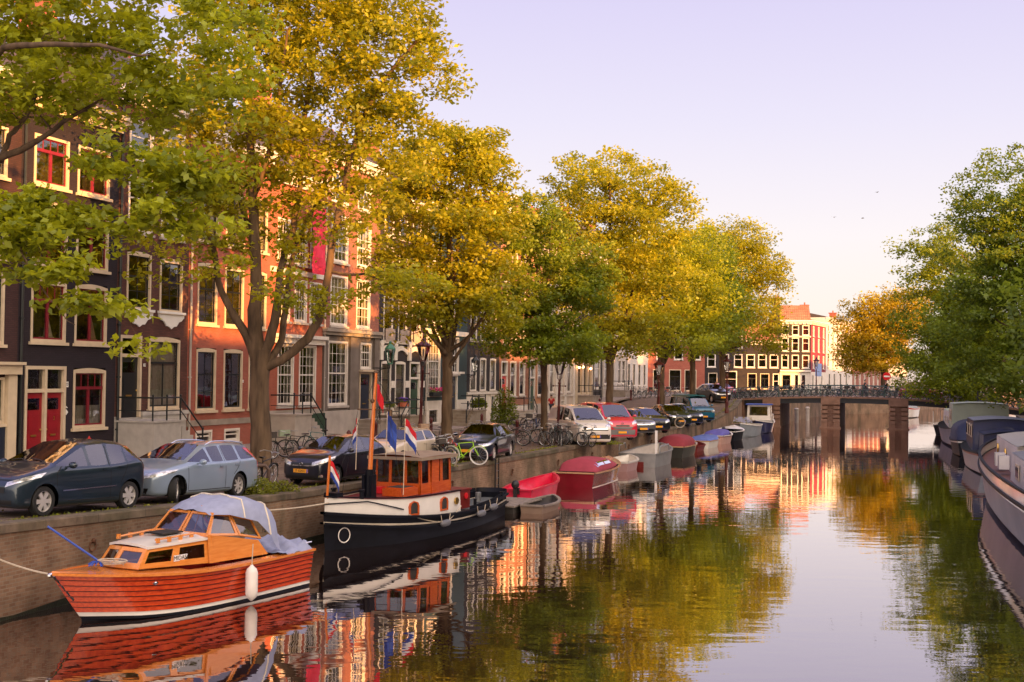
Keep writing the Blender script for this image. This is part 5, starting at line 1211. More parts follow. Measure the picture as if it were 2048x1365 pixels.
# --- vans and the angled row, noses towards the water
vst = [(2.3,.30,.62,.60,.68,0),(2.24,.20,.80,.84,.92,0),(2.05,.18,.98,.92,1.10,0),(1.75,.18,1.10,.945,1.20,0),(1.55,.18,1.14,.95,1.25,0),
       (.80,.18,1.16,.95,1.80,.72),(.70,.18,1.16,.95,1.83,.73),(.05,.18,1.16,.95,1.90,.76),(-.08,.18,1.16,.95,1.91,.76),(-1.0,.18,1.16,.95,1.92,.76),(-1.15,.18,1.16,.95,1.92,.76),(-2.1,.18,1.15,.94,1.88,.75),(-2.2,.2,1.12,.93,1.82,.74),(-2.3,.24,1.1,.90,1.2,0),(-2.32,.35,.7,.8,.8,0)]
vgl = {4:'FS',6:'S',8:'S',12:'R'}
def van(label, pm, loc, hd, grilles, txt, sc_=1.0, lower=None, lights=None, plz=.46, st_=vst, gl_=vgl):
    t = make_car(label, 'van', pm, st_, gl_, (1.35,-1.45), .33, .86, spokes=6, seams=[[(1.3,.35),(1.35,1.1)],[(0,.3),(0,1.12)],[(1.3,.3),(-1.0,.3)],[(-1.08,.3),(-1.08,1.12)]], handles=((.15,1.0),(-.2,1.0)),
        front=lights or [(2.25,.55,.86),(1.8,.93,.98),(1.75,.92,1.16),(2.1,.52,.98)], mirror=(1.25,1.28,.96), txt=txt, grille=grilles, platez=plz, lower=lower, name='parked_van', extras=lambda t, b: (wipers(1.6,1.25,t,b), badge(.90,.07)(t,b)), group='vans parked nose to the water')
    t.location = loc; t.rotation_euler = (0,0,hd); t.scale = (sc_,)*3
    return t
HD2 = math.atan2(-.955, .30)
def angled(px, py, plx, L2, hd=HD2, hgt=None):
    """px,py: foot of the middle of the front bumper; returns the centre"""
    p = at(px, py, 1.42)
    for _ in range(12): p = at(px, py, hs(p.y)+.02)
    d = Vector((math.cos(hd), math.sin(hd), 0)); return Vector((p.x, p.y, hs(p.y)+.02))-d*L2
van1 = van('white van with side windows standing nose out behind the heap of bicycles', P_WHITE, angled(1191,893,0,2.3), HD2, [(.62,.66,.80,.85,CHROME),(.66,.70,.74,.78,BLKPL),(.75,.78,.34,.56,BLKPL)], '')
redst = [(x, a, b, c, d+(.06 if rw else 0), rw) for (x, a, b, c, d, rw) in vst]
van2 = van('bright red van with a grey bumper next to the white van', P_RED, angled(1246,883,0,2.3), HD2, [(.45,.6,.62,.74,mat('grey_bumper',(.16,.15,.15),.6)),(.86,.86,.24,.60,mat('grey_bumper',(.16,.15,.15),.6)),(.40,.36,.76,.84)], '', st_=redst)
# hatchback template for the angled cars
hst = [(2.05,.30,.58,.54,.64,0),(2.0,.20,.66,.76,.76,0),(1.8,.17,.78,.85,.90,0),(1.4,.17,.88,.875,1.0,0),(1.05,.17,.92,.88,1.04,0),(.92,.17,.94,.88,1.08,0),
      (.10,.17,.96,.88,1.44,.58),(.02,.17,.96,.88,1.45,.59),(-.50,.17,.97,.88,1.49,.60),(-.60,.17,.97,.88,1.49,.60),(-1.15,.17,.99,.87,1.46,.58),(-1.25,.17,1.0,.87,1.45,.57),(-1.70,.18,1.02,.85,1.34,.54),(-1.95,.2,1.0,.82,1.08,0),(-2.03,.25,.8,.78,.84,0),(-2.05,.34,.6,.6,.64,0)]
hgl = {5:'FS',7:'S',9:'S',11:'S',12:'R'}
def hatch(label, pm, px, py, hd=HD2, sc_=(1,1,1), grille=None, lights=None, est=None):
    t = make_car(label, 'car', pm, hst, hgl, (1.25,-1.30), .31, .79, spokes=5, seams=[[(.95,.3),(.98,.88)],[(-.55,.28),(-.55,.95)]], handles=((-.4,.86),(-1.05,.88)),
        front=lights or [(2.02,.42,.62),(1.5,.86,.74),(1.4,.86,.86),(1.95,.40,.76)], mirror=(.6,1.0,.87), txt='', grille=grille or [(.38,.45,.58,.68),(.6,.65,.25,.38)], group='cars parked nose to the water', extras=lambda t, b: badge(.70,.05)(t, b))
    t.location = angled(px, py, 0, 2.05, hd); t.rotation_euler = (0,0,hd); t.scale = sc_
    return t
h1 = hatch('silver hatchback with a dark lower grille right of the red van', P_SILVER, 1288, 873, grille=[(.34,.42,.60,.68,CHROME),(.66,.72,.26,.42)])
h2 = hatch('black hatchback with pale swept headlights between the silver and the dark green cars', P_CHAR, 1318, 868, HD2, lights=[(2.02,.40,.62),(1.2,.86,.86),(1.1,.84,.98),(1.9,.38,.74)])
h3 = hatch('dark green hatchback with a white plate behind the cream tyred bicycle', P_GREENB, 1364, 855)
h4 = hatch('dark hatchback with a yellow plate just in front of the teal van', P_NAVY, 1388, 852)
tst = [(2.3,.30,.60,.66,.70,0),(2.27,.20,.84,.84,.98,0),(2.1,.18,1.0,.90,1.12,0),(1.8,.18,1.06,.92,1.18,0),(1.55,.18,1.10,.92,1.22,0),
       (1.0,.18,1.12,.92,1.82,.70),(.90,.18,1.12,.92,1.86,.72),(.15,.18,1.12,.92,1.93,.76),(.0,.18,1.12,.92,1.93,.76),(-.95,.18,1.12,.92,1.94,.76),(-1.1,.18,1.12,.92,1.94,.76),(-2.05,.18,1.12,.92,1.93,.76),(-2.2,.2,1.1,.91,1.9,.75),(-2.28,.24,1.1,.90,1.3,0),(-2.3,.35,.7,.8,.8,0)]
van3 = van('teal blue camper van with a high roof and amber indicators under the elms', P_TEAL, angled(1410,846,0,2.3), HD2, [(.5,.5,.78,.90),(.75,.8,.26,.40)], '', st_=tst, gl_={4:'FS',6:'S',8:'S',10:'S',12:'R'}, lights=[(2.27,.55,.76),(2.2,.84,.78),(2.2,.84,.94),(2.27,.55,.92)])
poptop = MB(); poptop.loft([[(x, y, z) for y, z in ((-.72,1.86),(-.66,2.0+dz),(0,2.06+dz),(.66,2.0+dz),(.72,1.86))] for x, dz in ((1.05,-.1),(.85,.0),(-2.0,.02),(-2.2,-.06))]); poptop.build('raised_roof', mat('teal_roof_paint',(.01,.10,.10),.4), van3, smooth=40)
h5 = hatch('dark people carrier with silver bumper near the bridge end', P_CHAR, 1446, 829, HD2, (1.05,1.02,1.18), grille=[(.5,.6,.55,.66,CHROME),(.66,.72,.26,.40)])
h6 = hatch('bright red small car last in the row beside the bridge', P_RED, 1463, 815, HD2, (.88,.92,.98))
# ------------------------------------------------------------------ boats. local +x towards the bow, +y port (left), z up from the waterline, origin at the stern
def hullf(L, B, zb, zm, zs, tr=.75, rake=.5, full=2.2, flare=.78, bend=.15):
    """returns f(s, k): s 0 stern..1 bow, k 0 keel..1 sheer -> point (port side)"""
    def half(s):
        if s < .5: return B/2*(tr+(1-tr)*math.sin(math.pi*s))
        return B/2*(max(0, 1-((s-.5)/.5)**full))
    def sheer(s):
        return zs+(zm-zs)*math.sin(min(1, s/.45)*math.pi/2) if s < .45 else zm+(zb-zm)*((s-.45)/.55)**1.8
    def f(s, k):
        zt = sheer(s); z = -.35+(zt+.35)*k; b = half(s)
        ff = flare+(1-flare)*k; ff *= min(1, (k*3.2+.15))**.5
        if k < 1e-6: ff = .05
        x = L*s-rake*(1-max(0, (z)/max(.2, zt)))**1.1*max(0, (s-.6)/.4)**1.5*1.0 if z < zt else L*s
        if s > .8: ff *= 1-(1-k)*(s-.8)/.2*.55
        return Vector((x, b*ff, z))
    return f, half, sheer
def hull_mesh(f, mb, ns=28, ks=(0,.12,.25,.4,.55,.7,.85,1), m=0, mats=None, lap=0.0, s1=1.0, wl=None):
    """both sides + transom"""
    S = [i/ns for i in range(ns+1)]; S = [1-(1-s)**1.25 for s in S]
    for sg in (1,-1):
        for q in range(len(ks)-1):
            k0, k1 = ks[q], ks[q+1]; rows = []
            for s in S:
                a = f(s, k0).copy(); b = f(s, k1).copy(); a.y = (a.y+lap)*sg if s < .995 else 0; b.y *= sg
                rows.append([a, b])
            mi = mats[q] if mats else m
            mb.loft(rows if sg > 0 else [r[::-1] for r in rows], mi)
    rows = []
    for k in ks: a = f(0, k); rows.append([Vector((a.x, a.y, a.z)), Vector((a.x, -a.y, a.z))])
    for q in range(len(ks)-1): mb.loft([rows[q], rows[q+1]], mats[q] if mats else m)
def rail(f, mb, w_=.08, h=.05, dz=0, n=30, m=0, s0=0, s1=1, k=1, off=0):
    for sg in (1,-1):
        pts = [f(s0+(s1-s0)*i/n, k) for i in range(n+1)]; pts = [Vector((p.x, (max(0,p.y+off))*sg, p.z+dz)) for p in pts]
        rows = []
        for i, p in enumerate(pts):
            d = (pts[min(i+1,n)]-pts[max(i-1,0)]).normalized(); nn = Vector((-d.y, d.x, 0)).normalized()*w_/2
            rows.append([p-nn-Vector((0,0,h/2)), p+nn-Vector((0,0,h/2)), p+nn+Vector((0,0,h/2)), p-nn+Vector((0,0,h/2))])
        mb.loft(rows, m, closed=True)
def deckm(f, mb, s0, s1, dz=0, n=16, m=0, inset=0, k=1, crown=.04):
    rows = []
    for i in range(n+1):
        s = s0+(s1-s0)*i/n; p = f(s, k); b = max(0, p.y-inset)
        rows.append([Vector((p.x, b*u, p.z+dz+crown*(1-u*u))) for u in (-1,-.5,0,.5,1)])
    mb.loft(rows, m)
def wood(name, c1, c2, rough=.25, coat=.6, st_=(1,8,8)):
    m = mat(name, c1, rough, 0, vs=3, col2=c2, coat=coat)
    nt = m.node_tree; mp = nt.nodes.new('ShaderNodeMapping'); mp.inputs['Scale'].default_value = st_
    tc = [n for n in nt.nodes if n.type == 'TEX_COORD'][0]; nt.links.new(tc.outputs['Object'], mp.inputs['Vector'])
    for n in nt.nodes:
        if n.type == 'TEX_NOISE': nt.links.new(mp.outputs[0], n.inputs['Vector'])
    return m
MAHOG = wood('red_mahogany_planks', (0.42,0.028,0.005), (0.66,0.075,0.010)); DECKW = wood('orange_varnished_deck', (0.60,0.17,0.025), (0.75,0.25,0.05))
CABW = wood('varnished_cabin_wood', (0.62,0.20,0.03), (0.74,0.28,0.06)); MASTW = wood('orange_mast_wood', (0.55,0.13,0.02), (0.66,0.19,0.035), st_=(8,8,1))
TUGW = wood('teak_wheelhouse', (0.46,0.065,0.01), (0.58,0.11,0.018))
CANVAS = mat('lavender_blue_canvas', (0.30,0.33,0.47), .85, var=.1, vs=5, bump=.5, bs=5); PIPING = mat('cream_piping', (.7,.62,.5), .7)
HULLBK = mat('black_hull_paint', (0.005,0.006,0.011), .5, var=.3); HULLBK.node_tree.nodes['Principled BSDF'].inputs['Specular IOR Level'].default_value = .18; WHITEL = mat('white_boat_paint', (0.72,0.68,0.63), .3, var=.06, coat=.4)
OXRED = mat('oxblood_paint', (0.16,0.015,0.012), .4); REDIN = mat('red_interior_paint', (0.42,0.02,0.01), .4); ROPEM = mat('pale_rope', (.5,.42,.32), .9, var=.2, vs=30)
FENDW = mat('white_fender_rubber', (.78,.72,.66), .4); FENDG = mat('grey_fender_rubber', (.12,.12,.13), .5); DARKIN = mat('dark_boat_interior', (.03,.025,.022), .8, var=.4)
BLUEP = mat('blue_plastic', (.03,.08,.42), .5); FLR = mat('flag_red', (.6,.01,.02), .8); FLW = mat('flag_white', (.75,.72,.72), .8); FLB = mat('flag_blue', (.02,.05,.28), .8)
ALU = mat('aluminium_hull', (.33,.34,.35), .38, .6, var=.15, vs=2); GREYB = mat('grey_boat_paint', (.22,.25,.28), .4); NAVYB = mat('navy_boat_paint', (.012,.018,.075), .3, coat=.5)
BOATG = glass_mat('boat_glass', (.45,.42,.38), .10)
def boat_glass(c): return c
def flag(parent, base, w_, h, dirx, m3, sag=.35, name='flag', vert=False):
    """three-striped hanging flag cloth; base = top of the hoist"""
    fo = None; bx = Vector(base); d = Vector(dirx).normalized(); side = Vector((-d.y, d.x, 0))
    for q in range(3):
        b = MB(); rows = []
        for i in range(9):
            u = i/8; row = []
            for v in (q/3, (q+1)/3):
                p = bx+d*w_*u*.75+Vector((0,0,-h*v-sag*u*u*1.0-.25*w_*u))+side*.05*math.sin(u*7+v*2)*(u+.2)
                row.append(p)
            rows.append(row)
        b.loft(rows); o = b.build(name if q == 0 else 'flag_stripe', m3[q], parent if fo is None else fo)
        if fo is None: fo = o
    return fo
DUTCH = [FLR, FLW, FLB]
def mooring(pts, label, name='mooring_rope', group='mooring ropes', r=.018):
    P = [Vector(p) for p in pts]; Q = []
    for a, b in zip(P[:-1], P[1:]):
        for i in range(10): u = i/10; Q.append(a+(b-a)*u-Vector((0,0,.12*(b-a).length*u*(1-u))))
    Q.append(P[-1]); c = Q[0]; b_ = MB(); b_.tube([q-c for q in Q], r, 5)
    return tag(b_.build(name, ROPEM, loc=c), label, 'rope', group)
def fender(loc, label, m=FENDW, r=.13, h=.55, horiz=False, rz=0, rope=.35, group='boat fenders'):
    t = thing('fender', label, 'fender', loc, rz, group); b = MB(); b.lathe([(.02,-h/2-.06),(.05,-h/2-.03),(r*.8,-h/2+.02),(r,-h/2+.10),(r,h/2-.10),(r*.8,h/2-.02),(.05,h/2+.03),(.02,h/2+.07)], 14)
    b.build('fender_body', m, t, smooth=50, rot=(0, R(90) if horiz else 0, 0)); q = MB()
    if horiz: q.tube([(-h/2,0,0),(-h/2-.1,0,rope)], .012, 4); q.tube([(h/2,0,0),(h/2+.1,0,rope)], .012, 4)
    else: q.tube([(0,0,h/2+.05),(0.02,-.02,h/2+rope)], .012, 4)
    q.build('fender_rope', ROPEM, t); return t
def bgrid(P, u, v): return P[0]*(1-u)*(1-v)+P[1]*u*(1-v)+P[2]*u*v+P[3]*(1-u)*v
def framed(P, holes, mb, gl_, n=None, th=.03):
    """panel P (4 corners: bl, br, tr, tl) with rectangular-ish holes (u0,u1,v0,v1); writes solid cells to mb and panes to gl_"""
    P = [Vector(p) for p in P]; us = sorted(set([0,1]+[a for h in holes for a in h[:2]])); vs = sorted(set([0,1]+[a for h in holes for a in h[2:4]]))
    nn = (P[1]-P[0]).cross(P[3]-P[0]).normalized()*th
    for i in range(len(us)-1):
        for j in range(len(vs)-1):
            cu, cv = (us[i]+us[i+1])/2, (vs[j]+vs[j+1])/2
            if any(h[0] < cu < h[1] and h[2] < cv < h[3] for h in holes): continue
            q = [bgrid(P, us[i], vs[j]), bgrid(P, us[i+1], vs[j]), bgrid(P, us[i+1], vs[j+1]), bgrid(P, us[i], vs[j+1])]
            mb.add(q+[p-nn for p in q], [(0,1,2,3),(7,6,5,4),(0,4,5,1),(1,5,6,2),(2,6,7,3),(3,7,4,0)])
    for h in holes:
        q = [bgrid(P, h[0], h[2])-nn*.5, bgrid(P, h[1], h[2])-nn*.5, bgrid(P, h[1], h[3])-nn*.5, bgrid(P, h[0], h[3])-nn*.5]; gl_.quad(*q)
# ============ the varnished cabin cruiser
L = 6.35; f, half, sheer = hullf(L, 2.3, 1.00, .80, .82, tr=.80, rake=.75, full=2.4, flare=.80)
ob = thing('cabin_cruiser', 'varnished orange red wooden cabin cruiser with a lavender blue canvas hood moored in front', 'boat')
hb = MB(); ks = [0,.30,.345,.41]; mts = [1,1,2]
for i in range(1,8): ks += [.41+.59*i/7-.012, .41+.59*i/7]; mts += [0, 3]
ks = ks[:-2]+[1]; mts = mts[:-1]
hull_mesh(f, hb, 36, ks, mats=mts, lap=.022); hb.build('hull', [MAHOG, HULLBK, WHITEL, mat('plank_seam_shade',(.10,.008,.003),.5)], ob, smooth=25)  # seam rows darkened in place of the shade under each plank lap
rb_ = MB(); rail(f, rb_, .10, .05, .0, 40, off=.02); rb_.build('gunwale', DECKW, ob, smooth=30)
dm = MB(); deckm(f, dm, .60, 1.0, .01, 18, inset=.02); 
for sg in (1,-1):
    dm.loft([[Vector((f(s,1).x, sg*(f(s,1).y-.02), f(s,1).z+.012)), Vector((f(s,1).x, sg*(f(s,1).y-.24), f(s,1).z+.02))] for s in [i*.6/12 for i in range(13)]])
dm.loft([[Vector((x, -1.0, sheer(0)+.01)), Vector((x, 1.0, sheer(0)+.01))] for x in (.0,.22)])
dm.build('deck', DECKW, ob, smooth=30)
sm_ = MB(); sm_.ball(f(1,1)+Vector((.0,0,-.02)), (.09,.06,.05), 8, 5); sm_.beam(f(1,1), f(.985,.6), .05,.04); sm_.build('stem_fitting', CHROME, ob)
ck = MB(); ck.loft([[Vector((f(s,1).x, f(s,1).y-.24, f(s,1).z-.02)), Vector((f(s,1).x, f(s,1).y-.26, .25)), Vector((f(s,1).x, -f(s,1).y+.26, .25)), Vector((f(s,1).x, -f(s,1).y+.24, f(s,1).z-.02))] for s in [i*.5/10+.03 for i in range(11)]]); ck.build('cockpit', REDIN, ob)
th = MB(); th.box(.35,.9,-.8,.8,.45,.55); th.box(1.2,1.6,-.8,.8,.45,.55); th.build('cockpit_seat', REDIN, ob)
# cabin trunk: x from 2.9 to 4.95
zd = .90; cw = .82; cab = MB(); cg = MB(); x0, x1 = 3.05, 4.85; zt = 1.36
base0, base1 = (x0, cw, zd-.02), (x1-.05, .58, zd+.04); top0, top1 = (x0, cw-.07, zt+.02), (x1-.32, .52, zt-.06)
for sg in (1,-1):
    P = [(base0[0], sg*base0[1], base0[2]), (base1[0], sg*base1[1], base1[2]), (top1[0], sg*top1[1], top1[2]), (top0[0], sg*top0[1], top0[2])]
    if sg > 0: P = [P[1], P[0], P[3], P[2]]
    hs_ = [(.06,.42,.25,.80),(.52,.90,.25,.80)]
    framed(P, hs_, cab, cg)
nose = [(x1+.12, 0, zd+.06), (top1[0]+.14, 0, zt-.03)]
for sg in (1,-1):
    P = [(base1[0], sg*base1[1], base1[2]), (nose[0][0], 0, nose[0][2]), (nose[1][0], 0, nose[1][2]), (top1[0], sg*top1[1], top1[2])]
    if sg > 0: P = [P[1], P[0], P[3], P[2]]
    framed(P, [(.12,.88,.28,.82)], cab, cg)
cab.build('cabin', CABW, ob); cg.build('cabin_window', BOATG, ob)
rf = MB(); rr = []
for i in range(9):
    u = i/8; x = x0-.05+(top1[0]+.05-x0)*u; b = (cw-.02)+(top1[1]+.05-cw)*u; z = zt+.05-.07*u
    rr.append([Vector((x+(.12*(1-abs(v)) if i == 8 else 0), b*v, z+.07*(1-v*v))) for v in (-1,-.6,-.2,.2,.6,1)])
rf.loft(rr); rf.loft([[r[0], r[0]-Vector((0,0,.05))] for r in rr]); rf.loft([[r[-1], r[-1]-Vector((0,0,.05))] for r in rr]); rf.loft([[p, p-Vector((0,0,.05))] for p in rr[-1]])
ro = rf.build('cabin_roof', WHITEL, ob, smooth=30)
hd_ = MB(); hd_.loft([[Vector((x, y, zt+.125)), Vector((x, y, zt+.145))] for x, y in ((3.3,-.3),(3.85,-.26),(3.85,.2),(3.3,.24))]); hd_.box(3.3,3.85,-.28,.22,zt+.12,zt+.15); hd_.build('roof_hatch', DARKIN, ro)
gr = MB()
for sg in (1,-1):
    gr.tube([(3.3,sg*.58,zt+.13),(4.3,sg*.50,zt+.09)], .022, 6)
    for q in range(4): gr.box(3.35+q*.3,3.43+q*.3,sg*.56-.02,sg*.56+.02,zt+.03,zt+.13)
gr.build('grab_rail', CABW, ro)
tk_ = MB(); tk_.box(x0-.03,x0+.02,-cw,cw,zd,zt+.06); tk_.build('bulkhead', CABW, ob)
# raised side coaming + windscreen
co = MB(); cgl = MB(); xw = 3.05; xs = 1.45
for sg in (1,-1):
    P = [(xw+.1, sg*(cw+.03), zd-.02), (xs, sg*(cw+.06), .88), (xs+.25, sg*(cw+.0), 1.20), (xw+.1, sg*(cw-.02), 1.46)]
    if sg < 0: P = [P[1], P[0], P[3], P[2]]
    framed(P, [], co, cgl)
    P = [(xw+.12, sg*(cw-.02), 1.44), (2.30, sg*(cw+.01), 1.36), (2.42, sg*.66, 1.80), (xw-.22, sg*.60, 1.86)]
    if sg < 0: P = [P[1], P[0], P[3], P[2]]
    framed(P, [(.08,.92,.1,.9)], co, cgl)
    P = [(2.28, sg*(cw+.01), 1.355), (1.62, sg*(cw+.02), 1.22), (1.80, sg*.70, 1.66), (2.40, sg*.66, 1.80)]
    if sg < 0: P = [P[1], P[0], P[3], P[2]]
    framed(P, [(.08,.92,.1,.9)], co, cgl)
for (y0, y1) in ((-.8,-.02),(.02,.8)):
    P = [(xw+.14, y0, 1.42), (xw+.14, y1, 1.42), (xw-.20, y1*.78, 1.87), (xw-.20, y0*.78, 1.87)]
    framed(P, [(.07,.93,.14,.9)], co, cgl)
co.build('windscreen_frame', CABW, ob); cgl.build('windscreen', BOATG, ob)
# canvas hood
hoop = []
xsn = [2.90,2.55,2.15,1.80,1.45,1.25,1.10]; zsn = [1.90,2.07,2.15,2.12,2.0,1.84,1.62]; wsn = [.64,.72,.80,.84,.86,.86,.84]; dsn = [1.84,1.80,1.72,1.60,1.30,1.0,.90]
for x, z, w_, d_ in zip(xsn, zsn, wsn, dsn):
    row = []
    for k in range(15):
        v = -1+2*k/14; a = abs(v)
        if a < .72: y = v/.72*w_*.9; zz = z-.09*(a/.72)**3
        else: q = (a-.72)/.28; y = math.copysign(w_*.9+(w_*.18)*math.sin(q*1.5), v); zz = (z-.09)+(d_-z+.09)*q
        row.append(Vector((x+.025*math.sin(k*2.1+x*5), y, zz+.018*math.sin(k*1.7+x*9))))
    hoop.append(row)
cv = MB(); cv.loft(hoop); cvo = cv.build('canvas_hood', CANVAS, ob, smooth=60)
pp = MB()
for r_ in (hoop[2], hoop[4]): pp.tube([p+Vector((0,0,.012)) for p in r_], .018, 5)
pp.build('hood_piping', PIPING, cvo)
# aft cloth cover thrown over the stern
ac = MB(); rows = []
for i in range(13):
    u = i/12; row = []
    for k in range(15):
        v = -1+2*k/14; b = f(u*.2, 1).y+.03; z = .93+.13*math.sin(u*5+.6)*(1-abs(v))**.5+.04*math.sin(k*1.9+i)+.05*math.sin(i*1.3-k)
        if abs(v) > .86: z -= (abs(v)-.86)*1.1*(.6+.4*math.sin(i*1.1))
        row.append(Vector((.05+u*1.15, b*v, z)))
    rows.append(row)
ac.loft(rows); ac.build('stern_cover', CANVAS, ob, smooth=60)
cl = MB()
for sg in (1,-1): cl.tube([(.1,sg*.85,.92),(.1,sg*.85,.98)], .02, 6); cl.tube([(.0,sg*.85,.98),(.2,sg*.85,.98)], .018, 6)
cl.tube([(4.9,0.1,1.06),(5.0,.1,1.1)], .02,6); cl.build('cleat', CHROME, ob)
vt = MB(); p_ = f(.74,.86); vt.ball((p_.x, p_.y+.01, p_.z), (.07,.03,.035), 8, 5); vt.ball((p_.x, -p_.y-.01, p_.z), (.07,.03,.035), 8, 5); vt.build('vent_cowl', CHROME, ob)
nm = MB(); nm.box(3.62,3.98,cw-.135,cw-.125,1.0,1.12)
text_mesh('name_board_text', 'MIDAS', .12, BLACKP, nm.build('name_board', PUREW, ob), (3.82, cw-.121, 1.06), (R(90),0,R(180)), .001)
nm = MB(); nm.box(-.1,.1,-.08,.08,0,.004); o = nm.build('notice_paper', PUREW, ob, loc=(4.62,-.32,1.16), rot=(0,R(70),R(-25)))
flm = MB(); flm.tube([(2.98,.18,1.40),(2.75,.20,1.98)], .014, 5); flm.build('flag_staff', CABW, ob)
flag(ob, (2.76,.21,1.97), .42, .34, (.25,.9,0), DUTCH, .25)
put_p = (Vector((-4.75-.80, 28.3, 0))); hd = math.atan2(-5.35, -3.25)
ob.location = (-5.20, 28.75, 0); ob.rotation_euler = (0,0,hd)
def on(o, p): 
    p = (p[0]*o.scale[0], p[1], p[2]); c, s_ = math.cos(o.rotation_euler.z), math.sin(o.rotation_euler.z); return Vector((o.location.x+p[0]*c-p[1]*s_, o.location.y+p[0]*s_+p[1]*c, o.location.z+p[2]))
p_ = f(.36,1); fender(on(ob, (p_.x+.1, p_.y+.16, .42)), 'white cylindrical fender hanging on the side of the orange cabin cruiser', r=.13, h=.62, rope=.5)
# blue mop standing on the foredeck
t = thing('mop', 'blue handled mop lying on the bow of the orange cabin cruiser', 'mop', on(ob, (5.25,0,1.02)), hd)
a_ = MB(); a_.tube([(0,0,.08),(.72,-.62,.78)], .022, 6); a_.build('handle', BLUEP, t)
a_ = MB(); rn = random.Random(3)
for k in range(16): x, y = rn.uniform(-.15,.15), rn.uniform(-.15,.15); a_.tube([(0,0,.08),(x,y,.07),(x*1.6,y*1.6,.01)], .014, 4)
a_.build('mop_head', BLUEP, t)
co_ = MB(); co_.tube([(.2*math.cos(k*.7)*(1+.02*k), .14*math.sin(k*.7)*(1+.02*k), .02+.004*k) for k in range(26)], .014, 5)
tag(co_.build('coiled_rope', ROPEM, loc=on(ob, (5.1,.22,1.02))), 'pale rope coiled on the bow of the orange cabin cruiser', 'rope')
a = on(ob, (6.1,-.1,.95)); 
# ============ the tug
L = 9.6; f, half, sheer = hullf(L, 2.75, 1.25, .82, .95, tr=.42, rake=.10, full=2.6, flare=.86)
tg = thing('tugboat', 'small black and cream tugboat with an orange teak wheelhouse and folded mast', 'boat')
hb = MB(); ks = [0,.2,.4,.62,.80,.84,.96,1]; hull_mesh(f, hb, 40, ks, mats=[0]*4+[1,0,0]); hb.build('hull', [HULLBK, mat('cream_line',(.6,.52,.42),.4)], tg, smooth=30)
rb_ = MB(); rail(f, rb_, .12, .07, -.02, 44, off=.03); rail(f, rb_, .09, .05, -.30, 44, off=.05); rb_.build('rubbing_strake', HULLBK, tg, smooth=30)
dk_ = MB(); deckm(f, dk_, 0, .5, -.22, 16, inset=.05); dk_.build('aft_deck', mat('grey_deck_paint', (.09,.10,.10), .5), tg)
# stern bulwark (higher rounded)
bw = MB()
for s0_, s1_ in ((0,.42),):
    for sg in (1,-1): bw.loft([[Vector((f(s,1).x, sg*(f(s,1).y), f(s,1).z-.02)), Vector((f(s,1).x, sg*(f(s,1).y+.02), f(s,1).z+.12))] for s in [i*.42/12 for i in range(13)]])
bw.loft([[Vector((.0-.12*math.cos(a), f(0,1).y*math.sin(a), f(0,1).z-.3)), Vector((.0-.35*math.cos(a), f(0,1).y*math.sin(a), f(0,1).z+.12))] for a in [(-90+180*i/12)*math.pi/180 for i in range(13)]])
bw.build('bulwark', HULLBK, tg, smooth=40)
# raised forecastle side, cream
fcs = MB(); S = [.46+.535*i/22 for i in range(23)]
for sg in (1,-1):
    fcs.loft([[Vector((f(s,1).x, sg*max(0,f(s,1).y-.10), f(s,1).z)), Vector((f(s,1).x, sg*max(0,f(s,1).y-.14), 1.42+.22*max(0,(s-.7)/.3)**1.5))] for s in S])
fcs.loft([[Vector((L*.46, y, .8)), Vector((L*.46, y, 1.42))] for y in (-1.22,0,1.22)])
fc = fcs.build('forecastle_side', WHITEL, tg, smooth=30)
fd = MB(); fd.loft([[Vector((f(s,1).x, max(0,f(s,1).y-.15)*v, 1.40+.22*max(0,(s-.7)/.3)**1.5+.03*(1-v*v))) for v in (-1,-.5,0,.5,1)] for s in S]); fd.build('foredeck', OXRED, tg)
fr_ = MB()
for sg in (1,-1):
    fr_.loft([[Vector((f(s,1).x, sg*max(0,f(s,1).y-.13)+dy*sg, 1.44+.22*max(0,(s-.7)/.3)**1.5+dz)) for dy, dz in ((-.04,0),(.04,0),(.04,.035),(-.04,.035))] for s in S], closed=True)
    fr_.tube([Vector((f(s,1).x, sg*max(0,f(s,1).y-.08), 1.46-(.0 if s > .88 else min(.32,(.88-s)*2.6)))) for s in [1,.97,.94,.91,.88,.85,.82,.79,.76]], .018, 4)
fr_.build('cap_rail', HULLBK, tg, smooth=30)
for s_ in (.565,.715):
    for sg in (1,-1):
        p = f(s_,1); d = (f(s_+.02,1)-f(s_-.02,1)); yaw = math.atan2(d.y*sg, d.x)
        a_ = MB(); ol = [(-.21,0),(.21,0),(.21,.26),(.16,.36),(.0,.41),(-.16,.36),(-.21,.26)]; il = [(x*.7,.05+(z)*.80) for x, z in ol]
        n = len(ol)
        vs = [(x,0,z) for x, z in ol]+[(x,0,z) for x, z in il]+[(x,.05*sg,z) for x, z in ol]+[(x,.05*sg,z) for x, z in il]
        a_.add(vs, [(i,(i+1)%n,(i+1)%n+n,i+n) for i in range(n)]+[(i+2*n,(i+1)%n+2*n,(i+1)%n+3*n,i+3*n) for i in range(n)]+[(i,(i+1)%n,(i+1)%n+2*n,i+2*n) for i in range(n)]+[(i+n,(i+1)%n+n,(i+1)%n+3*n,i+3*n) for i in range(n)])
        o = a_.build('cabin_window', TUGW, tg, loc=(p.x, sg*(p.y-.13), 1.02-.08), rot=(0,0,yaw)); g = MB(); g.add([(x,.03*sg,z) for x, z in il], [tuple(range(n))]); g.build('pane', BOATG if False else DARKIN, o)
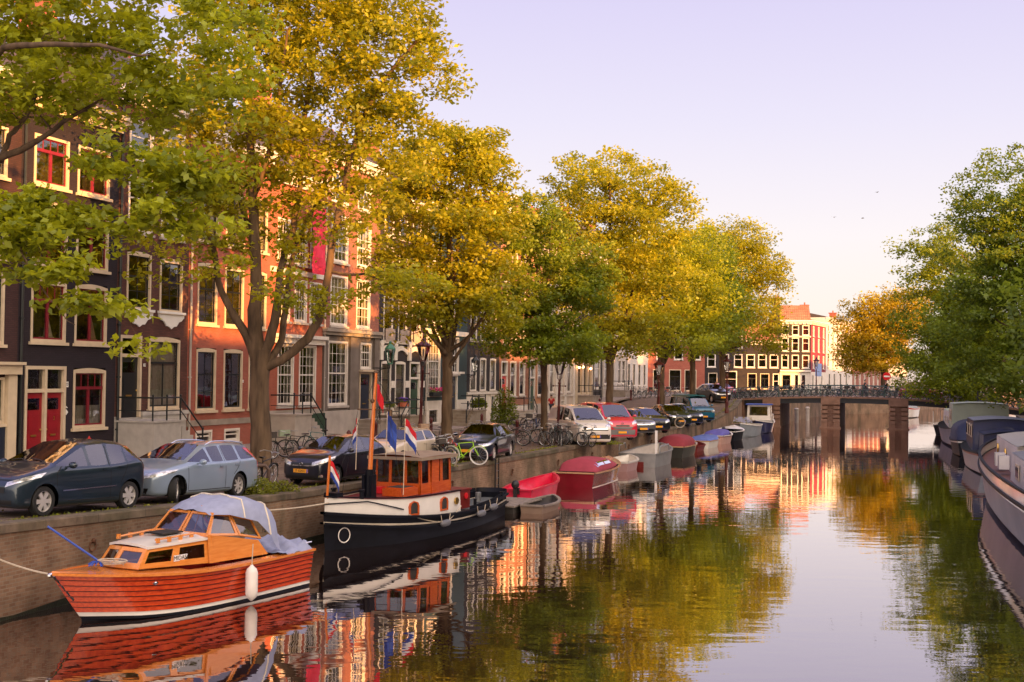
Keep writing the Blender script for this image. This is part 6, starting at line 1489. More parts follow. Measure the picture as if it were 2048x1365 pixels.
for sg in (1,-1):
    p = f(.492,1); b = MB(); b.lathe([(.05,0),(.11,0),(.11,.04),(.05,.04)], 14, 0, (0,0,0), 'y'); b.build('porthole', GOLD, tg, loc=(p.x, sg*(p.y-.10)-(0 if sg > 0 else .02), 1.16))
    p = f(.95,.55); b = MB(); b.tube([Vector((.17*math.cos(a*math.pi/8), .03*sg, .20*math.sin(a*math.pi/8))) for a in range(17)], .016, 5); b.build('hawse_ring', WHITEL if True else CHROME, tg, loc=(p.x-.02, sg*(p.y+.02), p.z+.1), rot=(0,0,-sg*R(28)))
# engine casing aft of the wheelhouse
ec = MB(); ec.box(2.65,4.6,-.62,.62,.72,1.30); ec.box(2.6,4.6,-.66,.66,1.30,1.35); ec.build('engine_casing', OXRED, tg)
ph = MB()
for x in (2.95,3.75):
    for sg in (1,-1): ph.lathe([(.06,0),(.10,0),(.10,.03*1)], 12, 0, (x, sg*.63, 1.12), 'y')
ph.build('casing_port', REDB, tg)
# wheelhouse
wh = MB(); wg = MB(); x0, x1, yw = 4.15, 5.95, .78; z0, z1 = 1.42, 2.52
ls = MB(); ls.box(x0-.0,x1,-yw+.02,yw-.02,.9,1.44); ls.build('wheelhouse_base', OXRED, tg)
for sg in (1,-1):
    P = [(x0, sg*yw, z0), (x1, sg*yw, z0), (x1, sg*(yw-.03), z1), (x0, sg*(yw-.03), z1)]
    if sg > 0: P = [P[1], P[0], P[3], P[2]]
    framed(P, [(.06,.28,.30,.93),(.36,.50,.30,.93),(.56,.68,.05,.93),(.74,.95,.30,.93)] if sg < 0 else [(.05,.26,.30,.93),(.32,.44,.30,.93),(.50,.64,.30,.93),(.72,.94,.30,.93)], wh, wg)
framed([(x1,-yw,z0),(x1,yw,z0),(x1+.0,yw-.03,z1),(x1+.0,-yw+.03,z1)], [(.04,.30,.30,.93),(.36,.64,.30,.93),(.70,.96,.30,.93)], wh, wg)
framed([(x0,yw,z0),(x0,-yw,z0),(x0,-yw+.03,z1),(x0,yw-.03,z1)], [(.08,.42,.30,.93),(.58,.92,.30,.93)], wh, wg)
wo = wh.build('wheelhouse', TUGW, tg); wg.build('wheelhouse_window', BOATG, wo)
wr_ = MB(); wr_.loft([[Vector((x, y, 2.52+.08*(1-(y/1.0)**2)+dz)) for y in (-.92,-.5,0,.5,.92)] for x, dz in ((x0-.15,0),(5.1,.02),(x1+.22,0))]); wr_.loft([[Vector((x, y, 2.535)), Vector((x, y, 2.44))] for x, y in ((x0-.15,-.92),(x1+.22,-.92),(x1+.22,.92),(x0-.15,.92),(x0-.15,-.92))]); wr_.build('wheelhouse_roof', mat('brown_roof_canvas', (.26,.19,.13), .7), wo, smooth=30)
sw = MB(); n = 20; sw.tube([Vector((5.62, .33*math.cos(2*math.pi*k/n), 1.78+.33*math.sin(2*math.pi*k/n))) for k in range(n+1)], .022, 6)
for k in range(8): a = k*math.pi/4; sw.tube([(5.62,0,1.78),(5.62,.42*math.cos(a),1.78+.42*math.sin(a))], .014, 5)
sw.build('steering_wheel', TUGW, tg)
dr = MB(); dr.box(4.95,5.35,yw+.002,yw+.03,.75,2.45); dr.build('wheelhouse_door', TUGW, tg)
hr = MB(); hr.lathe([(.02,0),(.03,.15),(.08,.25)], 10, 0, (x1+.03,.45,1.5), 'x'); hr.build('horn', REDB, tg); sk = MB(); sk.box(6.05,6.85,.05,.75,1.44,1.66); sk.box(6.1,6.8,.1,.7,1.66,1.69); sk.build('skylight', TUGW, tg); sk=MB(); sk.box(6.15,6.75,.15,.65,1.69,1.70); sk.build('skylight_glass', DARKIN, tg)
lk = MB(); lk.box(5.98,6.3,-.75,-.35,1.44,1.62); lk.build('red_locker', REDB, tg)
# mast in its tabernacle
mp_ = MB(); mp_.tube([(7.45,0,1.4),(7.43,0,2.0),(7.35,0.02,3.5),(7.24,.04,5.0)], [.075,.07,.06,.04], 10); ms = mp_.build('mast', MASTW, tg, smooth=60)
mb2 = MB(); mb2.box(7.32,7.58,-.16,-.08,1.4,2.1); mb2.box(7.32,7.58,.08,.16,1.4,2.1); mb2.tube([(7.45,0,1.4),(7.44,0,2.25)], .115, 8); mb2.build('tabernacle', HULLBK, tg)
cs = MB(); cs.beam((7.3,-.52,3.95),(7.3,.62,3.95),.04,.035); cs.lathe([(.05,-.08),(.05,.08)],8,0,(7.3,.58,3.86)); cs.ball((7.33,0,4.2),.07,8,5); cs.ball((7.22,0,5.02),.06,8,5); cs.build('crosstree', mat('dark_brass',(.12,.07,.04),.4,.6), tg)
rg = MB()
for a, b in (((7.24,.04,4.95),(9.3,0,1.7)),((7.24,.04,4.95),(5.9,.7,2.55)),((7.24,.04,4.95),(5.9,-.7,2.55)),((7.3,.5,3.95),(7.3,1.0,1.5)),((7.3,-.5,3.95),(7.3,-1.0,1.5))): rg.tube([a, b], .007, 3)
rg.build('rigging', IRON, tg)
def stafflag(x, y, z0, z1, w_, h, dx, m3, lab=None):
    s_ = MB(); s_.tube([(x,y,z0),(x-.05,y,z1)], .012, 5); s_.build('flag_staff', CREAM, tg); flag(tg, (x-.05,y,z1), w_, h, dx, m3, .3)
stafflag(7.2,-.62,2.2,3.7,.3,.55,(-.2,-.3,0),DUTCH); stafflag(6.85,.75,1.5,3.7,.5,.62,(.15,1,0),DUTCH); stafflag(7.0,.25,2.6,3.9,.4,.85,(.1,.7,0),[FLB,BLUEP,FLB])
flag(tg, (7.3,.12,4.7), .25, .5, (0,1,0), [FLR,FLR,FLR])
sf = MB(); sf.tube([(9.45,0,1.6),(9.35,0,2.75)], .035, 6); sf.build('bow_staff', MASTW, tg); flag(tg, (9.34,.02,2.62), .30, .45, (-.2,.6,0), DUTCH, .35)
an = MB(); an.box(9.0,9.3,-.2,.2,1.62,1.74); an.lathe([(.06,0),(.06,.28),(.09,.3),(.09,.34)],10,0,(8.5,.45,1.45)); an.lathe([(.06,0),(.06,.28),(.09,.3),(.09,.34)],10,0,(8.5,-.45,1.45)); an.build('bollard', HULLBK, tg)
bo_ = MB()
for x, y in ((.8,.8),(.8,-.8),(3.2,1.1)): bo_.lathe([(.05,0),(.05,.3),(.08,.32)],8,0,(x,y,.75))
bo_.build('mooring_bitt', HULLBK, tg); sk = MB(); sk.lathe([(.09,0),(.1,.32),(.08,.33),(.07,.05)],10,0,(1.3,.2,.74)); sk.build('bucket', ALU, tg)
tg.location = (-.66, 43.28, -.2); tg.scale = (1.1, 1, 1); tg.rotation_euler = (0,0,math.atan2(-8.75,-3.95))
for s_, z_, lab in ((.60,.62,'grey fender hung level below the second porthole window of the tug'),(.36,.66,'grey fender below the oxblood casing of the tug'),(.24,.74,'grey fender nearest the tug stern on its canal side')):
    p = f(s_,1); fender(on(tg, (p.x, p.y+.16, z_)), lab, FENDG, .10, .5, True, tg.rotation_euler.z+.08, .25)
# ============ other boats
def boat(label, kind, m, stern_px, bow_px, B, zb=.75, zm=.5, zs=.55, tr=.75, rake=.4, inside=DARKIN, rim=None, group='open boats moored along the left quay', full=2.2, stripe=None, floor=.12, benches=2, deck=None, pos=None, name='moored_boat', flare=.78):
    if pos: a, b = Vector(pos[0]+(0,)), Vector(pos[1]+(0,))
    else: a = at(stern_px[0], stern_px[1], 0); b = at(bow_px[0], bow_px[1], 0)
    d = b-a; L = d.length; f, half, sheer = hullf(L, B, zb, zm, zs, tr=tr, rake=rake, full=full, flare=flare)
    t = thing(name, label, 'boat', a, math.atan2(d.y, d.x), group)
    h = MB(); ks = (0,.3,.45,.62,.8,.9,1); hull_mesh(f, h, 26, ks, mats=[0,0,0,0,0,1 if stripe else 0]); h.build('hull', [m]+([stripe] if stripe else []), t, smooth=35)
    i_ = MB()
    def fi(s, k):
        p = f(s, k); return Vector((p.x-(.05 if s > .9 else -.03 if s < .1 else 0), max(0, p.y-.06), max(floor, p.z)))
    rows = []
    for q in range(20):
        s = .01+.97*q/19; pr = [fi(s,1), fi(s,.75), Vector((fi(s,.6).x, fi(s,.5).y*.8, floor))]
        rows.append([pr[0], pr[1], pr[2]]+[Vector((v.x, -v.y, v.z)) for v in pr[::-1]])
    i_.loft(rows); p0 = rows[0]; i_.add(p0, [tuple(range(len(p0)))]); i_.build('interior', inside, t, smooth=40)
    r = MB(); rail(f, r, .11, .06, .0, 26, off=-.01); r.beam(f(0,1)*1, Vector((0,-f(0,1).y, f(0,1).z)), .1, .06); r.build('gunwale', rim or m, t, smooth=35)
    for k in range(benches):
        s = .22+.3*k; p = f(s, .8); b_ = MB(); b_.box(p.x-.13, p.x+.13, -p.y+.08, p.y-.08, p.z-.12, p.z-.07); b_.build('bench', rim or inside, t)
    if deck:
        dd = MB(); deckm(f, dd, 1-deck[0], 1, .015, 8, inset=.02); dd.build('foredeck', deck[1], t)
    return t, f, L
def outboard(t, f, m=BLKPL):
    z = f(0,1).z; b = MB(); b.ball((-.18,0,z+.22), (.2,.15,.17), 10, 6); b.box(-.26,-.12,-.06,.06,-.3,z+.1); b.box(-.1,.03,-.12,.12,z-.15,z+.08); b.tube([(-.1,0,z+.2),(.35,.05,z+.25)], .02, 5); b.build('outboard_motor', m, t, smooth=50)
def hood(t, f, s0, s1, h, m, wf=.92, glass=None, front=.25, n=10, name='canvas_hood', back=.12):
    rows = []
    for i in range(n+1):
        u = i/n; s = s0+(s1-s0)*u; p = f(s,1); e = min(1, u/back if back else 1)**.5*min(1, (1-u)/front)**.6; w_ = p.y*wf
        row = []
        for k in range(13):
            a = math.pi*k/12; row.append(Vector((p.x, w_*math.cos(a)*(1 if abs(math.cos(a)) > .9 else 1), p.z+.02+h*e*(math.sin(a)**.55))))
        rows.append(row)
    b = MB(); b.loft(rows); o = b.build(name, m, t, smooth=60)
    if glass:
        for sg in (1,-1):
            for (ua, ub) in glass:
                g = MB(); rr = []
                for q in range(5):
                    u = ua+(ub-ua)*q/4; x = u*n; i = int(min(n-1, x)); fr = x-i
                    kk = (1,2,3) if sg > 0 else (11,10,9)
                    row = [rows[i][k]*(1-fr)+rows[i+1][k]*fr for k in kk]; row = [Vector((v.x, v.y+sg*.012, v.z+.004)) for v in row]; rr.append(row[:2]+[row[2]*.6+row[1]*.4])
                g.loft(rr); g.build('hood_window', BOATG if False else CARGLASS, o)
    return o
PINKR = mat('pinkish_red_hull', (.62,.012,.055), .35, coat=.3); MAROON = mat('maroon_hull', (.17,.006,.014), .22, coat=.7); MARC = mat('maroon_canvas', (.30,.035,.06), .8, bump=.3, bs=6); TANW = wood('tan_gunwale_wood', (.45,.25,.13),(.52,.32,.18))
t, f_, L_ = boat('bright pinkish red open boat with a black outboard motor', 'open', PINKR, (1060,1003), (1100,965), 1.5, .72, .5, .42, .8, .35, PINKR, PINKR, pos=((.25,47.7),(1.8,52.3)), benches=1); outboard(t, f_)
t, f_, L_ = boat('maroon sloop with a tan gunwale and a maroon canvas hood with windows', 'sloop', MAROON, None, None, 2.2, .9, .6, .62, .84, .5, DARKIN, TANW, pos=((2.7,53.8),(4.75,60.8)), benches=0, stripe=MAROON, deck=(.3,TANW), full=2.8, flare=.84)
t['label'] = 'maroon sloop with a tan gunwale and a maroon canvas hood with windows'; hood(t, f_, .10, .70, .52, MARC, .86, [(.08,.34),(.38,.62)], front=.35)
wl_ = MB(); rail(f_, wl_, .02, .05, 0, 30, k=.36, off=.012); wl_.build('white_waterline', WHITEL, t)
boat('small white and maroon boat tucked behind the maroon sloop', 'open', mat('maroon_white_boat',(.35,.2,.2),.4), None, None, 1.5, .65,.5,.5,.8,.4, WHITEL, WHITEL, pos=((5.3,62.8),(6.3,66.3)), stripe=WHITEL)
t, f_, L_ = boat('grey aluminium open boat with a square transom and a pale pole', 'open', ALU, None, None, 2.2, 1.0,.72,.7,.92,.3, mat('alu_inside',(.42,.38,.35),.5), ALU, pos=((6.7,66.2),(8.6,71.8)), benches=1, full=3.0, flare=.88)
b_ = MB(); b_.box(4.62,4.74,-.06,.06,.3,1.75); b_.build('post', PUREW, t); b_ = MB(); b_.box(-.1,.0,-.35,.35,-.15,.28); b_.build('bracket', OXRED, t)
def b_tube(t):
    b = MB()
    for sg in (1,-1): b.tube([(.4,sg*1.1,.8),(.5,sg*1.1,1.1),(2.2,sg*1.2,1.15),(2.4,sg*1.2,.85)], .035, 6)
    b.build('side_rail', ALU, t)
b_tube(t)
t, f_, L_ = boat('burgundy canvas covered sloop behind the aluminium boat', 'sloop', mat('dark_green_hull',(.03,.03,.025),.3), None, None, 2.1, .9,.65,.65,.82,.45, DARKIN, TANW, pos=((9.4,74.2),(11.2,79.6)), benches=0, deck=(.25,TANW)); hood(t, f_, .05, .75, .6, mat('burgundy_canvas',(.22,.02,.03),.8,bump=.3,bs=6), .9, front=.3)
t, f_, L_ = boat('low oxblood rowing boat by the blue covered boats', 'open', OXRED, None, None, 1.6, .5,.35,.35,.75,.3, OXRED, OXRED, pos=((11.4,80.4),(12.4,83.6)))
BLUEC = mat('bright_blue_tarpaulin', (.10,.15,.42), .7, var=.2, bump=.5, bs=5)
t, f_, L_ = boat('small boat under a crumpled light blue tarpaulin', 'covered', WHITEL, None, None, 1.9, .75,.5,.5,.78,.4, DARKIN, TANW, pos=((12.6,84.2),(14.2,88.9)), benches=0); hood(t, f_, .05,.95,.2, BLUEC, .95, name='tarpaulin')
t, f_, L_ = boat('small white hulled boat with a violet blue peaked cover', 'covered', mat('white_red_hull',(.5,.3,.25),.4), None, None, 2.0, .85,.6,.6,.78,.4, DARKIN, WHITEL, pos=((14.4,89.6),(16.0,94.2)), benches=0, stripe=REDW); hood(t, f_, .1,.9,.32, mat('violet_blue_cover',(.10,.09,.36),.7,bump=.4,bs=5), .8, name='tarpaulin')
t, f_, L_ = boat('black open boat with a white gunwale near the bridge', 'open', HULLBK, None, None, 2.2, 1.0,.7,.7,.75,.5, DARKIN, WHITEL, pos=((16.1,94.6),(17.7,99.3)), deck=(.35,WHITEL)); outboard(t, f_)
t, f_, L_ = boat('pale grey open motorboat moored before the bridge', 'open', GREYB, None, None, 2.3, 1.15,.85,.85,.8,.6, mat('pale_inside',(.5,.48,.45),.5), WHITEL, pos=((20.6,107.2),(18.2,99.6)), deck=(.25,WHITEL), benches=2)
b_ = MB(); b_.loft([[Vector((6.2,y,1.1+abs(y)*0)), Vector((5.9,y*.9,1.6))] for y in (-.8,0,.8)]); b_.build('windscreen', BOATG, t)
t, f_, L_ = boat('navy cruiser with a white framed wheelhouse and blue roof by the bridge', 'cruiser', NAVYB, None, None, 2.4, 1.15,.85,1.0,.7,.5, mat('pale_inside',(.5,.48,.45),.5), WHITEL, pos=((23.2,114.6),(20.9,107.2)), deck=(.35,WHITEL), benches=0)
b_ = MB(); g_ = MB()
for P in ([(3.6,1.0,1.1),(5.2,1.0,1.1),(5.0,.95,2.4),(3.6,.95,2.4)],[(3.6,-1.0,1.1),(5.2,-1.0,1.1),(5.0,-.95,2.4),(3.6,-.95,2.4)],[(5.2,-1,1.1),(5.2,1,1.1),(5.0,.95,2.4),(5.0,-.95,2.4)],[(3.6,-1,1.1),(3.6,1,1.1),(3.6,.95,2.4),(3.6,-.95,2.4)]): framed(P, [(.1,.9,.3,.9)], b_, g_, th=.04)
wo = b_.build('wheelhouse', WHITEL, t); g_.build('wheelhouse_window', BOATG, wo); b_ = MB(); b_.box(3.4,5.3,-1.1,1.1,2.42,2.5); b_.build('wheelhouse_roof', BLUEP, wo)
b_ = MB()
for sg in (1,-1):
    b_.tube([f_(s,1)*1+Vector((0,-.1*1,.55)) if sg > 0 else Vector((f_(s,1).x,-f_(s,1).y+.1,f_(s,1).z+.55)) for s in (0,.1,.2,.3)], .03, 5)
    for s in (0,.1,.2,.3): p = f_(s,1); b_.tube([(p.x,sg*(p.y-.1),p.z),(p.x,sg*(p.y-.1),p.z+.55)], .025, 5)
b_.build('stern_rail', WHITEL, t)
# raft of grey planks and the dinghy behind the tug
t = thing('work_raft', 'weathered grey plank raft with scattered fenders between the tug and the quay', 'raft', (-.1,44.9,0), R(70))
b_ = MB()
for k in range(8): b_.box(-1.5,1.5,-.8+k*.2,-.62+k*.2,.22,.27)
b_.build('planks', mat('weathered_planks',(.22,.18,.15),.9,var=.3,vs=6), t); b_ = MB(); b_.box(-1.45,1.45,-.75,.75,-.1,.22); b_.build('float', DARKIN, t)
t, f_, L_ = boat('old dinghy with weathered gunwale behind the tug stern', 'open', mat('old_dinghy_wood',(.2,.13,.09),.7), None, None, 1.1, .36,.26,.28,.75,.3, DARKIN, mat('weathered_planks',(.22,.18,.15),.9), pos=((.75,43.4),(1.6,46.6)))
# beyond the bridge
t, f_, L_ = boat('white boat with a red stripe and grey cover seen beneath the bridge', 'open', WHITEL, None, None, 2.6, 1.6,1.2,1.2,.8,.5, DARKIN, WHITEL, pos=((51.2,160),(47.6,154.5)), stripe=REDB, benches=0); hood(t, f_, .1,.7,.6, mat('grey_cover',(.3,.32,.36),.7), .85)
# ------------------------------------------------------------------ right bank house boats
RBG = 'houseboats along the right bank'
NAVC = mat('navy_tarpaulin', (.02,.028,.07), .7, bump=.4, bs=4); SLATE = mat('slate_blue_hull', (.15,.16,.22), .4, col2=(.23,.23,.29), vs=.7); OFFW = mat('off_white_superstructure', (.68,.64,.58), .5, var=.1, vs=1)
PALEG = mat('pale_green_superstructure', (.40,.46,.36), .5, var=.1, vs=1)
def barge(label, m, a, b, B, zb, zm, zs, strip_=None, **kw):
    return boat(label, 'barge', m, None, None, B, zb, zm, zs, .8, .9, DARKIN, HULLBK, pos=(a, b), stripe=strip_, group=RBG, benches=0, full=3.2, flare=.86, name='houseboat', **kw)
def rqo(t, o): p = rq(t, o); return (p.x, p.y)
# nearest: slate blue barge with white band, bow away from the camera
t, f_, L_ = barge('slate blue barge with a broad white band and white cabin cut by the right edge', SLATE, rqo(-9,-3.4), rqo(23,-3.9), 4.8, 1.95, 1.35, 1.45, WHITEL)
b_ = MB()
S = [i/40 for i in range(41)]
for sg in (1,-1):
    b_.loft([[Vector((f_(s,1).x, sg*(f_(s,1).y), f_(s,1).z-.03)), Vector((f_(s,1).x, sg*(f_(s,1).y+.02), f_(s,1).z+.38))] for s in S])
b_.build('white_bulwark', WHITEL, t, smooth=40)
b_ = MB(); rail(f_, b_, .1, .07, .40, 40); rail(f_, b_, .06,.08,-.02,40, off=.04); b_.build('rubbing_strake', HULLBK, t, smooth=40)
dk_ = MB(); deckm(f_, dk_, 0, 1, .02, 20, inset=.05); dk_.build('deck', mat('brown_deck_paint', (.17,.07,.05), .6), t)
def cabin(t, x0, x1, hw, z0, z1, m, wins=(), roofm=None, crown=.18, port=()):
    b = MB(); n = 8
    prof = [(-hw, z0), (-hw*.97, z1)]+[(-hw*.97+hw*1.94*i/n, z1+crown*math.sin(math.pi*i/n)) for i in range(1,n)]+[(hw*.97, z1), (hw, z0)]
    b.prism(prof, x0, x1, 'x'); c = b.build('cabin', m, t)
    r = MB(); r.loft([[(x, y, z+.03) for y, z in prof[1:-1]] for x in (x0-.12, x1+.12)]); r.loft([[(x, y, z-.03) for y, z in prof[1:-1]] for x in (x0-.12, x1+.12)])
    r.build('cabin_roof', roofm or m, c)
    for sg in (1,-1):
        for (wx, ww, wz, wh_) in wins:
            w_ = MB(); w_.box(wx, wx+ww, sg*hw-(.0 if sg > 0 else .03)+.0, sg*hw+(.03 if sg > 0 else 0), wz, wz+wh_); wo_ = w_.build('cabin_window', CREAM, c); g = MB(); g.box(wx+.08, wx+ww-.08, sg*(hw+.031)-.002, sg*(hw+.031)+.004, wz+.08, wz+wh_-.08); g.build('pane', CARGLASS, wo_)
    for x_, z_ in port:
        w_ = MB(); w_.lathe([(.10,0),(.2,0),(.2,.05),(.1,.05)], 14, 0, (x_, 0, z_), 'y'); w_.build('porthole', GOLD, c, loc=(0, hw, 0))
    return c
cabin(t, 15.5, 25.5, 1.45, 1.3, 2.45, OFFW, wins=(), roofm=WHITEL, port=((24.0,2.0),(20,2.0)))
cabin(t, 0, 14.5, 1.7, 1.3, 2.3, OFFW, wins=((3,1.2,1.6,.5),(7,1.2,1.6,.5),(11,1.2,1.6,.5)), roofm=mat('grey_roof',(.2,.2,.2),.6))
b_ = MB(); b_.box(26.0,27.2,-.4,.4,1.6,2.0); b_.tube([(28,-.4,1.6),(28,-.4,2.3)],.1,8); b_.tube([(28,.4,1.6),(28,.4,2.3)],.1,8); b_.build('windlass', OXRED, t)
b_ = MB()
for x_ in (16.2, 18.0): b_ = MB(); b_.box(x_,x_+.7,1.6,1.95,1.62,2.1); b_.build('deck_box', WHITEL, t)
# second: navy boat with a blue wheelhouse
t, f_, L_ = barge('dark boat with a navy blue wheelhouse and red stripe behind the slate barge', GREYB, rqo(27,-4.0), rqo(40,-4.3), 4.0, 1.5, 1.0, 1.1, OXRED)
dk_ = MB(); deckm(f_, dk_, 0, 1, .02, 14, inset=.05); dk_.build('deck', HULLBK, t)
cabin(t, 4.2, 10.2, 1.6, 1.0, 2.6, NAVYB, wins=((4.6,1.0,1.7,.7),(6.4,1.0,1.7,.7),(8.4,1.2,1.7,.7)), roofm=mat('grey_blue_roof',(.18,.2,.24),.6), crown=.12); cabin(t, .6, 4.0, 1.3, 1.0, 2.0, NAVYB)
# third: sloop with navy tarpaulin
t, f_, L_ = barge('boat wholly under a navy blue tarpaulin before the pale green houseboat', HULLBK, rqo(42.5,-4.9), rqo(51,-5.0), 3.2, 1.3, .9, 1.0, WHITEL); hood(t, f_, .02,.9,1.3, NAVC, 1.0, name='tarpaulin', front=.3)
# fourth: white and pale green house boat
t, f_, L_ = barge('long pale green and white houseboat with a dark wheelhouse near the bridge', SLATE, rqo(52,-4.4), rqo(71,-5.0), 4.8, 1.7, 1.2, 1.4)
dk_ = MB(); deckm(f_, dk_, 0, 1, .02, 14, inset=.05); dk_.build('deck', HULLBK, t)
cabin(t, 1.0, 5.5, 1.9, 1.2, 3.1, PALEG, wins=((1.6,1.2,1.9,.8),(3.6,1.2,1.9,.8)), crown=.1); cabin(t, 5.6, 16.5, 1.8, 1.2, 2.4, OFFW, wins=((6.5,.9,1.5,.5),(9.2,.9,1.5,.5),(12,.9,1.5,.5)), roofm=PALEG, crown=.12)
b_ = MB(); b_.tube([(12,.2,2.5),(12,.2,3.0)],.13,8); b_.ball((12,.2,3.05),(.2,.2,.15),8,5); b_.tube([(8,-.3,2.5),(8,-.3,4.0)],.05,6); b_.build('chimney', BLKPL, t)
# fifth: dark canopy boat at the bridge
t, f_, L_ = boat('black boat with a dark flat awning beside the right bridge pier', 'sloop', HULLBK, None, None, 2.8, 1.1,.8,.9,.8,.5, DARKIN, WHITEL, pos=(rqo(79,-5.5), rqo(71.5,-6.5)), group=RBG, benches=1, name='houseboat')
b_ = MB(); b_.loft([[Vector((x, y, 2.1+.15*(1-(y/1.3)**2))) for y in (-1.3,-.6,0,.6,1.3)] for x in (1,3,6)]); b_.build('awning', NAVC, t); b_ = MB()
for x in (1.1,5.9):
    for y in (-1.2,1.2): b_.tube([(x,y,.7),(x,y,2.1)], .03, 5)
b_.build('awning_pole', WHITEL, t)
# ropes
mooring([on(ob,(6.2,0,.95)), on(ob,(6.6,-1.2,1.2)), (-10.05,24.9,1.75)], 'rope tying the cabin cruiser bow to the quay')
mooring([on(tg,(9.5,.1,1.5)), (-7.9,30.2,1.5)], 'long slack rope from the tug bow to the quay wall')
mooring([on(tg,(7.2,1.15,1.0)), on(tg,(5.6,1.45,.62)), on(tg,(4.6,1.38,1.0))], 'rope looped along the side of the tug', r=.014)
# ------------------------------------------------------------------ street furniture
def gnd(px, py):
    p = at(px, py, 1.4)
    for _ in range(12): p = at(px, py, hs(p.y)+.02)
    return Vector((p.x, p.y, hs(p.y)+.02))
MAROONI = mat('maroon_lamp_iron', (.085,.012,.012), .4, var=.3); GREENL = mat('green_lantern_paint', (.03,.16,.10), .4); LITB = mat('lit_bulb', (1,.6,.3), .4, emis=((1,.42,.15), 9))
# --- crowned street lamps
def lamp_post(label, loc, h=4.55, sc_=1.0, m=MAROONI, tilt=0.0):
    t = thing('street_lamp', label, 'street lamp', loc, 0, 'crowned street lamps'); t.scale = (sc_,)*3; t.rotation_euler = (0, tilt, 0)
    b = MB(); b.lathe([(.17,-.1),(.17,.25),(.14,.32),(.13,.75),(.15,.8),(.12,.9),(.085,1.1),(.075,1.9),(.095,1.95),(.07,2.02),(.06,h-1.45),(.09,h-1.40),(.05,h-1.32),(.045,h-1.2)], 12); b.beam((-.32,0,h-1.55),(.32,0,h-1.55),.035,.035)
    for s_ in (-.33,.33): b.ball((s_,0,h-1.55), .05, 6, 4)
    b.build('post', m, t, smooth=45)
    b = MB()
    for k in range(4):
        a = k*math.pi/2+.78; c, s_ = math.cos(a), math.sin(a); b.tube([(.04*c,.04*s_,h-1.22),(.17*c,.17*s_,h-1.12),(.18*c,.18*s_,h-1.0),(.13*c,.13*s_,h-.93)], .016, 5)
    b.lathe([(.15,h-.94),(.17,h-.92),(.15,h-.89)], 6)
    lo = [(.15*math.cos(k*math.pi/3), .15*math.sin(k*math.pi/3), h-.9) for k in range(6)]; hi = [(.33*math.cos(k*math.pi/3), .33*math.sin(k*math.pi/3), h-.2) for k in range(6)]
    for k in range(6): b.tube([lo[k], hi[k]], .014, 4); b.tube([hi[k], hi[(k+1)%6]], .018, 4)
    b.build('lantern_frame', m, t)
    g = MB()
    for k in range(6): g.quad(lo[k], lo[(k+1)%6], hi[(k+1)%6], hi[k])
    g.build('lantern_glass', LAMPGL, t)
    c = MB(); c.lathe([(.40,h-.2),(.42,h-.16),(.36,h-.1),(.16,h+.02),(.10,h+.10),(.12,h+.14),(.05,h+.22),(.07,h+.28),(.02,h+.36),(.001,h+.40)], 12)
    for k in range(12): a = k*math.pi/6; c.add([(.40*math.cos(a-.12),.40*math.sin(a-.12),h-.18),(.40*math.cos(a+.12),.40*math.sin(a+.12),h-.18),(.44*math.cos(a),.44*math.sin(a),h-.04)],[(0,1,2)])
    c.build('crown', m, t); q = MB(); q.lathe([(.03,h-.75),(.05,h-.6),(.05,h-.35),(.02,h-.3)], 8); q.build('gas_mantle', PUREW, t)
    return t
L1 = lamp_post('maroon crowned street lamp standing before the black and white arched house', (-4.55,62.6,1.42), 4.95, 1.0, tilt=R(1.5))
L2 = lamp_post('maroon crowned street lamp standing in front of the white van', (2.35,62.4,1.42), 4.65, .92, tilt=R(.8))
L3 = lamp_post('maroon crowned street lamp half hidden by the elm near the teal van', (10.55,89.5,1.42), 4.4)
L4 = lamp_post('maroon crowned street lamp between the two farthest trunks of the left bank', (18.0,104.5,1.9), 4.4)
L5 = lamp_post('crowned street lamp on the corner beyond the bridge', (38.5,158,2.62), 4.6)
def wall_lamp(label, loc, m, sc_=1.0, arm=.7):
    t = thing('wall_lantern', label, 'wall lantern', loc, ALPHA, 'lanterns on the house fronts'); t.scale = (sc_,)*3
    b = MB(); b.tube([(0,0,-.5),(0,-arm,-.5)], .02, 5); b.tube([(0,0,-.85),(0,-arm*.5,-.55),(0,-arm*.8,-.5)], .014, 4); b.tube([(0,-arm,-.5),(0,-arm,-.35)], .02, 5); b.tube([(0,-arm*.3+.12*math.cos(k*.7),-.68+.1*math.sin(k*.7)) for k in range(9)], .01, 4); b.build('bracket', IRON, t)
    b = MB(); b.lathe([(.09,-.36),(.11,-.34),(.10,-.30)], 6, 0, (0,-arm,0)); b.lathe([(.21,.22),(.2,.27),(.08,.42),(.05,.44),(.06,.5),(.001,.56)], 6, 0, (0,-arm,0))
    for k in range(6): a = k*math.pi/3; b.tube([(.10*math.cos(a),-arm+.10*math.sin(a),-.3),(.20*math.cos(a),-arm+.20*math.sin(a),.22)], .012, 4)
    b.build('lantern_frame', m, t); g = MB(); g.lathe([(.095,-.3),(.19,.22)], 6, 0, (0,-arm,0), cap=False); g.build('lantern_glass', LAMPGL, t)
    return t
def onf(t, out, z): p = FL+DV*t+NV*out; return (p.x, p.y, hs(p.y)+.11+z)
wall_lamp('green wall lantern on an iron bracket beside the dark blue door', onf(25.7,.1,4.3), GREENL, 1.45)
wall_lamp('black wall lantern on the black house with arched windows', onf(40.6,.1,3.9), IRON, 1.3, .5)
wall_lamp('little black wall lantern on the white base next to the red door', onf(47.3,.1,1.9), IRON, .8, .4)
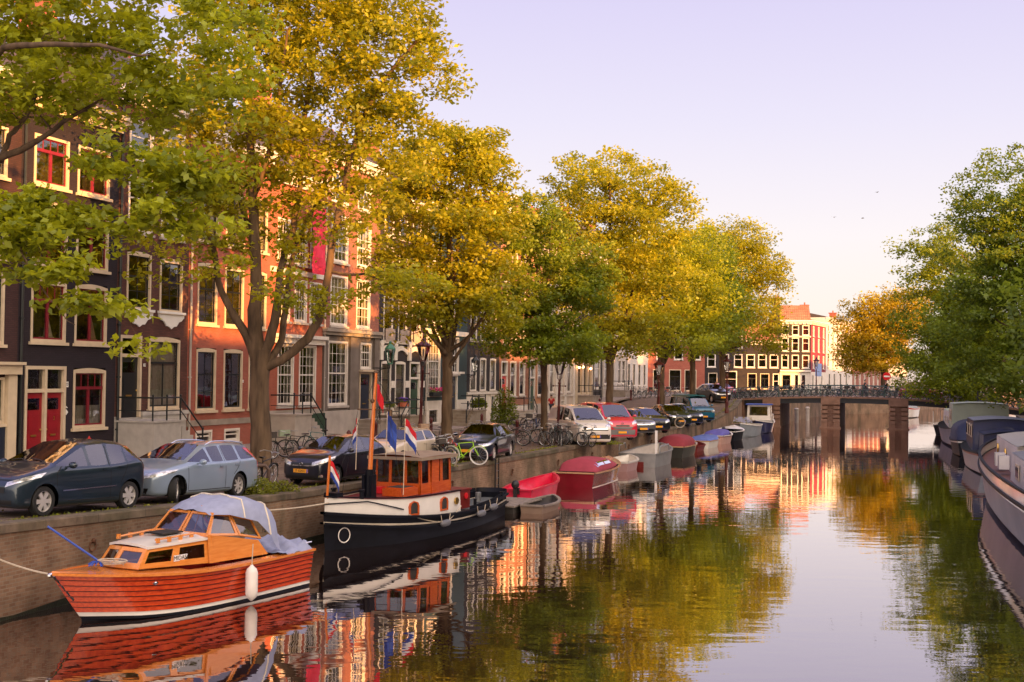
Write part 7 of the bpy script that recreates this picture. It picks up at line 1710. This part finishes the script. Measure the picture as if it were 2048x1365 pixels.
for i, (t_, z_) in enumerate(((68.6,3.25),(69.9,3.2),(72.6,2.9))):
    t = thing('wall_light', 'small glowing bulb on the cream shopfront, %s of three from the left' % ['first','second','third'][i], 'wall light', onf(t_,.35,z_), ALPHA, 'glowing shopfront bulbs'); b = MB(); b.ball((0,0,0), .10, 10, 6); b.build('bulb', LITB, t); b = MB(); b.tube([(0,.3,.12),(0,.1,.16),(0,0,.09)], .015, 5); b.build('bracket', IRON, t)
# --- bollards
bol = MB(); bol.lathe([(.12,-.1),(.12,.1),(.10,.15),(.085,.75),(.10,.78),(.10,.83),(.05,.92),(.001,.95)], 10); bolm = bol.mesh('bollard', [MAROONI], 45)
for i, (px, py) in enumerate(((697,905),(1034,874),(852,897),(1222,842),(765,900),(935,886),(1100,868),(1160,856))):
    p = gnd(px, py) if i < 2 else onf([0,0,27.5,78,20,36,58,66][i], 2.9, -.11)
    o = link('bollard', bolm, None, p); tag(o, ['maroon iron bollard behind the black hatchback','maroon iron bollard in front of the pale stoop with the red door','maroon bollard before the black and white house','maroon bollard beside the blue black shopfront','maroon bollard before the grey stone ground floor','maroon bollard before the teal shuttered house','maroon bollard before the ochre house','maroon bollard before the cream pilastered house'][i], 'bollard', 'maroon iron bollards')
# --- bent pipe guard rails and rail posts at the quay
t = thing('guard_pipe', 'bent brown iron pipe guard around the weeds beside the black hatchback', 'guard rail', (-7.35,35.2,1.42), R(15)); b = MB(); b.tube([(-.75,0,-.1),(-.75,0,.62),(-.65,0,.74),(.45,0,.74),(.55,0,.62),(.55,0,-.1)], .055, 8); b.build('pipe', mat('brown_iron_pipe', (.10,.06,.045), .6), t)
t = thing('guard_pipe', 'short brown iron post behind the pale blue estate car', 'guard rail', (-7.75,34.3,1.42)); b = MB(); b.tube([(0,0,-.1),(0,0,.55),(.03,0,.62)], .06, 8); b.build('pipe', M['brown_iron_pipe'], t)
# --- notice plate on the quay wall
p = Vector((-6.52,33.15,0)); t = thing('mooring_sign', 'small white notice plate with black marks on the brick quay wall', 'sign', (p.x,p.y,.62), math.atan2(11.1,3.8))
b = MB(); b.box(-.14,.14,-.03,0,-.14,.14); b.build('sign_plate', PUREW, t); b = MB(); b.box(.02,.10,-.034,-.031,-.06,-.02); b.prism([(.02,.08),(.10,.04),(.02,.0)],-.034,-.031,'y'); b.build('sign_arrow', BLACKP, t); text_mesh('sign_text', 'P', .15, BLACKP, t, (-.06,-.033,0), (R(90),0,0)); b = MB(); b.box(-.08,.0,-.03,0,-.30,-.15); b.build('bracket', IRON, t)
# --- iron rings, ladder and joints on the quay wall
for i in range(9):
    k = min(range(len(ep)), key=lambda j: abs(ep[j].y-(25.5+i*6.3))); p = ep[k]-perp(ep,k)*.05; q = MB(); q.ball((0,0,.14), .05, 8, 5); q.tube([(.11*math.cos(a*.7854), .03, .02+.11*math.sin(a*.7854)) for a in range(9)], .016, 5)
    tag(q.build('mooring_ring', mat('rusty_iron',(.12,.05,.025),.8,var=.4,vs=9), loc=(p.x,p.y,hs(p.y)-.62), rot=(0,0,math.atan2(11.1,3.8))), 'rusty iron mooring ring in the brick quay wall, number %s from the left' % ['one','two','three','four','five','six','seven','eight','nine'][i], 'mooring ring', 'iron rings in the quay wall')
p = ep[min(range(len(ep)), key=lambda j: abs(ep[j].y-50))]; t = thing('ladder', 'iron rung ladder hanging on the quay wall behind the pinkish red boat', 'ladder', (p.x+.12,p.y,0), math.atan2(11.1,3.8))
q = MB()
for s_ in (-.2,.2): q.beam((s_,-.03,-.3),(s_,-.03,1.5),.04,.04)
q.build('ladder_rail', IRON, t); q = MB()
for k in range(6): q.tube([(-.2,-.03,-.1+k*.28),(.2,-.03,-.1+k*.28)], .015, 5)
q.build('rungs', IRON, t)
# --- plants
GREENW = leaf_material('weed_leaf', (.06,.09,.01), (.30,.30,.02), (.4,.42,.03)); IVYL = leaf_material('ivy_leaf', (.035,.07,.008), (.28,.32,.03), (.3,.36,.03))
def bush(name, label, cat, loc, r, n, size, seed, m=GREENW, group=None, stems=True):
    rng = np.random.default_rng(seed); t = thing(name, label, cat, loc, 0, group)
    q = rng.normal(size=(n,3)); q /= np.linalg.norm(q,axis=1)[:,None]; q *= (rng.random(n)**.4)[:,None]*np.array(r); q[:,2] = np.abs(q[:,2])
    link('leaves', leaves_mesh('leaves', q, np.tile([0,0,1.0],(n,1)), size, rng.random(n), rng, m, droop=-.3), t)
    if stems:
        b = MB()
        for k in range(14): a = rng.random()*6.28; e = rng.random(); b.tube([(0,0,-.05),(r[0]*.4*math.cos(a)*e,r[1]*.4*math.sin(a)*e,r[2]*.5),(r[0]*.8*math.cos(a)*e,r[1]*.8*math.sin(a)*e,r[2]*.9)], .008, 3)
        b.build('stems', BARK, t)
    return t
bush('weed_clump', 'clump of tall yellow green weeds on the quay edge beside the bent pipe', 'weeds', (-7.0,33.9,1.45), (.75,.6,.55), 1700, .085, 1, group='weeds on the quay edge')
bush('weed_clump', 'smaller tuft of weeds right of the bent pipe', 'weeds', (-6.35,34.9,1.45), (.5,.4,.35), 700, .08, 2, group='weeds on the quay edge')
bush('weed_clump', 'low weeds on the quay edge below the ivory hatchback', 'weeds', (-2.6,45.5,1.45), (.7,.35,.14), 500, .08, 3, group='weeds on the quay edge')
bush('weed_clump', 'weeds under the noses of the white and red vans', 'weeds', (4.4,61.6,1.45), (1.2,.5,.2), 600, .1, 4, group='weeds on the quay edge')
bush('climbing_shrub', 'glossy green shrub growing against the stoop of the black arched house', 'shrub', onf(42.3,2.3,-.1), (1.0,.8,2.6), 2600, .16, 5, IVYL)
bush('potted_plant', 'spiky plant in a stone pot on the stoop of the teal shuttered house', 'plant', onf(40.2,1.2,1.1), (.6,.5,.7), 500, .2, 6, IVYL)
bush('potted_plant', 'small green plant on the sill left of the blue and red flowers', 'plant', onf(27.7,.3,1.35), (.35,.2,.35), 260, .09, 7, IVYL)
for (lab, t0_, z_, c_, w_) in (('window box of purple flowers on the black and white house', 29.7, 1.35, (.15,.05,.45), .45), ('window box of bright pink flowers under the many paned window', 35.05, 1.9, (.75,.03,.25), 1.0)):
    t = thing('flower_box', lab, 'flower box', onf(t0_,.22,z_), ALPHA); b = MB(); b.box(-w_,w_,-.16,.12,0,.24); b.build('box', mat('terracotta',(.5,.13,.06),.8) if w_ < .6 else BLACKP, t)
    rng = np.random.default_rng(int(t0_)); n = 420; q = rng.random((n,3))*np.array([2*w_,.3,.26])+np.array([-w_,-.17,.22]); link('leaves', leaves_mesh('leaves', q, np.tile([0,-.5,1.0],(n,1)), .07, rng.random(n), rng, IVYL), t)
    b = MB()
    for k in range(46): b.ball((rng.uniform(-w_,w_), rng.uniform(-.18,.1), rng.uniform(.32,.52)), .045, 5, 3)
    b.build('flowers', mat('petals_%d' % int(t0_), c_, .8), t)
# low moss and weeds along the edge of the quay, uncountable
rng = np.random.default_rng(77); pts = []
for i in range(len(ep)-1):
    p, q = ep[i], ep[i+1]
    if p.y < 22: continue
    n_ = perp(ep, i); dens = 70 if rng.random() < .5 else 14
    for k in range(dens):
        u = rng.random(); o_ = .44+abs(rng.normal())*.16; a = p+(q-p)*u+n_*o_; pts.append((a.x, a.y, hs(a.y)+.01+rng.random()*.07))
C = np.array(pts); tag(link('quay_weeds', leaves_mesh('quay_weeds', C, np.tile([0,0,1.0],(len(C),1)), .10, rng.random(len(C)), rng, GREENW, droop=-.8)), 'low weeds and grass tufts growing along the quay edge', 'weeds', kind='stuff')
# fallen leaves on the street
n = 5200; u = rng.random(n); ii = (rng.random(n)*(len(ep)-2)).astype(int); pts = []
for k in range(n):
    i = ii[k]; p = ep[i]
    if p.y < 22 or p.y > 112: continue
    n_ = perp(ep, i); a = p+(ep[i+1]-p)*u[k]+n_*(.45+rng.random()**1.5*9); pts.append((a.x, a.y, hs(a.y)+.045))
C = np.array(pts); tag(link('fallen_leaves', leaves_mesh('fallen_leaves', C, np.tile([0,0,3.0],(len(C),1)), .09, rng.random(len(C)), rng, leaf_material('dry_leaf',(.10,.07,.03),(.30,.22,.06),(.1,.1,.02)), droop=0)), 'dry fallen leaves scattered over the street', 'leaves', kind='stuff')
# ------------------------------------------------------------------ bicycles
SADDLE = mat('black_saddle', (.012,.012,.013), .5); SPOKE = mat('spoke_steel', (.45,.45,.46), .35, .8)
def bike_frames(col, tyre=RUBBER, basket=None, crate=None, name=''):
    t = thing('bicycle', 'bicycle', 'bicycle', (0,-500,0), 0, 'bicycles'); rw = .34; xr, xf = -.53, .55
    for nm, x in (('rear_wheel', xr), ('front_wheel', xf)):
        b = MB(); n = 22; b.tube([(rw*math.cos(2*math.pi*k/n), 0, rw*math.sin(2*math.pi*k/n)) for k in range(n+1)], .021, 5); o = b.build(nm, tyre, t, loc=(x,0,rw+.02), smooth=60)
        s_ = MB(); s_.tube([((rw-.03)*math.cos(2*math.pi*k/n), 0, (rw-.03)*math.sin(2*math.pi*k/n)) for k in range(n+1)], .012, 4)
        for k in range(14): a = k*2*math.pi/14; s_.tube([(0,(-1)**k*.02,0),((rw-.03)*math.cos(a),0,(rw-.03)*math.sin(a))], .0035, 3, cap=False)
        s_.lathe([(.025,-.04),(.025,.04)], 8, 0, (0,0,0), 'y'); s_.build('spokes', SPOKE, o)
    f_ = MB(); hub = (xr,0,.36); bb = (-.08,0,.30); st_ = (-.22,0,.80); hd_ = (.33,0,.86); hb = (.36,0,.72)
    for a, b, r in ((bb,st_,.017),(st_,hd_,.016),(bb,hb,.019),(hub,bb,.011),(hub,(-.20,0,.74),.010),(hb,(.37,0,.68),.02),(hd_,hb,.02)): f_.tube([a,b], r, 6)
    f_.tube([(.36,0,.70),(.44,.045,.55),(xf,.045,.36)], .012, 5); f_.tube([(.36,0,.70),(.44,-.045,.55),(xf,-.045,.36)], .012, 5)
    for x, a0, a1 in ((xr, 20, 175), (xf, 40, 160)): f_.loft([[(x+(rw+.035)*math.cos(R(a)), y, .36+(rw+.035)*math.sin(R(a))) for y in (-.03,.03)] for a in range(a0, a1, 12)])
    f_.box(-.34,-.02,-.035,-.02,.27,.42) if False else f_.tube([(xr,.03,.40),(-.08,.03,.37),(-.02,.03,.30),(-.08,.03,.24),(xr,.03,.32)], .02, 4)
    f_.build('frame', col, t)
    h_ = MB(); h_.tube([(.33,0,.86),(.30,0,1.02),(.32,.05,1.06),(.26,.24,1.07),(.10,.30,1.03)], .013, 5); h_.tube([(.30,0,1.02),(.32,-.05,1.06),(.26,-.24,1.07),(.10,-.30,1.03)], .013, 5); h_.ball((.40,0,.88), .045, 8, 5); h_.build('handlebar', SPOKE, t)
    s_ = MB(); s_.loft([[(-.38,-.10,.93),(-.38,0,.96),(-.38,.10,.93)],[(-.26,-.08,.93),(-.26,0,.955),(-.26,.08,.93)],[(-.10,-.02,.92),(-.10,0,.94),(-.10,.02,.92)]]); s_.loft([[(-.38,-.10,.93),(-.38,0,.90),(-.38,.10,.93)],[(-.26,-.08,.93),(-.26,0,.90),(-.26,.08,.93)],[(-.10,-.02,.92),(-.10,0,.91),(-.10,.02,.92)]]); s_.tube([(-.22,0,.78),(-.25,0,.91)], .014, 5); s_.build('saddle', SADDLE, t)
    c = MB(); c.box(-.78,-.36,-.06,.06,.76,.78); c.tube([(-.74,.05,.76),(xr,.05,.36)], .008, 4); c.tube([(-.74,-.05,.76),(xr,-.05,.36)], .008, 4); c.build('luggage_rack', SADDLE, t)
    k_ = MB(); k_.tube([(-.08,-.05,.30),(-.20,-.05,.17)], .011, 4); k_.tube([(-.08,.05,.30),(.04,.05,.43)], .011, 4); k_.box(-.25,-.15,-.15,-.06,.155,.175); k_.box(-.01,.09,.06,.15,.425,.445); k_.build('pedals', SADDLE, t)
    if basket:
        b = MB(); b.loft([[(x,y,z) for x,y in ((.42,-.17),(.70,-.17),(.70,.17),(.42,.17))] for z in (.82,1.06)], closed=True); b.quad((.42,-.17,.82),(.70,-.17,.82),(.70,.17,.82),(.42,.17,.82)); b.build('basket', basket, t)
    if crate:
        b = MB()
        for z in (.86,.94,1.02): 
            for (a0,a1,b0,b1) in ((.38,.80,-.19,-.17),(.38,.80,.17,.19),(.38,.40,-.17,.17),(.78,.80,-.17,.17)): b.box(a0,a1,b0,b1,z,z+.06)
        b.box(.38,.80,-.17,.17,.83,.85); b.build('crate', crate, t)
    return t
BCOL = dict(black=mat('black_bike_paint',(.012,.012,.014),.3), grey=mat('grey_bike_paint',(.18,.19,.2),.3), teal=mat('teal_bike_paint',(.02,.12,.13),.3), lime=mat('lime_bike_paint',(.35,.65,.03),.3), white=mat('white_bike_paint',(.7,.7,.7),.3), red=mat('red_bike_paint',(.4,.02,.02),.3), blue=mat('blue_bike_paint',(.03,.07,.2),.3))
CREAMT = mat('cream_tyre', (.6,.48,.36), .7); WOODC = mat('pale_wood_crate', (.5,.34,.24), .8, var=.2, vs=8); GREENC = mat('pale_green_crate', (.28,.36,.25), .6); WICK = mat('dark_wicker', (.06,.05,.045), .9, bump=1, bs=40)
PB = dict(black=bike_frames(BCOL['black']), blackb=bike_frames(BCOL['black'], basket=WICK), grey=bike_frames(BCOL['grey']), teal=bike_frames(BCOL['teal']), lime=bike_frames(BCOL['lime'], tyre=PUREW), cream=bike_frames(BCOL['black'], tyre=CREAMT), crate=bike_frames(BCOL['black'], crate=WOODC), gcrate=bike_frames(BCOL['black'], crate=GREENC), red=bike_frames(BCOL['red']), white=bike_frames(BCOL['white']), blue=bike_frames(BCOL['blue'], basket=WICK))
first = {}
def bike(kind, loc, rz, label, lean=0.08, group='bicycles parked along the left quay', sc_=1.0):
    if kind not in first:
        first[kind] = 1; o = PB[kind]; o.location = loc; o.rotation_euler = (lean, 0, rz); o['label'] = label; o['group'] = group; o.scale = (sc_,)*3; return o
    return dup(PB[kind], loc, rz, label, group, sc_, lean)
def bk(kind, px, py, rz, label, lean=.08, dy=0): p = gnd(px, py); return bike(kind, (p.x, p.y+dy, p.z), rz, label, lean)
bk('black', 524, 977, R(75), 'black bicycle leaning on the big elm behind the estate car', .15)
bk('gcrate', 598, 915, R(200), 'black bicycle with a pale green crate by the green cellar door'); bk('blackb', 566, 918, R(235), 'black bicycle with a dark basket left of the green crate bicycle')
bk('teal', 637, 905, R(190), 'teal bicycle on the far side of the green crate bicycle')
bk('crate', 872, 895, R(205), 'black bicycle with a pale wooden crate right of the first lamp post'); bk('grey', 815, 893, R(10), 'grey bicycle parked along the stoop left of the first lamp post')
bk('blackb', 872, 930, R(-60), 'black bicycle with a basket, leftmost of the heap beside the slim elm'); bk('cream', 889, 933, R(-55), 'cream tyred bicycle in the heap beside the slim elm', .12); bk('black', 880, 926, R(-40), 'black bicycle at the back of the heap beside the slim elm')
bk('lime', 929, 930, R(-12), 'lime green bicycle with white tyres beside the navy saloon', .1); bk('red', 902, 922, R(-70), 'dark red bicycle between the cream tyred and the lime green bicycles')
bk('red', 937, 893, R(55), 'red bicycle leaning on the stone steps behind the navy saloon', .2); bk('white', 950, 886, R(40), 'white bicycle leaning on the steps near the glossy shrub', .2)
bk('grey', 1068, 893, R(-15), 'grey bicycle parked against the young dark green elm', .12); bk('black', 1052, 887, R(10), 'black bicycle just left of the young dark green elm', .1)
rn = random.Random(9); kinds = ['black','grey','teal','black','white','blackb','grey','black','blue','grey','cream','black']
ordn = ['first','second','third','fourth','fifth','sixth','seventh','eighth','ninth','tenth','eleventh','twelfth']
for i in range(12):
    px = 1094+i*8.6; bk(kinds[i], px, 893-(i % 3)*4+rn.uniform(-2,2), R(-60+rn.uniform(-28,28)), '%s bicycle, %s from the left in the heap before the white van' % (dict(black='black',grey='grey',teal='teal',white='white',blackb='black basketed',blue='dark blue',cream='cream tyred')[kinds[i]], ordn[i]), rn.uniform(-.2,.2))
for i in range(6):
    px = 1040+i*17; bk(['blackb','grey','blue','black','red','grey'][i], px, 863-(i%2)*2, R(-50+rn.uniform(-25,25)), '%s bicycle in the rack behind the young elm, %s from the left' % (['basketed','grey','dark blue','black','dark red','pale grey'][i], ordn[i]), rn.uniform(-.15,.15))
bk('cream', 1343, 856, R(-5), 'cream tyred bicycle leaning between the black hatchback and the elm', .1)
for i in range(7):
    p = onf(80+i*2.6, 2.9, -.1); bike(['black','grey','blackb','teal','black','blue','grey'][i], p, R(-40+rn.uniform(-30,30)), 'bicycle outside the white houses near the bridge, %s from the left' % ordn[i], rn.uniform(-.15,.15))
for i in range(10):
    x_ = 17.0+i*.75; bike(['white','grey','black','blue','grey','teal','black','white','grey','black'][i], (x_, 127+rn.uniform(-.4,.4), 2.66), R(80+rn.uniform(-30,30)), 'bicycle in the rack at the left end of the bridge, %s from the left' % (ordn+['x'])[i], rn.uniform(-.15,.15), 'bicycles at the bridge end')
bkinds = ['black','grey','blackb','teal','white','black','blue','grey']
for i in range(54):
    w_ = -1.2+i*.53; a_ = .55+(i % 3)*.25+rn.uniform(0,.2); p = bp_(w_, a_, bz(w_)-.05)
    bike(bkinds[rn.randrange(8)], p, math.atan2(BD.y, BD.x)+R(rn.choice([0,180])+rn.uniform(-38,38)), 'bicycle parked against the railing of the far bridge', rn.uniform(-.18,.18), 'bicycles along the near railing of the far bridge')
for i in range(22):
    w_ = -1+i*1.25; p = bp_(w_, 9.3, bz(w_)-.05); bike(bkinds[rn.randrange(8)], p, math.atan2(BD.y, BD.x)+R(rn.uniform(-38,38)), 'bicycle parked against the back railing of the far bridge', rn.uniform(-.18,.18), 'bicycles along the back railing of the far bridge')
# parked scooters and a red car crossing the bridge
p = bp_(17.8, 4.2, bz(17.8)-.04); rc = hatch('red car driving over the far bridge', P_RED, 1463, 815, math.atan2(BD.y, BD.x)); rc.location = p; rc['group'] = 'traffic on the far bridge'
# ------------------------------------------------------------------ people
SKIN = mat('skin', (.52,.27,.18), .55, var=.06); SHIRTK = mat('black_shirt_cloth', (.012,.012,.016), .9); TROU = mat('dark_trousers_cloth', (.03,.035,.05), .9); HAIRD = mat('dark_hair', (.03,.018,.012), .7); REDSH = mat('red_shirt_cloth', (.45,.03,.03), .9); PINKSK = mat('pale_shirt_cloth', (.55,.35,.28), .9)
def skin_fig(name, verts, edges, radii, m, parent, lv=2):
    me = bpy.data.meshes.new(name); me.from_pydata(verts, edges, []); o = bpy.data.objects.new(name, me); COL.objects.link(o)
    md = o.modifiers.new('k', 'SKIN'); 
    for i, r in enumerate(radii): me.skin_vertices[0].data[i].radius = (r, r)
    me.skin_vertices[0].data[0].use_root = True
    s_ = o.modifiers.new('s', 'SUBSURF'); s_.levels = lv; ev = eval_mesh(o); bpy.data.objects.remove(o)
    for p_ in ev.polygons: p_.use_smooth = True
    ev.materials.clear(); ev.materials.append(m); return link(name, ev, parent)
def person(label, loc, rz, pose, shirt=SHIRTK, trousers=TROU, group=None):
    t = thing('person', label, 'person', loc, rz, group)
    if pose == 'sit':   # seated, knees forward (+x), forearms on the knees
        J = dict(pel=(0,0,.52), ch=(.06,0,.86), nk=(.10,0,1.06), hd=(.14,0,1.15), top=(.15,0,1.28)); hip=.52; kn=[(.44,s*.14,.50) for s in (1,-1)]; an=[(.40,s*.15,.08) for s in (1,-1)]; toe=[(.56,s*.17,.04) for s in (1,-1)]
        sh=[(.08,s*.19,1.0) for s in (1,-1)]; el=[(.22,s*.25,.74) for s in (1,-1)]; wr_=[(.44,s*.10,.80) for s in (1,-1)]; ha=[(.52,s*.07,.82) for s in (1,-1)]
    else:
        J = dict(pel=(0,0,.93), ch=(.02,0,1.25), nk=(.03,0,1.45), hd=(.05,0,1.55), top=(.05,0,1.69)); kn=[(.06,.10,.50),(-.06,-.10,.50)]; an=[(.12,.11,.09),(-.16,-.11,.10)]; toe=[(.26,.12,.04),(-.03,-.12,.04)]
        sh=[(.02,s*.19,1.40) for s in (1,-1)]; el=[(-.04,.25,1.13),(.06,-.25,1.13)]; wr_=[(.08,.27,.92),(.20,-.22,.98)]; ha=[(.12,.27,.84),(.27,-.20,.93)]
    V = [J['pel'], J['ch'], J['nk'], J['hd'], J['top']]; E_ = [(0,1),(1,2),(2,3),(3,4)]; Rr = [.14,.14,.055,.09,.075]
    for k in (0,1):
        b = len(V); V += [(J['pel'][0], (.09 if k == 0 else -.09), J['pel'][2]-.03), kn[k], an[k], toe[k]]; E_ += [(0,b),(b,b+1),(b+1,b+2),(b+2,b+3)]; Rr += [.095,.062,.042,.04]
        b = len(V); V += [sh[k], el[k], wr_[k], ha[k]]; E_ += [(1,b),(b,b+1),(b+1,b+2),(b+2,b+3)]; Rr += [.062,.043,.03,.03]
    body = skin_fig('body', V, E_, Rr, SKIN, t)
    # five fingers on each hand
    for k, s_ in ((0,1),(1,-1)):
        d = (Vector(ha[k])-Vector(wr_[k])).normalized(); sd = Vector((0,s_,0)); fb = MB()
        for q, (o_, ln) in enumerate(((-.025,.060),(-.008,.070),(.009,.066),(.026,.052))):
            p0 = Vector(ha[k])+d*.02+d.cross(Vector((0,0,1)))*0+Vector((0,0,1)).cross(d)*o_; fb.tube([p0, p0+d*ln*.6, p0+d*ln*.9+Vector((0,0,-.02))], [.009,.008,.006], 5)
        p0 = Vector(ha[k])-sd*.02; fb.tube([p0, p0-sd*.02+d*.03, p0-sd*.025+d*.05], [.010,.009,.007], 5); fb.build('fingers', SKIN, body)
    # face
    h = Vector(J['hd'])+Vector((.0,0,.05)); fc = MB(); fc.ball(h+Vector((.085,.03,.02)), (.010,.014,.009), 6, 4); fc.ball(h+Vector((.085,-.03,.02)), (.010,.014,.009), 6, 4); fc.build('eyes', BLACKP, body)
    fc = MB(); fc.ball(h+Vector((.098,0,-.005)), (.018,.013,.022), 6, 4); fc.ball(h+Vector((0,.088,0)), (.02,.012,.03), 6, 4); fc.ball(h+Vector((0,-.088,0)), (.02,.012,.03), 6, 4); fc.build('nose_and_ears', SKIN, body)
    fc = MB(); fc.ball(h+Vector((.088,0,-.045)), (.008,.024,.006), 6, 4); fc.build('mouth', mat('lips',(.4,.12,.1),.6), body)
    hr = MB(); hr.ball(h+Vector((-.018,0,.035)), (.10,.095,.095), 12, 8); hr.build('hair', HAIRD, t, smooth=60)
    # clothes
    V = [J['pel'], J['ch'], (J['nk'][0],0,J['nk'][2]-.06)]; E_ = [(0,1),(1,2)]; Rr = [.155,.158,.075]
    for k in (0,1): b = len(V); V += [sh[k], tuple(Vector(sh[k]).lerp(Vector(el[k]), .75))]; E_ += [(1,b),(b,b+1)]; Rr += [.078,.062]
    skin_fig('shirt', V, E_, Rr, shirt, t)
    V = [J['pel']]; E_ = []; Rr = [.158]
    for k in (0,1): b = len(V); V += [(J['pel'][0], (.09 if k == 0 else -.09), J['pel'][2]-.03), kn[k], tuple(Vector(an[k])+Vector((0,0,.04)))]; E_ += [(0,b),(b,b+1),(b+1,b+2)]; Rr += [.105,.078,.06]
    skin_fig('trousers', V, E_, Rr, trousers, t)
    sh_ = MB()
    for k in (0,1): sh_.ball((Vector(an[k])+Vector(toe[k]))/2+Vector((.02,0,-.01)), (.14,.05,.045), 8, 5)
    sh_.build('shoes', BLACKP, t, smooth=60)
    return t
pp_ = Vector((8.55,84.5,1.5))
t = thing('bench', 'dark bench with planters before the white house behind the black hatchback', 'bench', (pp_.x, pp_.y, 1.42), math.atan2(-.9,.4)); b = MB(); b.box(-.25,.2,-.9,.9,.40,.46); b.box(-.28,-.22,-.9,.9,.5,.9); b.build('seat', WICK, t)
for y in (-.8,.8): b = MB(); b.box(-.22,-.16,y-.03,y+.03,0,.4); b.box(.1,.16,y-.03,y+.03,0,.4); b.build('leg', IRON, t)
person('person in a black T shirt sitting on the bench before the white house', (pp_.x, pp_.y, 1.36), math.atan2(-.9,.4), 'sit')
person('person in a red shirt walking on the pavement beside the ochre house', onf(56.5, 1.4, 0), R(250), 'stand', REDSH)
person('person in pale clothes walking at the left end of the bridge', (20.4,124.8,2.68), R(280), 'stand', PINKSK, mat('pale_trousers_cloth',(.5,.36,.3),.9))
person('person in a dark shirt standing on the far bridge beside the red car', tuple(bp_(14.6,3.0,bz(14.6)-.04)), R(200), 'stand', SHIRTK)
for i, w_ in enumerate((12.4, 6.2)): person('person in dark clothes walking on the bridge, %s of the middle pier' % ['right','left'][i], tuple(bp_(w_,6.5,bz(w_)-.04)), R(-10), 'stand', [TROU, SHIRTK][i])
# planters by the bench
for i, (dx, dy) in enumerate(((-1.1,1.0),(1.1,-1.6),(-1.9,1.9))):
    bush('potted_plant', 'leafy plant in a dark tub near the bench, %s from the left' % ordn[[1,2,0][i]], 'plant', (pp_.x+dx, pp_.y+dy, 1.9), (.45,.45,.5), 420, .13, 40+i, IVYL, 'tub plants near the bench'); 
    b = MB(); b.lathe([(.2,-.48),(.27,0.02),(.24,.02),(.2,-.02)], 10, 0, (0,0,0)); o = b.build('tub', WICK, bpy.data.objects[sc.objects[-1].name] if False else [q for q in COL.objects if q.get('label') == 'leafy plant in a dark tub near the bench, %s from the left' % ordn[[1,2,0][i]]][0])
# a figure behind the dark blue car by the navy house
b = thing('garden_gnome', 'small red and cream figure with a hat standing under the window of the navy house', 'ornament', onf(.45,.35,.45), ALPHA); b.scale = (.8,.8,.7); q = MB(); q.lathe([(.12,-.1),(.16,.1),(.12,.25),(.06,.3)],10); q.build('body', REDSH, b, smooth=60); q = MB(); q.ball((0,0,.38),.09,10,6); q.build('head', SKIN, b); q = MB(); q.lathe([(.11,.42),(.05,.52),(.001,.62)],10); q.build('hat', REDSH, b)
# beyond the bridge: mooring posts, traffic sign, blue sign
for i, (px, py) in enumerate(((1593,846),(1615,842),(1629,832))):
    p = at(px, py, 0); b = MB(); b.lathe([(.22,-.5),(.22,1.3),(.26,1.35),(.26,1.5),(.1,1.6)], 10); tag(b.build('mooring_post', STONEL, loc=p), 'pale mooring post in the water under the bridge, %s from the left' % ordn[i], 'post', 'mooring posts under the bridge')
t = thing('traffic_sign', 'round red and white sign on a pole above the bridge railing', 'sign', (39.0,130,2.8)); b = MB(); b.lathe([(.001,-.02),(.42,-.02),(.42,.0)], 20, 0, (0,0,2.3), 'y'); b.build('sign_disc', REDB, t); b = MB(); b.box(-.3,.3,-.03,-.022,2.22,2.38); b.build('sign_bar', PUREW, t); b = MB(); b.tube([(0,.02,0),(0,.02,2.5)], .03, 6); b.build('pole', SPOKE, t)
t = thing('blue_banner', 'pale blue banner on the white shopfront of the corner house', 'banner', (43.4,176.9,6.0)); b = MB(); b.box(-.45,.45,-.03,.0,-.9,.9); b.build('cloth', mat('pale_blue_cloth',(.25,.35,.62),.8), t)
# birds in the sky
for i, (px, py, y) in enumerate(((1725,437,160),(1754,385,170),(1668,435,150))):
    p = aty(px, py, y); t = thing('bird', 'tiny dark bird gliding in the sky, %s of three from the left' % ['second','third','first'][i], 'bird', p, R(30*i), 'birds in the sky'); b = MB(); b.ball((0,0,0), (.16,.05,.05), 8, 5); b.ball((.17,0,.01), .035, 6, 4); b.build('body', SADDLE, t)
    for s_ in (1,-1): b = MB(); b.add([(.08,0,0),(-.06,0,0),(-.08,s_*.25,.07),(-.02,s_*.42,.03),(.08,s_*.25,.08)], [(0,1,2,4),(2,3,4)]); b.build('wing', SADDLE, t)
# railing on the near right and small deck rails seen past the barges
t = thing('quay_railing', 'grey post and rail beside the right bank houseboats', 'railing'); b = MB()
for k in range(8): q = rq(20+k*5, .4); b.tube([(q.x,q.y,1.3),(q.x,q.y,2.5)], .07, 6)
q0 = rq(20,.4); q1 = rq(55,.4); b.tube([(q0.x,q0.y,2.4),(q1.x,q1.y,2.4)], .03, 5); b.build('posts', STONEL, t)
# unused prototypes stand nowhere: drop them
for k, o in PB.items():
    if k not in first:
        for c in list(o.children_recursive): bpy.data.objects.remove(c)
        bpy.data.objects.remove(o)
